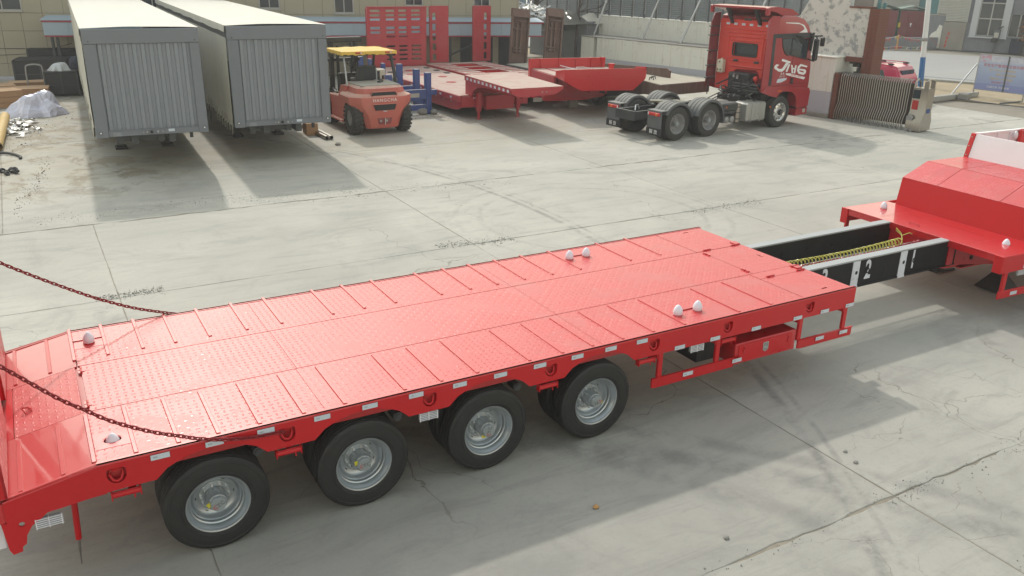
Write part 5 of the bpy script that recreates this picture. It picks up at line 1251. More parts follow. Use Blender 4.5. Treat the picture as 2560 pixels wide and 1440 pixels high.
mb = MB(); mb.bx(2.05, 2.80, .02, .62, .72, .98, .04); mb.bx(2.15, 2.72, .05, .6, .62, .72, .02); tobj(mb, 'battery_box', 'black_plastic')
for x in (2.33, 2.58):
    mb = MB(); mb.lathe([(.10, .02), (.105, .03), (.105, .62)], o=(x, .02, .45), n=20); mb.lathe([(0, .0), (.06, .005), (.10, .02)], o=(x, .02, .45), n=20); tobj(mb, 'air_tank', 'rim_grey')
for x, z in ((2.22, .86), (4.38, .72)): mb = MB(); mb.cyl((x, .0, z), (x, .03, z), .03, n=10); tobj(mb, 'side_marker', 'lamp_orange')
# cab shell
def bev_prism(poly, y0, y1, off, name, mat, smooth=30):
    bm = bmesh.new(); vs = [bm.verts.new((x, y0, z)) for x, z in poly]; f = bm.faces.new(vs)
    r = bmesh.ops.extrude_face_region(bm, geom=[f]); bmesh.ops.translate(bm, verts=[v for v in r['geom'] if isinstance(v, bmesh.types.BMVert)], vec=(0, y1-y0, 0))
    bmesh.ops.recalc_face_normals(bm, faces=bm.faces[:])
    es = [e for e in bm.edges if abs(e.verts[0].co.y-e.verts[1].co.y) < 1e-6]
    bmesh.ops.bevel(bm, geom=es, offset=off, segments=3, affect='EDGES', profile=.5)
    mb = MB(); mb.bm(bm); return tobj(mb, name, mat, smooth=smooth)
prof = [(4.30, 1.36), (4.30, 3.52), (4.6, 3.62), (5.2, 3.60), (5.62, 3.50), (5.92, 3.30), (6.08, 3.02), (6.22, 2.45), (6.30, 2.0), (6.33, 1.40), (6.30, 1.14)]
cab = bev_prism(prof, .02, 2.42, .07, 'cab_shell', 'cab_red')
# wheel arch step and lower panels
me = plate2d('side_skirt', [[(3.80, 1.23), (4.02, 1.39), (5.15, 1.36), (5.45, 1.28), (6.28, 1.24), (6.36, 1.10), (6.33, .62), (5.72, .58), (5.66, .90), (5.58, 1.02), (5.42, 1.13), (5.15, 1.19), (4.92, 1.20), (4.72, 1.14), (4.60, 1.02), (4.30, 1.08)]], .05, 'cab_red')
place('side_skirt', me, R_, (0, .02, 0), RX90); place('side_skirt', me, R_, (0, 2.47, 0), RX90)
mb = MB(); mb.bx(5.68, 6.34, -.02, 2.46, .62, 1.20, .05); tobj(mb, 'front_bumper', 'cab_red')
mb = MB(); mb.prism([(5.72, .56), (6.33, .58), (6.30, .36), (5.70, .33)], 'y', -.025, 2.46); bp = tobj(mb, 'bumper_foot', 'cab_red')
mb = MB(); mb.bx(5.74, 6.30, -.01, 2.44, .55, .63); tobj(mb, 'bumper_slot', 'dark_interior')
mb = MB(); mb.bx(6.08, 6.22, -.032, -.022, .42, .54); mb.obj('sticker', 'plate_pale', bp)
mb = MB(); mb.bx(4.3, 5.66, .35, 2.1, .55, 1.36); tobj(mb, 'engine_block', 'machine_black')
mb = MB(); mb.bx(4.62, 4.80, -.036, -.028, 1.20, 1.25, .004); tobj(mb, 'side_indicator', 'lamp_orange')
# rear wall of the cab
me = plate2d('rear_wall', [[(.16, 1.72), (.16, 3.42), (2.32, 3.42), (2.32, 1.12), (1.62, 1.12), (1.62, 1.62), (1.50, 1.78), (1.42, 1.82), (.62, 1.86), (.50, 1.80), (.42, 1.60), (.30, 1.60)], rrect(1.16, 2.47, 1.0, .38, .05)], .06, 'cab_red_bounce')
place('rear_wall', me, R_, (4.23, 0, 0), (pi/2, 0, -pi/2)); rw = R_.children[-1]; me.transform(Matrix.Scale(-1, 4, (1, 0, 0)))
mb = MB(); mb.bx(4.25, 4.26, .66, 1.66, 2.28, 2.66); wn = tobj(mb, 'rear_window', 'window_glass')
me = plate2d('window_seal', [rrect(-1.16, 2.47, 1.06, .44, .07), rrect(-1.16, 2.47, .97, .36, .05)], .03, 'machine_black'); place('window_seal', me, wn, (4.175, 0, 0), (pi/2, 0, -pi/2))
def rib_(y0, y1, z0, z1, d=.03):
    mb = MB(); mb.bx(4.17-d, 4.175, y0, y1, z0, z1, .02); tobj(mb, 'panel_rib', 'cab_red_bounce')
for z in (2.98, 2.86): rib_(.25, 2.1, z, z+.05)
rib_(.50, 1.85, 2.73, 2.77); rib_(.45, 1.95, 2.18, 2.215); rib_(.40, 1.80, 2.08, 2.11); rib_(.40, .46, 2.10, 2.95); rib_(1.86, 1.92, 1.9, 2.95); rib_(.35, 1.7, 1.90, 1.95, .05); rib_(.30, 2.1, 3.10, 3.16)
for y in (.62, 1.50): mb = MB(); mb.bx(4.10, 4.17, y-.11, y+.07, 2.07, 2.14, .01); tobj(mb, 'grab_step', 'black_plastic')
for k in range(6): mb = MB(); mb.bx(4.155, 4.165, .26+k*.33, .40+k*.33, 3.24, 3.31); tobj(mb, 'reflector_strip', 'sticker')
mb = MB(); mb.bx(3.95, 4.16, 1.88, 2.14, 1.66, 2.10, .04); cb = tobj(mb, 'battery_cover', 'cream_plastic')
for y, z in ((2.0, 2.02), (2.06, 1.76), (1.94, 1.76)): mb = MB(); mb.cyl((3.945, y, z), (3.955, y, z), .035, n=12); mb.obj('round_cover', 'grease', cb)
mb = MB(); mb.cyl((4.05, 2.0, 2.10), (4.05, 2.0, 2.14), .04, n=10); mb.obj('cover_cap', 'cream_plastic', cb)
# side fairings behind the cab
me = plate2d('side_fairing', [[(3.80, 1.24), (4.34, 1.40), (4.34, 3.60), (3.95, 3.60), (3.82, 3.45)]], .04, 'cab_red'); place('side_fairing', me, R_, (0, .05, 0), RX90)
me = plate2d('side_fairing', [[(3.80, 1.15), (4.25, 1.30), (4.25, 3.62), (3.95, 3.60), (3.82, 3.30)]], .04, 'cab_dusty_fin'); place('side_fairing', me, R_, (0, 2.44, 0), RX90)
mb = MB(); mb.bx(3.98, 4.22, .055, .13, 1.4, 3.5); tobj(mb, 'fairing_gap', 'rim_grey')
for z in (1.45, 1.86, 2.35, 2.86, 3.15): mb = MB(); mb.bx(3.70, 4.15, 2.30, 2.42, z, z+.03, .01); tobj(mb, 'climbing_step', 'black_plastic')
mb = MB(); mb.tube([(3.85, 2.35, .9), (3.85, 2.35, 1.45)], .02, 6); tobj(mb, 'ladder_post', 'machine_black')
# roof deflector
mb = MB(); mb.prism([(3.70, 3.80), (3.70, 3.86), (4.2, 3.88), (5.0, 3.80), (5.4, 3.62), (4.6, 3.58), (4.25, 3.70)], 'y', .08, 2.36); tobj(mb, 'roof_deflector', 'cab_red')
mb = MB(); mb.bx(3.68, 3.80, -.02, .12, 3.62, 3.86, .02); tobj(mb, 'deflector_end', 'cab_red'); mb = MB(); mb.bx(3.68, 3.8, 2.3, 2.42, 3.62, 3.86, .02); tobj(mb, 'deflector_end', 'cab_red')
for y in (.62, 1.78):
    mb = MB(); mb.add([(3.78, y-.05, 3.80), (3.95, y-.05, 3.80), (4.20, y-.04, 3.28), (4.12, y-.04, 3.28), (3.78, y+.06, 3.80), (3.95, y+.06, 3.80), (4.20, y+.05, 3.28), (4.12, y+.05, 3.28)], [(0, 1, 2, 3), (4, 7, 6, 5), (0, 3, 7, 4), (1, 5, 6, 2), (0, 4, 5, 1)]); tobj(mb, 'deflector_strut', 'black_plastic')
for y in (1.0, .35): mb = MB(); mb.bx(4.14, 4.18, y, y+.32, 3.40, 3.47, .02); tobj(mb, 'roof_lamp', 'black_plastic')
# engine and gearbox pieces in the gap under the rear wall
mb = MB(); mb.bx(3.6, 4.25, .72, 1.68, .62, 1.05, .03); mb.bx(3.85, 4.25, .6, 1.5, 1.05, 1.75, .04); tobj(mb, 'gearbox', 'machine_black')
mb = MB()
for k in range(3): mb.bx(3.78, 4.0, .18, 1.25, 1.18+k*.095, 1.25+k*.095, .03)
mb.bx(3.86, 4.1, .2, 1.2, 1.16, 1.45); tobj(mb, 'air_filter', 'black_plastic')
rnd = random.Random(11)
for k in range(16):
    y = rnd.uniform(.5, 1.75); z = rnd.uniform(1.0, 1.75); x = rnd.uniform(3.62, 3.85)
    mb = MB(); mb.tube([(x, y, z), (x-.04, y+rnd.uniform(-.2, .2), z+rnd.uniform(-.1, .1)), (x+.1, y+rnd.uniform(-.35, .35), z+rnd.uniform(-.3, .2))], rnd.uniform(.012, .03), 6); tobj(mb, 'engine_pipe', rnd.choice(('machine_black', 'machine_black', 'rim_grey', 'black_plastic')))
for y, z in ((1.55, 1.25), (1.5, 1.1), (1.18, 1.02), (.95, 1.05), (1.05, 1.70), (.9, 1.66)):
    mb = MB(); mb.cyl((3.60, y, z), (3.66, y, z+.02), .03, n=8); mb.bx(3.6, 3.64, y-.04, y+.03, z-.08, z-.02); tobj(mb, 'valve', 'galvanised')
mb = MB(); mb.tube([(3.75, .30, 1.60), (3.9, .12, 1.25)], .012, 5); tobj(mb, 'cab_stay', 'red_paint_dull')
mb = MB(); mb.sph((3.9, .36, 1.62), .09, (1, .8, 1), 10, 7); tobj(mb, 'cab_mount', 'cab_red_bounce')
# near side details on the cab
def side(name, poly, mat, d=.006, y=.018, par=None):
    me = plate2d(name, [poly], d, mat); return place(name, me, par or cab, (0, y, 0), RX90)
side('dark_trim', [(4.14, 1.42), (4.28, 1.42), (4.24, 2.92), (6.10, 2.90), (6.06, 3.05), (4.10, 3.05)], 'black_plastic', y=.009)
side('side_window', [(5.13, 2.38), (5.93, 2.22), (5.95, 2.86), (5.13, 2.88)], 'window_glass', y=.016)
qg = [(4.60, 2.88), (4.66, 2.66), (4.80, 2.46), (4.92, 2.39), (5.08, 2.38), (5.08, 2.88)]
side('quarter_window', qg, 'window_glass', y=.016)
me = plate2d('window_frame', [[(4.56, 2.905), (4.63, 2.64), (4.78, 2.43), (4.9, 2.36), (5.1, 2.345), (5.96, 2.18), (5.99, 2.9)], [(4.60, 2.88), (4.66, 2.66), (4.80, 2.46), (4.92, 2.39), (5.08, 2.385), (5.94, 2.215), (5.955, 2.88)]], .012, 'machine_black'); place('window_frame', me, cab, (0, .014, 0), RX90)
mb = MB(); mb.bx(5.08, 5.125, .004, .016, 2.38, 2.88); mb.obj('window_pillar', 'machine_black', cab)
mb = MB(); mb.bx(5.245, 5.252, .012, .02, 1.42, 2.34); mb.bx(4.55, 6.2, .012, .02, 1.405, 1.412); mb.obj('door_seam', 'dark_interior', cab)
mb = MB(); mb.bx(5.28, 5.40, -.01, .02, 1.42, 1.62, .02); mb.obj('door_handle', 'machine_black', cab)
# door emblem: slanted letters with a bar under it
def letter(polys):
    for pl in polys: side('emblem', pl, 'ink_white', .004, .015)
letter([[(4.70, 2.26), (5.16, 2.15), (5.13, 2.09), (4.68, 2.19)],
        [(4.92, 2.13), (5.06, 2.10), (4.88, 1.90), (4.76, 1.84), (4.58, 1.86), (4.36, 1.96), (4.32, 2.03), (4.44, 2.10), (4.58, 2.07), (4.46, 2.01), (4.52, 1.97), (4.64, 1.93), (4.76, 1.95)],
        [(5.06, 2.08), (5.14, 2.06), (5.04, 1.82), (4.95, 1.84)], [(5.20, 2.05), (5.28, 2.03), (5.36, 1.76), (5.27, 1.78)], [(5.30, 1.95), (5.45, 1.92), (5.44, 1.87), (5.31, 1.90)],
        [(5.42, 2.03), (5.50, 2.01), (5.47, 1.75), (5.38, 1.77)],
        [(5.70, 2.05), (6.08, 1.97), (6.06, 1.92), (5.74, 1.98), (5.66, 1.92), (5.66, 1.90), (5.98, 1.86), (6.05, 1.80), (6.02, 1.72), (5.92, 1.68), (5.64, 1.74), (5.55, 1.84), (5.57, 1.98)],
        [(4.96, 1.78), (5.00, 1.73), (5.98, 1.53), (6.04, 1.60), (5.6, 1.69), (5.2, 1.77)]])
side('emblem_gap', [(5.68, 1.85), (5.68, 1.81), (5.90, 1.76), (5.92, 1.79), (5.90, 1.81)], 'cab_red', .0045, .0145)
me = text_mesh('lettering', 'JIEFANG  FAW', .085, .002, 'ink_red', shear=.2); place('lettering', me, cab, (5.52, .0085, 1.675), (pi/2, radians(12), 0))
me = text_mesh('lettering', '准 拖\n2 0 1 人', .085, .002, 'ink_white'); place('lettering', me, cab, (4.80, .0125, 1.73), RX90)
side('sticker', [(4.56, 1.54), (4.60, 1.62), (5.06, 1.63), (5.04, 1.57), (4.80, 1.50), (4.56, 1.49)], 'sticker')
me = text_mesh('lettering', '560HP', .13, .003, 'ink_white', shear=.3); place('lettering', me, R_, (6.0, -.022, 1.05), RX90)
side('swoosh', [(4.66, 3.40), (5.30, 3.38), (5.62, 3.30), (5.80, 3.14), (5.84, 3.06), (5.40, 3.07), (5.55, 3.12), (5.66, 3.18), (5.58, 3.26), (5.40, 3.33), (4.66, 3.38)], 'ink_white', .004, .0155)
side('roof_seam', [(4.30, 3.045), (6.05, 3.06), (6.05, 3.066), (4.30, 3.051)], 'cab_dusty_fin', .003, .0165)
# mirrors
mb = MB(); mb.bx(6.02, 6.16, -.30, -.12, 2.16, 2.86, .04); mb.tube([(6.0, .02, 2.92), (6.1, -.15, 2.95), (6.12, -.2, 2.86)], .03, 6); mb.tube([(6.05, .02, 2.2), (6.1, -.2, 2.14)], .025, 6); tobj(mb, 'side_mirror', 'machine_black')
mb = MB(); mb.bx(6.28, 6.36, -.36, -.18, 2.62, 2.92, .04); mb.tube([(6.1, -.15, 2.95), (6.3, -.25, 2.96)], .025, 6); tobj(mb, 'kerb_mirror', 'machine_black')
mb = MB(); mb.add([(5.2, -.08, 2.96), (5.32, -.16, 2.98), (5.56, -.2, 2.82), (5.50, -.1, 2.76), (5.2, -.04, 2.90), (5.32, -.12, 2.92), (5.56, -.16, 2.76), (5.50, -.06, 2.70)], [(0, 1, 2, 3), (4, 7, 6, 5), (0, 4, 5, 1), (1, 5, 6, 2), (2, 6, 7, 3), (3, 7, 4, 0)]); mb.tube([(5.3, .02, 2.98), (5.3, -.1, 2.94)], .02, 5); tobj(mb, 'door_mirror', 'machine_black')
side('sun_visor', [(6.02, 2.5), (6.10, 2.45), (6.16, 3.05), (6.02, 3.06)], 'machine_black', .05, .0)

# ------------------------------------------------------------------ cream office building with cladding panels and windows
BD = thing('office_building', 'cream panel clad building with dark windows behind the parked trailers', 'building', (-9.0, 36.5, 0), radians(-15.5))
mb = MB(); mb.bx(-9, 22.45, .03, 9, 0, 6.5); mb.obj('wall', 'joint_dark', BD)
wins = [(-.75, .77, 2.82), (5.5, 6.4, 2.9), (10.42, 11.33, 2.98), (13.73, 14.62, 2.80), (16.98, 17.83, 3.15), (20.24, 21.05, 3.15)]
zr = [.02, .66, 1.28, 2.0, 2.73, 3.48, 4.22, 4.96]
xs = [-6.0]
while xs[-1] < 22.4: xs.append(xs[-1]+.835)
shared = {}
def cpanel(x0, x1, z0, z1):
    key = (round(x1-x0, 2), round(z1-z0, 2))
    if key not in shared:
        mb = MB(); mb.bx(.006, x1-x0-.006, 0, .04, .006, z1-z0-.006, .006); shared[key] = mb.mesh('cladding_panel', 'wall_cream', 0)
    place('cladding_panel', shared[key], BD, (x0, 0, z0))
for i in range(len(xs)-1):
    for j in range(len(zr)-1):
        x0, x1, z0, z1 = xs[i], min(xs[i+1], 22.44), zr[j], zr[j+1]
        segs = [(x0, x1)]
        for wa, wb, wz in wins:
            if z1 > wz+.02:
                new = []
                for a, b in segs:
                    if wb <= a or wa >= b: new.append((a, b))
                    else:
                        if wa > a+.03: new.append((a, wa))
                        if wb < b-.03: new.append((wb, b))
                        if z0 < wz-.03: cpanel(max(a, wa), min(b, wb), z0, wz)
                segs = new
        for a, b in segs: cpanel(a, b, z0, z1)
mb = MB(); mb.bx(22.44, 22.48, 0, 9, 0, 6.5); mb.obj('side_wall', 'wall_cream', BD)
for wa, wb, wz in wins:
    mb = MB(); h = 1.5; t = .05
    for a, b, c, d in ((wa, wb, wz, wz+t), (wa, wb, wz+h-t, wz+h), (wa, wa+t, wz, wz+h), (wb-t, wb, wz, wz+h), ((wa+wb)/2-.02, (wa+wb)/2+.02, wz, wz+h)): mb.bx(a, b, -.005, .028, c, d)
    w_ = mb.obj('window', 'alu_frame', BD)
    for a, b in ((wa+t, (wa+wb)/2-.02), ((wa+wb)/2+.02, wb-t)): mb = MB(); mb.bx(a, b, .012, .02, wz+t, wz+h-t); mb.obj('pane', 'window_glass', w_)
    mb = MB(); mb.bx(wa-.03, wb+.03, -.05, -.003, wz-.05, wz); mb.obj('sill', 'alu_frame', w_)
mb = MB(); mb.bx(-6, 5, -.35, -.0, 0, .12, .01); mb.obj('kerb_strip', 'lavender_band', BD)
mb = MB(); mb.tube([(-.5, -.03, 1.0), (.8, -.03, 1.06), (1.8, -.03, 1.3), (2.5, -.03, 1.5)], .012, 5); mb.tube([(-.5, -.03, 1.27), (2.5, -.03, 1.27)], .008, 5); mb.obj('wall_cable', 'machine_black', BD)
for a, b in ((16.0, 17.3), (19.6, 21.2), (21.5, 22.4)): mb = MB(); mb.bx(a, b, -.02, .02, .02, 1.8); mb.obj('doorway', 'dark_interior', BD)
# lean-to canopy in front of it
CN = thing('lean_to_canopy', 'pale blue metal lean-to canopy with red trims before the cream building', 'canopy', tuple(Matrix.Translation((-9.0, 36.5, 0)) @ Matrix.Rotation(radians(-15.5), 4, 'Z') @ Vector((0, -1.2, 0))), radians(-15.5))
k = 0; x = 1.74; rnd = random.Random(5)
while x < 23.3:
    w_ = .98; x1 = min(x+w_, 23.4)
    mb = MB(); mb.bx(.004, x1-x-.004, 0, .03, 1.905, 2.425, .004); mb.obj('fascia_panel', 'fascia_blue', CN, loc=(x, 0, rnd.uniform(-.006, .006))); x = x1
mb = MB(); mb.bx(1.70, 23.4, -.02, .04, 2.43, 2.50, .006); mb.obj('top_trim', 'fascia_red', CN)
mb = MB(); mb.bx(1.76, 23.4, -.015, .04, 1.84, 1.90, .006); mb.obj('bottom_trim', 'fascia_red', CN)
mb = MB(); mb.add([(1.66, -.03, 2.505), (23.4, -.03, 2.505), (23.4, 1.18, 2.62), (1.66, 1.18, 2.62), (1.66, -.03, 2.53), (23.4, -.03, 2.53), (23.4, 1.18, 2.65), (1.66, 1.18, 2.65)], [(0, 3, 2, 1), (4, 5, 6, 7), (0, 1, 5, 4), (1, 2, 6, 5), (2, 3, 7, 6), (3, 0, 4, 7)]); mb.obj('roof_sheet', 'fascia_blue', CN)
mb = MB(); mb.add([(1.74, .04, 1.92), (1.74, .04, 2.42), (1.70, 1.15, 2.6), (1.70, 1.15, 2.2)], [(0, 1, 2, 3)]); mb.obj('end_panel', 'fascia_blue', CN)
for x in (1.95, 2.15, 8.0, 14.3, 18.95, 22.4):
    mb = MB(); mb.bx(x-.05, x+.05, .25, .35, 0, 2.5); mb.obj('canopy_post', 'post_steel', CN)
for x in (18.7,): mb = MB(); mb.tube([(x, .2, .9), (x+1.9, .1, 1.8)], .05, 6); mb.obj('brace', 'post_steel', CN)
for x in (22.6,):
    pass

# ------------------------------------------------------------------ clutter at the left by the canopy
def crate(label, x, y, sx, sy, h, rz, top=True):
    t = thing('wooden_crate', label, 'crate', (x, y, 0), rz, 'wooden crates left of the grey trailers')
    n = max(2, int(h/.16))
    for k in range(n):
        for s in (0, 1):
            mb = MB(); z0 = k*h/n; yy = -sy/2 if s == 0 else sy/2-.025
            mb.bx(-sx/2, sx/2, yy, yy+.025, z0+.008, z0+h/n-.006, .004); mb.obj('plank', 'wood', t)
    for s in (-1, 1): mb = MB(); mb.bx(s*sx/2-.012, s*sx/2+.012, -sy/2+.026, sy/2-.026, .01, h-.01); mb.obj('end_board', 'wood', t)
    if top:
        m_ = max(3, int(sy/.2))
        for k in range(m_): mb = MB(); y0 = -sy/2+k*sy/m_; mb.bx(-sx/2-.02, sx/2+.02, y0+.006, y0+sy/m_-.006, h+.002, h+.03, .004); mb.obj('plank', 'wood', t)
crate('nearest wooden crate, standing alone in front of the long low one', -9.55, 28.2, 1.3, .8, .55, .25)
crate('long low wooden crate behind the crumpled white film', -8.9, 29.8, 1.9, 1.0, .42, -.1)
crate('flat wooden crate behind the nearest crate, away from the film heap', -9.9, 30.6, 1.7, 1.0, .45, .15)
crate('farthest wooden crate before the black metal boxes', -8.4, 31.8, 1.6, .8, .40, .05)
def crumple(name, label, cat, x, y, rx, ry, h, mat, seed, rz=0, nu=26, nv=9):
    rnd = random.Random(seed)
    fold = [(Vector((rnd.gauss(0, 1), rnd.gauss(0, 1), rnd.gauss(0, .8))).normalized(), rnd.uniform(1.4, 4.2), rnd.random()*6, rnd.uniform(.05, .15)) for _ in range(7)]
    lob = [(rnd.uniform(0, 2*pi), rnd.uniform(.0, .9), rnd.uniform(.1, .3), rnd.uniform(.5, .9)) for _ in range(4)]
    mb = MB()
    def fn(u, v):
        a = 2*pi*u; e = v*pi/2; d = Vector((cos(a)*cos(e), sin(a)*cos(e), sin(e))); r = .86
        for n_, f, ph, am in fold: r += am*(abs(sin(d.dot(n_)*f+ph))-.55)
        for ba, be, am, wd_ in lob:
            q = min(abs(a-ba), 2*pi-abs(a-ba)); r += am*max(0, 1-((q*cos(e))**2+(e-be)**2)/wd_**2)
        fl = 1+.35*(1-v)**3*(1+.6*sin(a*7+seed))
        r += .05*sin(u*91+v*57+seed)*(1-v*.5)
        return (rx*r*fl*cos(a)*cos(e)**.75, ry*r*fl*sin(a)*cos(e)**.75, max(.0, h*r*sin(e)**.9))
    mb.grid(fn, nu, nv)
    return tag(mb.obj(name, mat, loc=(x, y, 0), rot=(0, 0, rz), smooth=0), label, cat)
crumple('plastic_sheet', 'crumpled heap of white plastic film on the yard by the wooden crates', 'plastic film', -8.45, 25.9, .60, .42, .62, 'film_white', 3)
rnd = random.Random(21); mb = MB()
for k in range(150):
    x = -9.25+rnd.gauss(0, .28); y = 23.4+rnd.gauss(0, .75); s = rnd.uniform(.05, .16); a = rnd.random()*6; z = rnd.uniform(0, .12)
    mb.add([(x+s*cos(a), y+s*sin(a), z), (x+s*cos(a+1.8), y+s*sin(a+1.8), z+rnd.uniform(-.02, .08)+.02), (x+s*cos(a+3.3), y+s*sin(a+3.3), z), (x+s*cos(a+4.8), y+s*sin(a+4.8), z+rnd.uniform(0, .06))], [(0, 1, 2), (0, 2, 3)])
tag(stuff(mb.obj('foil_scraps', 'foil', smooth=0)), 'crinkled silver foil scraps beside the yellow tube', 'foil')
mb = MB(); d = Vector((.13, .99, 0)).normalized(); p0 = Vector((-9.66, 19.7, .16)); p1 = Vector((-9.42, 24.6, .22))
mb.cyl(p0, p1, .13, n=22, cap=False); mb.cyl(p0, p1, .11, n=22, cap=False); tag(mb.obj('cardboard_tube', 'card_tube'), 'long yellow cardboard tube lying on the yard beside foil scraps', 'tube')
mb = MB(); mb.tube(catmull([(-9.9, 19.2, .03), (-9.6, 19.35, .05), (-9.35, 19.2, .04), (-9.15, 18.75, .03), (-9.17, 18.5, .03)], 8), .035, 7); tag(mb.obj('rubber_hose', 'black_plastic'), 'short dark rubber hose on the ground by the yellow tube end', 'hose')
rnd = random.Random(4); k = 0
rb = MB(); rb.lathe([(.035, -.03), (.06, -.03), (.065, 0), (.06, .03), (.035, .03), (.035, -.03)], axis='z', n=12); rbm = rb.mesh('rubber_bush', 'black_plastic')
for k in range(14):
    x = -9.62+rnd.uniform(-.1, .3) if k < 10 else -9.3+rnd.uniform(-.05, .12); y = 16.95+rnd.gauss(0, .16)
    o = place('rubber_bush', rbm, None, (x, y, .045), (rnd.uniform(-.9, .9), rnd.uniform(-.9, .9), 0)); tag(o, 'small black rubber ring in the scatter near the dark hose', 'rubber ring', 'black rubber rings scattered near the dark hose')
# black boxes, bins, trolley, bottle
def bin_(name, label, cat, x, y, sx, sy, h, mat='bin_black', rz=0, open_=True):
    t = thing(name, label, cat, (x, y, 0), rz)
    mb = MB(); mb.bx(-sx/2, sx/2, -sy/2, sy/2, .06, h, .02); mb.obj('body', mat, t)
    mb = MB(); mb.bx(-sx/2-.02, sx/2+.02, -sy/2-.02, sy/2+.02, h-.05, h+.005, .01); mb.obj('rim', mat, t)
    for sx_ in (-1, 1): mb = MB(); mb.bx(sx_*sx/2-.03, sx_*sx/2+.03, -sy/2-.03, -sy/2+.0, .0, h-.05); mb.obj('corner_bar', 'post_steel', t)
    mb = MB(); mb.bx(-.02, .02, -sy/2-.02, -sy/2, .05, h-.05); mb.bx(-sx/2, sx/2, -sy/2-.02, -sy/2, h*.45, h*.45+.03); mb.obj('frame_bar', 'post_steel', t)
    return t
bin_('metal_box', 'large black open metal box by the canopy posts', 'metal box', -7.9, 34.2, 1.9, 1.4, 1.05, rz=-.2)
bin_('metal_box', 'smaller dark box stacked behind the large black metal box', 'metal box', -7.2, 35.8, 2.2, .8, 1.3, rz=-.25)
bin_('storage_bin', 'black framed storage bin holding clear plastic bags beside the white film heap', 'bin', -7.42, 30.6, 1.1, .9, .92, rz=-.1)
crumple('plastic_bag', 'clear plastic bags heaped on top of the black storage bin', 'plastic bag', -7.45, 30.6, .30, .26, .30, 'film_clear', 12).location.z = .90
t = thing('bucket_drum', 'dark drum covered with navy cloth beside a cream trailer flank', 'drum', (-6.75, 31.2, 0))
mb = MB(); mb.cyl((0, 0, 0), (0, 0, 1.25), .3, n=18); mb.obj('body', 'bin_black', t)
mb = MB(); mb.lathe([(.34, .55), (.36, .8), (.33, 1.2), (.22, 1.36), (.0, 1.42)], axis='z', n=14); mb.v = [(a+random.uniform(-.04, .04), b+random.uniform(-.04, .04), c) for a, b, c in mb.v]; mb.obj('cloth', 'cloth_navy', t)
t = thing('hand_trolley', 'hand trolley with a looped handle standing by the wooden crates', 'trolley', (-8.3, 30.9, 0))
mb = MB(); mb.tube(catmull([(-.28, 0, .1), (-.28, 0, .95), (-.18, 0, 1.12), (.18, 0, 1.12), (.28, 0, .95), (.28, 0, .1)], 6), .03, 6); mb.obj('handle', 'rim_grey', t)
mb = MB(); mb.bx(-.32, .32, 0, .9, .1, .16, .01); mb.obj('platform', 'rust_brown', t)
mb = MB(); mb.cyl((-.36, .1, .09), (.36, .1, .09), .09, n=12); mb.obj('wheel', 'black_rubber', t)

# ------------------------------------------------------------------ white retaining walls, fence and grey wall at the back right
WF = (20.9, 26.0); WA = radians(101.2)
def wthing(name, label, cat, group=None): return thing(name, label, cat, (WF[0], WF[1], 0), WA, group)
Lw = wthing('retaining_wall', 'lower white retaining wall with a lavender band and broken ledge', 'wall')
mb = MB(); mb.bx(-3.6, 7.56, -1.48, 0, 0, 1.36); mb.bx(7.83, 8.78, -1.48, .0, 0, 1.36); mb.bx(7.56, 7.83, -1.48, -.5, 0, 1.36); mb.obj('wall_face', 'white_render', Lw)
rnd = random.Random(2); mb = MB(); x = -3.6
while x < 8.8:
    x1 = min(x+rnd.uniform(.4, 1.4), 8.82)
    mb.bx(x, x1, -1.5, rnd.uniform(.005, .05) if rnd.random() > .25 else -rnd.uniform(.04, .12), 1.362, 1.42, .012); x = x1
mb.obj('ledge', 'ledge_grey', Lw)
mb = MB(); mb.bx(-3.6, 7.55, .0, .006, 0, .30); mb.obj('painted_band', 'lavender_band', Lw)
Uw = wthing('retaining_wall', 'upper white stained retaining wall standing on the ledge', 'wall')
mb = MB(); mb.bx(-4.5, 8.9, -1.95, -1.5, 0, 2.42); mb.obj('wall_face', 'white_render', Uw)
mb = MB(); mb.bx(-4.5, 8.92, -1.97, -1.485, 2.42, 2.48, .01); mb.obj('coping', 'white_render', Uw)
FN = wthing('sheet_metal_fence', 'grey corrugated sheet fence on posts above the white walls', 'fence')
def corr(w_, h, pitch=.105, amp=.022):
    mb = MB(); n = int(h/pitch); vs = []; fs = []; zz = 0
    prof = []
    for k in range(n): z = k*pitch; prof += [(z, 0), (z+pitch*.38, 0), (z+pitch*.5, amp), (z+pitch*.88, amp)]
    prof.append((h, 0))
    for z, a in prof: vs += [(0.012, a, z), (w_-.012, a, z)]
    for k in range(len(prof)-1): fs.append((2*k, 2*k+1, 2*k+3, 2*k+2))
    mb.add(vs, fs); return mb.mesh('fence_panel', 'fence_sheet', 0)
cp_ = corr(.86, 1.95); u = -4.6; k = 0
while u < 15.5:
    zz = 2.50 if u < 8.6 else 2.30
    place('fence_panel', cp_, FN, (u, -1.74, zz))
    mb = MB(); mb.bx(u-.03, u+.03, -1.70, -1.62, zz-.05, zz+2.1); mb.obj('fence_post', 'fence_post', FN)
    if k % 3 == 0: mb = MB(); mb.tube([(u+.25, -1.50, zz), (u+.06, -1.64, zz+.22)], .025, 5); mb.tube([(u-.22, -1.5, zz), (u-.06, -1.64, zz+.22)], .025, 5); mb.obj('foot_brace', 'fence_post', FN)
    u += .86; k += 1
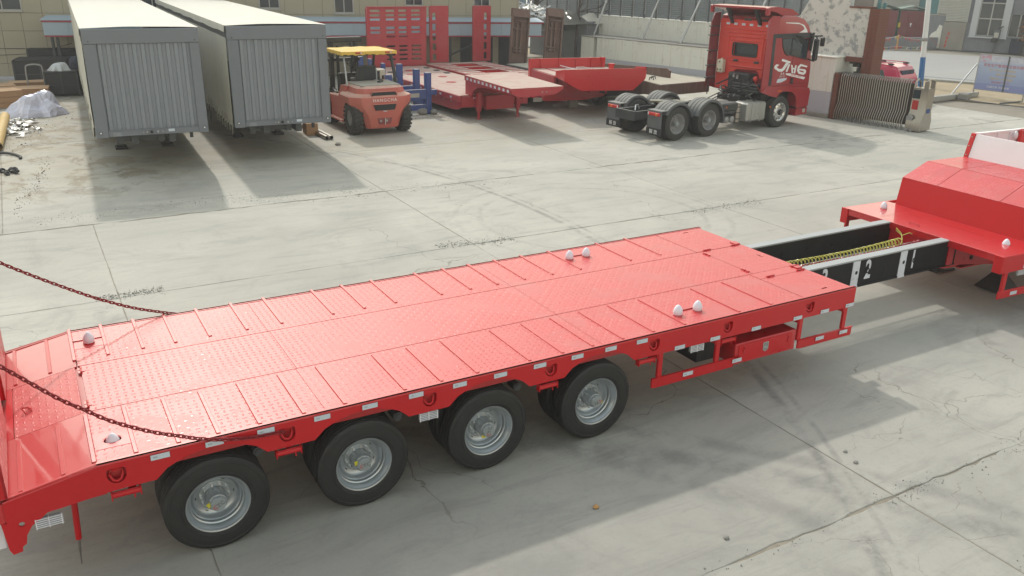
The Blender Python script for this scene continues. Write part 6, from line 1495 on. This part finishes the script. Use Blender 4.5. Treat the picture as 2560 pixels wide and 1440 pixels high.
for k, (a, b, l) in enumerate((((8.43, -.62, 1.42), (8.02, -1.60, 4.3), 'leftmost of four slanted steel struts propping the sheet fence'), ((4.88, -.70, 1.42), (4.30, -1.60, 4.3), 'second from left of four slanted steel struts propping the sheet fence'), ((2.21, -.58, 1.42), (1.60, -1.60, 4.3), 'third from left of four slanted steel struts propping the sheet fence'), ((-1.6, -.62, 1.42), (-2.15, -1.60, 4.3), 'rightmost slanted steel strut rising behind the tractor roof'))):
    t = wthing('steel_strut', l, 'strut', 'slanted struts propping the fence')
    mb = MB(); mb.cyl(a, b, .055, n=12); mb.obj('tube', 'galvanised', t)
    mb = MB(); mb.bx(a[0]-.18, a[0]+.18, a[1]-.14, a[1]+.14, 1.421, 1.45, .006); mb.obj('foot_plate', 'concrete_warm', t)
Gw = wthing('concrete_wall', 'grey stained concrete wall between the canopy and the white walls', 'wall')
mb = MB(); mb.bx(8.95, 13.8, -1.3, -.6, 0, 2.12, .02); mb.bx(8.95, 13.8, -2.6, -1.3, 0, 2.05); mb.obj('wall_face', 'concrete_grey', Gw)
def mound(name, label, mat, x, y, rx, ry, z0, h, seed, cat='mound'):
    rnd = random.Random(seed); ph = [rnd.random()*6 for _ in range(6)]
    mb = MB()
    def fn(a, b):
        X = (a-.5)*2; Y = (b-.5)*2; r = sqrt(X*X+Y*Y); zz = max(0, 1-r**1.5)
        return (X*rx, Y*ry, zz*h*(1+.25*sin(X*5+ph[0])*sin(Y*4+ph[1]))+.05*sin(X*17+ph[2])*sin(Y*15+ph[3])*zz)
    mb.grid(fn, 26, 26); return tag(mb.obj(name, mat, loc=(x, y, z0), smooth=30), label, cat)
mound('earth_mound', 'dark earth mound heaped behind the grey concrete wall', 'mound', 19.1, 36.2, 1.7, 1.5, 2.0, .62, 3)
mound('sand_pile', 'pale sheeted pile beside the dark mound behind the white wall', 'tarp_white', 20.9, 36.0, 1.5, 1.1, 2.0, .62, 5, 'pile')
mound('rubble_mound', 'grey rubble heap with silver debris behind the canopy roof', 'concrete_warm', 16.6, 37.5, 3.0, 1.8, 1.6, 1.25, 6)
rnd = random.Random(77); mb = MB()
for k in range(420):
    x = 16.2+rnd.gauss(0, 1.2); y = 36.3+rnd.gauss(0, .7); z = 2.25+max(0, .8-abs(x-16.4)*.25)*rnd.random()+.1; s = rnd.uniform(.05, .32); a = rnd.random()*6; b = rnd.uniform(-.6, .9)
    d = Vector((cos(a)*cos(b), sin(a)*cos(b), sin(b))); n_ = d.orthogonal().normalized()*rnd.uniform(.02, .06); c = Vector((x, y, z))
    mb.add([c-d*s-n_, c+d*s-n_*.5, c+d*s*.9+n_, c-d*s+n_], [(0, 1, 2, 3)])
tag(stuff(mb.obj('metal_debris', 'foil', smooth=0)), 'tangle of shiny metal strips and torn sheets behind the canopy', 'debris')
mb = MB(); mb.bx(-1.4, 1.4, -.02, .02, 0, 1.6); mb.bx(-1.4, 1.4, -.03, .03, 1.0, 1.06)
tag(mb.obj('panel_stack', 'fascia_blue', loc=(16.4, 38.4, 2.5), rot=(0, 0, -.2)), 'pale blue sheet panel standing behind the bare trees', 'panel')
# bare trees
def bare_tree(label, x, y, z0, h, r, seed, lean=(0, 0), nb=11):
    rnd = random.Random(seed); t = thing('bare_tree', label, 'tree', (x, y, z0))
    top = Vector((lean[0], lean[1], h)); mb = MB(); tr = [Vector((lean[0]*s+.06*sin(s*7+seed), lean[1]*s+.05*sin(s*5), h*s)) for s in (0, .15, .3, .45, .6, .75, .9, 1)]
    mb.tube(tr, [r, r*.92, r*.82, r*.72, r*.6, r*.45, r*.3, r*.15], 8); mb.obj('trunk', 'bark', t)
    mb = MB()
    def grow(p, d, l, rr, dep):
        pts = [p]; q = p.copy(); dd = d.copy()
        for k in range(4):
            dd = (dd+Vector((rnd.uniform(-.3, .3), rnd.uniform(-.3, .3), rnd.uniform(-.12, .22)))).normalized(); q = q+dd*l/4; pts.append(q.copy())
        mb.tube(pts, [rr, rr*.8, rr*.6, rr*.45, rr*.25], 5, cap=False)
        if dep > 0:
            for k in range(rnd.randint(2, 4)):
                b = rnd.choice(pts[1:]); nd = (dd+Vector((rnd.uniform(-.9, .9), rnd.uniform(-.9, .9), rnd.uniform(-.3, .6)))).normalized(); grow(b.copy(), nd, l*rnd.uniform(.45, .7), rr*.55, dep-1)
    for k in range(nb):
        s = rnd.uniform(.22, .95); i = min(6, int(s*7)); p = tr[i].lerp(tr[i+1], s*7-i); a = rnd.random()*6.28
        grow(p, Vector((cos(a), sin(a), rnd.uniform(.1, .8))).normalized(), rnd.uniform(.9, 1.9)*h/6, r*.42, 2)
    mb.obj('crown', 'bark', t)
bare_tree('thin bare tree growing before the grey concrete wall', 19.55, 35.6, 0, 6.2, .085, 4, (.1, 0))
bare_tree('bare tree with a dark trunk behind the right rusty ramp', 17.4, 36.6, 1.6, 5.2, .15, 9, (-.05, 0), 14)
bare_tree('bare sapling spreading over the debris heap behind the canopy', 14.6, 35.6, 1.6, 4.6, .07, 15, (.3, 0), 14)

# ------------------------------------------------------------------ gate end: block, mottled wall, pillar
GF = (16.45, 14.4); GA = radians(-80)
def gthing(name, label, cat): return thing(name, label, cat, (GF[0], GF[1], 0), GA)
t = gthing('gate_block', 'white plastered gate block with a lavender lower band', 'gate post')
mb = MB(); mb.bx(-3.6, -.11, 0, 1.5, 0, 2.10, .012); mb.obj('block_body', 'white_render', t)
mb = MB(); mb.bx(-3.6, -.108, -.004, .002, .15, .92); mb.obj('painted_band', 'lavender_band', t)
mb = MB(); mb.bx(-3.65, -.08, -.10, 1.5, 0, .145, .02); mb.obj('plinth', 'concrete_warm', t)
mb = MB(); mb.bx(-3.62, -.06, -.05, 1.5, 2.10, 2.16, .02); mb.obj('coping', 'white_render', t)
def tiled(t, u0, u1, v0, v1, z0, z1, du=.24, dz=.065):
    mb = MB(); mb.bx(u0+.012, u1-.012, v0+.012, v1-.012, z0, z1); mb.obj('core', 'joint_dark', t)
    tm = MB(); tm.bx(.004, du-.004, 0, .012, .004, dz-.004); 
    n = max(1, round((u1-u0)/du)); w_ = (u1-u0)/n; m_ = max(1, round((v1-v0)/du)); w2 = (v1-v0)/m_; rows = int((z1-z0)/dz)
    a = MB(); a.bx(.003, w_-.003, 0, .012, .003, dz-.003); am = a.mesh('tile', 'brick_brown', 0)
    b = MB(); b.bx(0, .012, .003, w2-.003, .003, dz-.003); bm_ = b.mesh('tile', 'brick_brown', 0)
    return am, bm_, n, w_, m_, w2, rows
t = gthing('gate_pillar', 'tall brown tiled pillar at the end of the mottled wall', 'pillar')
am, bm_, n, w_, m_, w2, rows = tiled(t, .62, .98, .45, 1.15, .0, 3.80, .18, .19)
for j in range(rows):
    if j*.19 < 1.1: continue
    for i in range(n): place('tile', am, t, (.62+i*w_, .45, j*.19))
    for i in range(m_): place('tile', bm_, t, (.98-.012, .45+i*w2, j*.19))
t = gthing('gate_pillar', 'low brown tiled post between the white block and the gate', 'pillar')
am, bm_, n, w_, m_, w2, rows = tiled(t, -.06, .12, -.05, .45, .0, 1.62, .18, .18)
for j in range(rows):
    for i in range(n): place('tile', am, t, (-.06+i*w_, -.05, j*.18))
    for i in range(m_): place('tile', bm_, t, (.12-.012, -.05+i*w2, j*.18))
t = gthing('gate_lintel', 'brown beam bridging the white block and the tall pillar', 'beam')
mb = MB(); mb.bx(-.05, .62, .5, .8, 1.98, 2.16, .01); mb.obj('beam', 'brick_brown', t)
mb = MB(); mb.tube(catmull([(.60, .45, 2.22), (.66, .42, 2.16), (.64, .42, 2.05)], 6), .008, 5); mb.obj('cable', 'machine_black', t)
t = gthing('mottled_wall', 'white wall with peeling grey mottled paint beside the tractor cab', 'wall')
me = plate2d('wall_face', [[(-3.6, 2.12), (.62, 2.12), (.62, 3.80), (-.20, 3.80), (-.21, 5.2), (-1.35, 5.2), (-1.82, 4.0), (-2.12, 3.45), (-3.6, 2.6)]], .5, 'mottled_white'); place('wall_face', me, t, (0, 1.05, 0), RX90)
mb = MB(); mb.bx(-.20, .64, .50, 1.1, 3.80, 3.85, .01); mb.obj('coping', 'brick_brown', t)
t = gthing('weathered_board', 'weathered grey plank board standing on the mottled wall top', 'board')
for k in range(4): mb = MB(); mb.bx(-.16, .56, .72, .76, 3.86+k*.22, 4.07+k*.22, .006); mb.obj('plank', 'ledge_grey', t)
mb = MB(); mb.bx(.58, .68, .7, .76, 3.86, 4.8)
mb.obj('board_edge', 'siding_light', t)
for k, (u, v, l) in enumerate(((.74, .8, 'left of two pale blue cans standing on the pillar top'), (.88, .9, 'right of two pale blue cans standing on the pillar top'))):
    mb = MB(); mb.lathe([(.0, .0), (.055, 0), (.06, .15), (.05, .2), (0, .2)], axis='z', n=14); p = fmat(GF, -80) @ Vector((u, v, 3.805)); tag(mb.obj('paint_can', 'teal_panel', loc=p), l, 'can', 'pale blue cans on the pillar')
rnd = random.Random(8); mb = MB()
for k in range(60):
    c = Vector((rnd.uniform(.05, .62), rnd.uniform(.6, 1.3), rnd.uniform(0, 1.95))); s = rnd.uniform(.06, .16); mb.bx(c.x-s, c.x+s, c.y-s, c.y+s*.6, c.z-s*.6, c.z+s*.6, 0, None)
p = stuff(mb.obj('brick_rubble', 'mound', loc=(GF[0], GF[1], 0), rot=(0, 0, GA), smooth=0)); tag(p, 'dark rubble stacked in the opening under the brown beam', 'rubble')
# folding gate
GT = gthing('folding_gate', 'folded stainless steel barrier gate with bent hoops and a motor head', 'gate')
hp = [(0, -.16, .06), (0, -.15, .30), (0, -.10, .42), (0, 0, .62), (0, .0, 1.50), (0, .05, 1.60), (0, .16, 1.655), (0, .28, 1.60), (0, .33, 1.50), (0, .33, .62), (0, .43, .42), (0, .48, .30), (0, .49, .06)]
hm = MB(); hm.tube(hp, .017, 7); hmm = hm.mesh('gate_hoop', 'stainless')
foot = MB(); foot.cyl((0, -.19, .05), (0, -.13, .05), .05, n=12); foot.bx(-.02, .02, -.19, -.13, .05, .16); fm_ = foot.mesh('gate_wheel', 'rim_grey')
ng = 31
for k in range(ng):
    u = .20+2.50*k/(ng-1)
    h = place('gate_hoop', hmm, GT, (u, 0, 0))
    if k % 2 == 0 and k > 4: place('gate_wheel', fm_, h, (0, 0, 0))
mb = MB(); mb.bx(.16, 2.80, .10, .22, .16, 1.52); mb.obj('gap_backing', 'gap_dark', GT)  # dark panel added behind the hoops so the gaps read dark
mb = MB(); mb.prism([(-.22, .04), (.52, .04), (.52, .36), (.40, .66), (.40, 1.42), (-.06, 1.42), (-.06, .66), (-.22, .36)], 'x', 2.86, 3.36); hd = mb.obj('motor_head', 'stainless', GT)
mb = MB(); mb.bx(2.90, 3.10, -.075, -.062, .72, 1.02); mb.obj('warning_sign', 'red_paint_dull', hd)
mb = MB(); mb.prism([(2.86, .38), (3.06, .38), (3.10, .50), (2.98, .60), (2.86, .50)], 'y', -.235, -.225); mb.obj('front_badge', 'rim_grey', hd)
mb = MB(); mb.bx(3.362, 3.37, .05, .28, .62, .76); mb.obj('name_plate', 'flag_blue', hd)
mb = MB(); mb.bx(2.87, 3.12, -.066, -.06, 1.08, 1.36); mb.obj('display_panel', 'window_glass', hd)
for y in (-.05, .38): mb = MB(); mb.bx(3.20, 3.35, y-.02, y+.03, 1.42, 1.66, .01); mb.obj('head_post', 'stainless', hd)
mb = MB(); mb.tube([(3.28, -.05, 1.66), (3.28, .1, 1.70), (3.28, .25, 1.70), (3.28, .38, 1.66)], .035, 7); mb.tube([(2.88, -.05, 1.42), (2.88, .0, 1.6), (2.88, .16, 1.68), (2.88, .3, 1.6), (2.88, .36, 1.42)], .03, 7); mb.obj('head_hoop', 'stainless', hd)
for u in (2.92, 3.08): mb = MB(); mb.cyl((u, -.24, .06), (u, -.18, .06), .06, n=12); mb.obj('gate_wheel', 'rim_grey', hd)

# ------------------------------------------------------------------ pole, car, banner, low wall
PL = thing('flag_pole', 'white steel pole with a blue painted foot behind the folding gate', 'pole', (28.3, 19.3, 0), radians(-60))
mb = MB(); mb.cyl((0, 0, 0), (-.11, 0, 1.33), .125, .12, n=18); mb.obj('blue_foot', 'pole_blue', PL)
mb = MB(); mb.cyl((-.11, 0, 1.331), (-.6, 0, 7.5), .118, .10, n=18); mb.obj('white_shaft', 'pole_white', PL)
mb = MB(); mb.bx(-.30, -.02, -.16, -.1, 2.05, 2.2, .02); mb.obj('bracket', 'rim_grey', PL)
CA = thing('parked_car', 'pinkish red small car with roof rails behind the folding gate', 'car', (21.9, 15.8, 0), radians(100))
body = [(.0, .35), (-.02, .75), (.05, 1.05), (.28, 1.42), (.55, 1.49), (1.5, 1.50), (2.1, 1.36), (2.75, .98), (3.55, .86), (3.7, .6), (3.7, .32), (.0, .32)]
bm = bmesh.new(); vs = [bm.verts.new((x, 0, z)) for x, z in body]; f = bm.faces.new(vs); r = bmesh.ops.extrude_face_region(bm, geom=[f]); bmesh.ops.translate(bm, verts=[v for v in r['geom'] if isinstance(v, bmesh.types.BMVert)], vec=(0, -1.6, 0))
for v in bm.verts:
    if v.co.z > .95: v.co.y = -.8+(v.co.y+.8)*(.86 if v.co.z > 1.2 else .96)
bmesh.ops.recalc_face_normals(bm, faces=bm.faces[:]); bmesh.ops.bevel(bm, geom=[e for e in bm.edges if abs(e.verts[0].co.y-e.verts[1].co.y) < .3], offset=.08, segments=3, affect='EDGES')
mb = MB(); mb.bm(bm); mb.obj('body', 'car_pink', CA)
for s in (0, 1):
    yy = -.035 if s == 0 else -1.58
    for poly in ([(.40, .98), (.50, 1.34), (.95, 1.36), (.98, .98)], [(1.06, .98), (1.04, 1.36), (1.55, 1.36), (1.75, 1.28), (2.25, .98)]):
        me = plate2d('side_window', [poly], .02, 'window_glass'); place('side_window', me, CA, (0, yy+.02, 0), (pi/2, radians(0), 0)); CA.children[-1].rotation_euler = (pi/2+(-.22 if s == 0 else .22), 0, 0); CA.children[-1].location = (0, (.0-.015+.235) if s == 0 else (-1.6+.02-.215), 0.02)
    for x0 in (.55, 1.55): mb = MB(); y_ = -.18 if s == 0 else -1.42; mb.sph((x0, y_, 1.515), .08, (1.8, .5, .5), 10, 6); mb.obj('roof_rail_mount', 'machine_black', CA)
    mb = MB(); mb.tube([(.5, -.18 if s == 0 else -1.42, 1.55), (1.6, -.18 if s == 0 else -1.42, 1.55)], .018, 6); mb.obj('roof_rail', 'car_pink', CA)
    for x0 in (.72, 3.0): mb = MB(); y_ = -.0 if s == 0 else -1.6; mb.lathe([(.0, -.02), (.18, -.02), (.29, -.01), (.30, .0), (.30, .15), (.2, .16)], o=(x0, y_-(.08 if s == 0 else .08), .30), n=20); mb.obj('wheel', 'tyre_used', CA)
mb = MB(); mb.bx(.1, .2, -1.3, -.3, 1.0, 1.3); mb.obj('rear_window', 'window_glass', CA)
mb = MB(); mb.bx(1.9, 2.0, -.25, -.02, .98, 1.12, .03); mb.obj('door_mirror', 'machine_black', CA)

BN = thing('banner_board', 'blue printed notice banner on a steel frame beside the road', 'banner', (27.2, 15.9, 0), radians(-78))
mb = MB(); mb.bx(-.04, 4.2, -.004, .004, .36, 1.80); mb.v = [(x, y, z-.012*x) for x, y, z in mb.v]; bc = mb.obj('banner_cloth', 'banner_cloth', BN)
for k, (z, x0, s, sz, mm) in enumerate(((1.38, .95, '安全生产管理规定提示牌', .145, 'ink_red'), (1.20, .95, '进入厂区人员 车辆须登记', .095, 'canopy_yellow'), (1.03, 1.12, '服从门卫管理指挥', .095, 'canopy_yellow'), (.85, .95, '车辆 出入人员请减速', .10, 'canopy_yellow'), (.70, .95, '请自觉遵守厂规厂纪', .08, 'ink_red'), (.50, .90, '以诚为本 共创未来', .11, 'ink_white'))):
    me = text_mesh('print', s, sz, .002, mm); place('print', me, bc, (x0, -.0055, z-.012*x0), (pi/2, radians(.7), 0))
for a, b, c, d, nm in ((-.05, 4.2, 1.80, 1.84, 'top_rail'), (-.05, 4.2, .33, .36, 'bottom_rail')): mb = MB(); mb.bx(a, b, -.02, .02, c, d); mb.v = [(x, y, z-.012*x) for x, y, z in mb.v]; mb.obj(nm, 'galvanised', BN)
for x in (-.05, 1.12, 1.95, 3.2): mb = MB(); mb.bx(x-.025, x+.025, .005, .05, 0 if x != 1.12 else .33, 1.80); mb.obj('frame_post', 'galvanised', BN)
mb = MB(); mb.bx(1.10, 1.15, -.03, -.008, .33, 1.80); mb.obj('front_bar', 'fence_post', BN)
mb = MB(); mb.tube([(-.10, -.03, 1.40), (-.42, -1.55, .03)], .03, 8); mb.obj('strut', 'galvanised', BN)
mb = MB(); mb.tube([(1.9, -.03, .03), (1.6, -1.4, .03)], .03, 8); mb.tube([(-.4, -1.5, .03), (4, -1.9, .03)], .02, 6); mb.obj('ground_bar', 'fence_post', BN)
t = thing('low_kerb_wall', 'low grey stone kerb wall running from the gate to the banner', 'kerb', (23.9, 15.75, 0), radians(3.5))
for k in range(5): mb = MB(); mb.bx(k*.72+.006, k*.72+.714, -.12, .12, 0, .20, .02); mb.obj('stone', 'kerb_stone', t)
mb = MB(); mb.bx(-.25, .25, -.22, .22, 0, .28, .05); tag(mb.obj('stone_block', 'stone', loc=(26.0, 15.55, 0), rot=(0, 0, .3)), 'rough stone block weighing down the banner strut', 'stone')

# ------------------------------------------------------------------ across the road: cabinets, bunting, concrete walls, shop building
def rthing(name, label, cat, o=(49.3, 32.8), a=-68): return thing(name, label, cat, (o[0], o[1], 0), radians(a))
CBT = rthing('transformer_cabinet', 'twin red transformer cabinets with green ridged roofs across the road', 'cabinet', (53, 41.8), -35)
for u0, u1, nd in ((0, 1.9, 2), (1.98, 4.15, 3)):
    mb = MB(); mb.bx(u0, u1, 0, 1.6, .08, 2.28); c = mb.obj('cabinet_body', 'cabinet_green', CBT)
    w_ = (u1-u0-.12)/nd
    for k in range(nd):
        mb = MB(); mb.bx(u0+.06+k*w_+.01, u0+.06+(k+1)*w_-.01, -.03, .0, .14, 2.24, .008); d = mb.obj('cabinet_door', 'cabinet_red', c)
    x = (u0+u1)/2+(0 if nd == 2 else -.1)
    mb = MB(); mb.prism([(x-.09, 1.22), (x, 1.36), (x+.09, 1.22), (x+.03, 1.12), (x+.03, 1.0), (x-.03, 1.0), (x-.03, 1.12)], 'y', -.045, -.034); mb.obj('warning_mark', 'ink_white', c)
    mb = MB(); mb.prism([(x-.025, 1.30), (x+.025, 1.30), (x+.01, 1.36), (x-.01, 1.36)], 'y', -.05, -.046); mb.obj('warning_dot', 'lamp_red', c)
    m_ = (u0+u1)/2
    mb = MB(); mb.prism([(u0-.15, 2.30), (m_, 2.56), (u1+.15, 2.30), (u1+.15, 2.38), (m_, 2.66), (u0-.15, 2.38)], 'y', -.15, 1.75); mb.obj('ridged_roof', 'cabinet_green' if nd == 2 else 'cabinet_roof', CBT)
for x in (-.25, 2.05): mb = MB(); mb.bx(x-.09, x+.09, -.05, -.042, .95, 1.32); mb.obj('warning_sign', 'sign_yellow', CBT)
mb = MB(); mb.bx(-.4, 4.6, -.2, 1.8, -.05, .08); mb.obj('plinth', 'concrete_grey', CBT)
t = thing('low_concrete_wall', 'low grey cracked concrete wall with white streak below the red cabinets', 'wall', (42.0, 35.2, 0), radians(-17))
mb = MB(); mb.bx(0, 7.4, 0, .25, 0, .80, .02); mb.obj('wall_face', 'concrete_grey', t)
mb = MB(); mb.prism([(1.2, .74), (1.5, .62), (1.9, .60), (2.3, .66), (2.7, .56), (3.2, .64), (3.4, .70), (2.9, .60), (2.3, .54), (1.9, .52), (1.5, .55)], 'y', -.006, .0); mb.obj('white_streak', 'white_render', t)
# bunting on stakes
BT = thing('bunting', 'strings of small coloured pennants on wooden stakes across the road', 'bunting', (45.0, 33.3, 0), radians(-17))
for x in (0.0,): mb = MB(); mb.bx(x-.04, x+.04, -.04, .04, 0, 1.05); mb.obj('stake', 'stake_wood', BT)
cols = ['flag_yellow', 'flag_white', 'flag_red', 'flag_red', 'flag_green', 'flag_blue', 'flag_red']
pf = {c: MB().add([(-.07, 0, 0), (.07, 0, 0), (-.04, .03, -.24)], [(0, 1, 2)]).mesh('pennant', c, 0) for c in set(cols)}
rnd = random.Random(31)
for (xa, za, xb, zb, n) in ((-2.2, .72, 0, 1.0, 9), (0, 1.0, 2.4, .72, 9), (-2.2, .26, 0, .30, 10), (0, .30, 2.4, .30, 9)):
    pts = []
    for k in range(n+1):
        s = k/n; pts.append((xa+(xb-xa)*s, -.02, za+(zb-za)*s-.10*sin(pi*s)))
    mb = MB(); mb.tube(pts, .008, 4); mb.obj('cord', 'ink_white', BT)
    for k in range(n): place('pennant', pf[rnd.choice(cols)], BT, (pts[k][0]+.08, -.02, pts[k][2]), (rnd.uniform(-.3, .3), rnd.uniform(-.5, .5), rnd.uniform(-.5, .5)))
t = thing('bunting', 'drooping red pennant string tied to the pale wall patch beside the pole', 'bunting', (46.8, 32.2, 0), radians(-50))
mb = MB(); mb.tube([(0, 0, 1.0), (.5, 0, .5), (1.0, 0, .35), (1.3, -.05, 1.3)], .010, 4); mb.obj('cord', 'flag_red', t)
for k, (x, z) in enumerate(((1.18, 1.3), (1.15, 1.0), (1.1, .75), (1.1, .5))): place('pennant', pf['flag_red'], t, (x, -.02, z), (0, rnd.uniform(-.4, .4), rnd.uniform(-.5, .5)))
CW = rthing('concrete_wall', 'tall grey concrete wall with a peeled white patch behind the pole', 'wall')
mb = MB(); mb.bx(-1.45, -.13, -.0, .3, 0, 2.30); mb.obj('wall_face', 'concrete_grey', CW)
mb = MB(); mb.bx(-1.5, -.10, -.04, .34, 2.30, 2.38, .01); mb.obj('coping', 'kerb_stone', CW)
me = plate2d('peeled_patch', [[(-1.15, .02), (-.18, .04), (-.20, 1.60), (-.42, 1.68), (-.56, 1.25), (-.85, 1.05), (-1.05, .62)]], .006, 'white_render'); place('peeled_patch', me, CW, (0, 0, 0), RX90)
SH = rthing('shop_building', 'pale building with white columns and tall dark windows across the road', 'building')
mb = MB(); mb.bx(-.13, 1.35, -.12, .4, 0, 1.90); mb.obj('stained_wall', 'concrete_warm', SH)
mb = MB(); mb.bx(1.35, 9, .0, .4, 0, 1.05); mb.bx(1.35, 1.62, .0, .4, 1.05, 1.95); mb.bx(5.2, 9, 0, .4, 1.05, 6); mb.bx(3.95, 5.2, .0, .4, 2.55, 6); mb.obj('base_wall', 'concrete_grey', SH)
mb = MB(); mb.bx(1.62, 2.02, -.12, .3, 1.0, 6); mb.bx(3.55, 3.98, -.12, .3, 1.0, 6); mb.bx(1.62, 3.98, -.10, .3, .96, 1.04); mb.obj('column', 'column_white', SH)
mb = MB(); mb.bx(1.58, 4.02, -.18, -.12, .93, 1.0, .01); mb.obj('sill', 'column_white', SH)
for x0, x1, z0, z1, nx, zs in ((2.02, 3.55, 1.07, 6.0, 2, (1.13, 2.22, 3.25, 4.4)), (4.0, 5.2, 1.07, 2.55, 2, (1.13,))):
    mb = MB(); t_ = .05
    mb.bx(x0, x1, .02, .08, z0, z0+t_); mb.bx(x0, x0+t_, .02, .08, z0, z1); mb.bx(x1-t_, x1, .02, .08, z0, z1); mb.bx((x0+x1)/2-.04, (x0+x1)/2+.04, .02, .08, z0, z1)
    for z in zs[1:]: mb.bx(x0, x1, .01, .08, z-.04, z+.04)
    w_ = mb.obj('window', 'alu_frame', SH)
    zz = list(zs)+[z1]
    for a in range(nx):
        for b in range(len(zz)-1):
            xa = x0+t_ if a == 0 else (x0+x1)/2+.04; xb = (x0+x1)/2-.04 if a == 0 else x1-t_
            mb = MB(); mb.bx(xa, xb, .05, .06, zz[b], zz[b+1]-.04); mb.obj('pane', 'window_glass', w_)
    mb = MB(); mb.bx(x0, x1, .2, .22, z0, z1); mb.obj('blind', 'teal_panel' if x0 < 3 else 'dark_interior', w_)
def siding(x0, x1, z0, z1, name='siding_board'):
    n = int((z1-z0)/.105); pr = MB(); pr.add([(0, 0, 0), (x1-x0, 0, 0), (x1-x0, -.035, .03), (0, -.035, .03), (0, -.035, .075), (x1-x0, -.035, .075), (x1-x0, 0, .10), (0, 0, .10)], [(0, 1, 2, 3), (3, 2, 5, 4), (4, 5, 6, 7)]); me = pr.mesh(name, 'siding_light', 0)
    for k in range(n): place(name, me, SH, (x0, 0, z0+k*.105))
siding(-.10, 1.30, 1.93, 5.5); siding(-.66, -.10, 2.42, 5.5)
for a_ in ((1.30, 1.36, 1.9), (-.72, -.66, 2.4)): mb = MB(); mb.bx(a_[0], a_[1], -.05, .1, a_[2], 5.5); mb.obj('corner_trim', 'siding_light', SH)
for x0, x1, z0 in ((-1.45, -.72, 2.40),): mb = MB(); mb.bx(x0, x1, -.01, .05, z0, 5.5); mb.obj('teal_panel', 'teal_panel', SH)
for k in range(5): mb = MB(); mb.bx(1.37+k*.05, 1.40+k*.05, -.06, .0, 1.96, 5.5); mb.obj('dark_rib', 'concrete_grey', SH)
mb = MB(); mb.bx(-1.45, 9, .42, 6, 0, 6); mb.obj('wall', 'concrete_grey', SH)
WH = rthing('warehouse', 'warehouse wall of pale ribbed boards and teal panels behind the red cabinets', 'building')
mb = MB(); mb.bx(-16, -1.5, 11.1, 14, 0, 6.5); mb.obj('wall', 'concrete_grey', WH)
pr = MB(); pr.add([(0, 0, 0), (3.02, 0, 0), (3.02, -.04, .03), (0, -.04, .03), (0, -.04, .085), (3.02, -.04, .085), (3.02, 0, .115), (0, 0, .115)], [(0, 1, 2, 3), (3, 2, 5, 4), (4, 5, 6, 7)]); prm = pr.mesh('siding_board', 'siding_light', 0)
for k in range(34):
    for x0 in (-7.75, -3.68): place('siding_board', prm, WH, (x0, 11.08, 2.0+k*.118))
for x0 in (-8.75, -4.71, -10.2): mb = MB(); mb.bx(x0, x0+.98, 11.0, 11.09, 1.8, 6); mb.obj('teal_panel', 'teal_panel', WH)
t = rthing('meter_post', 'grey meter box on a short post before the shop window', 'meter box', (50.4, 29.6), -68)
mb = MB(); mb.bx(-.05, .05, -.05, .05, 0, .75); mb.obj('post', 'fence_post', t)
mb = MB(); mb.bx(-.2, .2, -.12, .1, .95, 1.55, .02); mb.obj('meter_case', 'fence_post', t)
mb = MB(); mb.bx(-.14, .14, -.135, -.12, 1.02, 1.35); mb.obj('meter_cover', 'plate_pale', t)
mb = MB(); mb.bx(-.26, .12, -.12, .1, .7, .95, .02); mb.tube([(.1, 0, 1.55), (.2, 0, 1.7), (.32, 0, 1.78)], .04, 6); mb.obj('junction_box', 'machine_black', t)
t = rthing('dark_bin', 'dark metal bin standing against the shop building wall', 'bin', (50.95, 28.35), -68)
mb = MB(); mb.bx(-.4, .4, -.3, .2, 0, .95, .03); mb.obj('body', 'cloth_navy', t)
mb = MB(); mb.bx(-.42, .42, -.32, .22, .95, 1.0, .01); mb.obj('lid', 'cloth_navy', t)
# brown leaved tree at the right edge
t = rthing('dead_leaf_tree', 'small tree with hanging dry brown leaves beside the dark bin', 'tree', (50.3, 27.6), -68)
mb = MB(); mb.tube([(0, 0, 0), (.05, 0, .8), (.3, 0, 1.8), (.7, .1, 3.0), (.9, 0, 4.5)], [.08, .07, .06, .05, .02], 7); mb.obj('trunk', 'bark_dark', t)
rnd = random.Random(14); mb = MB()
for k in range(1100):
    s = rnd.random()**.7; z = .9+3.6*s; x = -.1+.9*s*.8+rnd.gauss(0, .14+.22*s); y = rnd.gauss(0, .2+.2*s); l = rnd.uniform(.06, .14); a = rnd.random()*6.28
    c = Vector((x, y, z)); d = Vector((cos(a)*.4, sin(a)*.4, -1)).normalized()*l; n_ = d.orthogonal().normalized()*l*.35
    mb.add([c, c+d*.5+n_, c+d, c+d*.5-n_], [(0, 1, 2, 3)])
mb.obj('crown', 'leaf_brown', t, smooth=0)

# ------------------------------------------------------------------ dusty air
hm = bpy.data.materials.new('haze_air'); hm.use_nodes = True; hnt = hm.node_tree
for n in list(hnt.nodes):
    if n.type == 'BSDF_PRINCIPLED': hnt.nodes.remove(n)
pv = hnt.nodes.new('ShaderNodeVolumePrincipled'); pv.inputs['Density'].default_value = .0014; pv.inputs['Color'].default_value = (.9, .92, .95, 1); pv.inputs['Anisotropy'].default_value = .3
hnt.links.new(pv.outputs[0], hnt.nodes['Material Output'].inputs['Volume'])
MATS['haze_air'] = hm
mb = MB(); mb.bx(-131, 151, -61, 181, -1.05, 9.0); stuff(mb.obj('haze', 'haze_air', smooth=0))
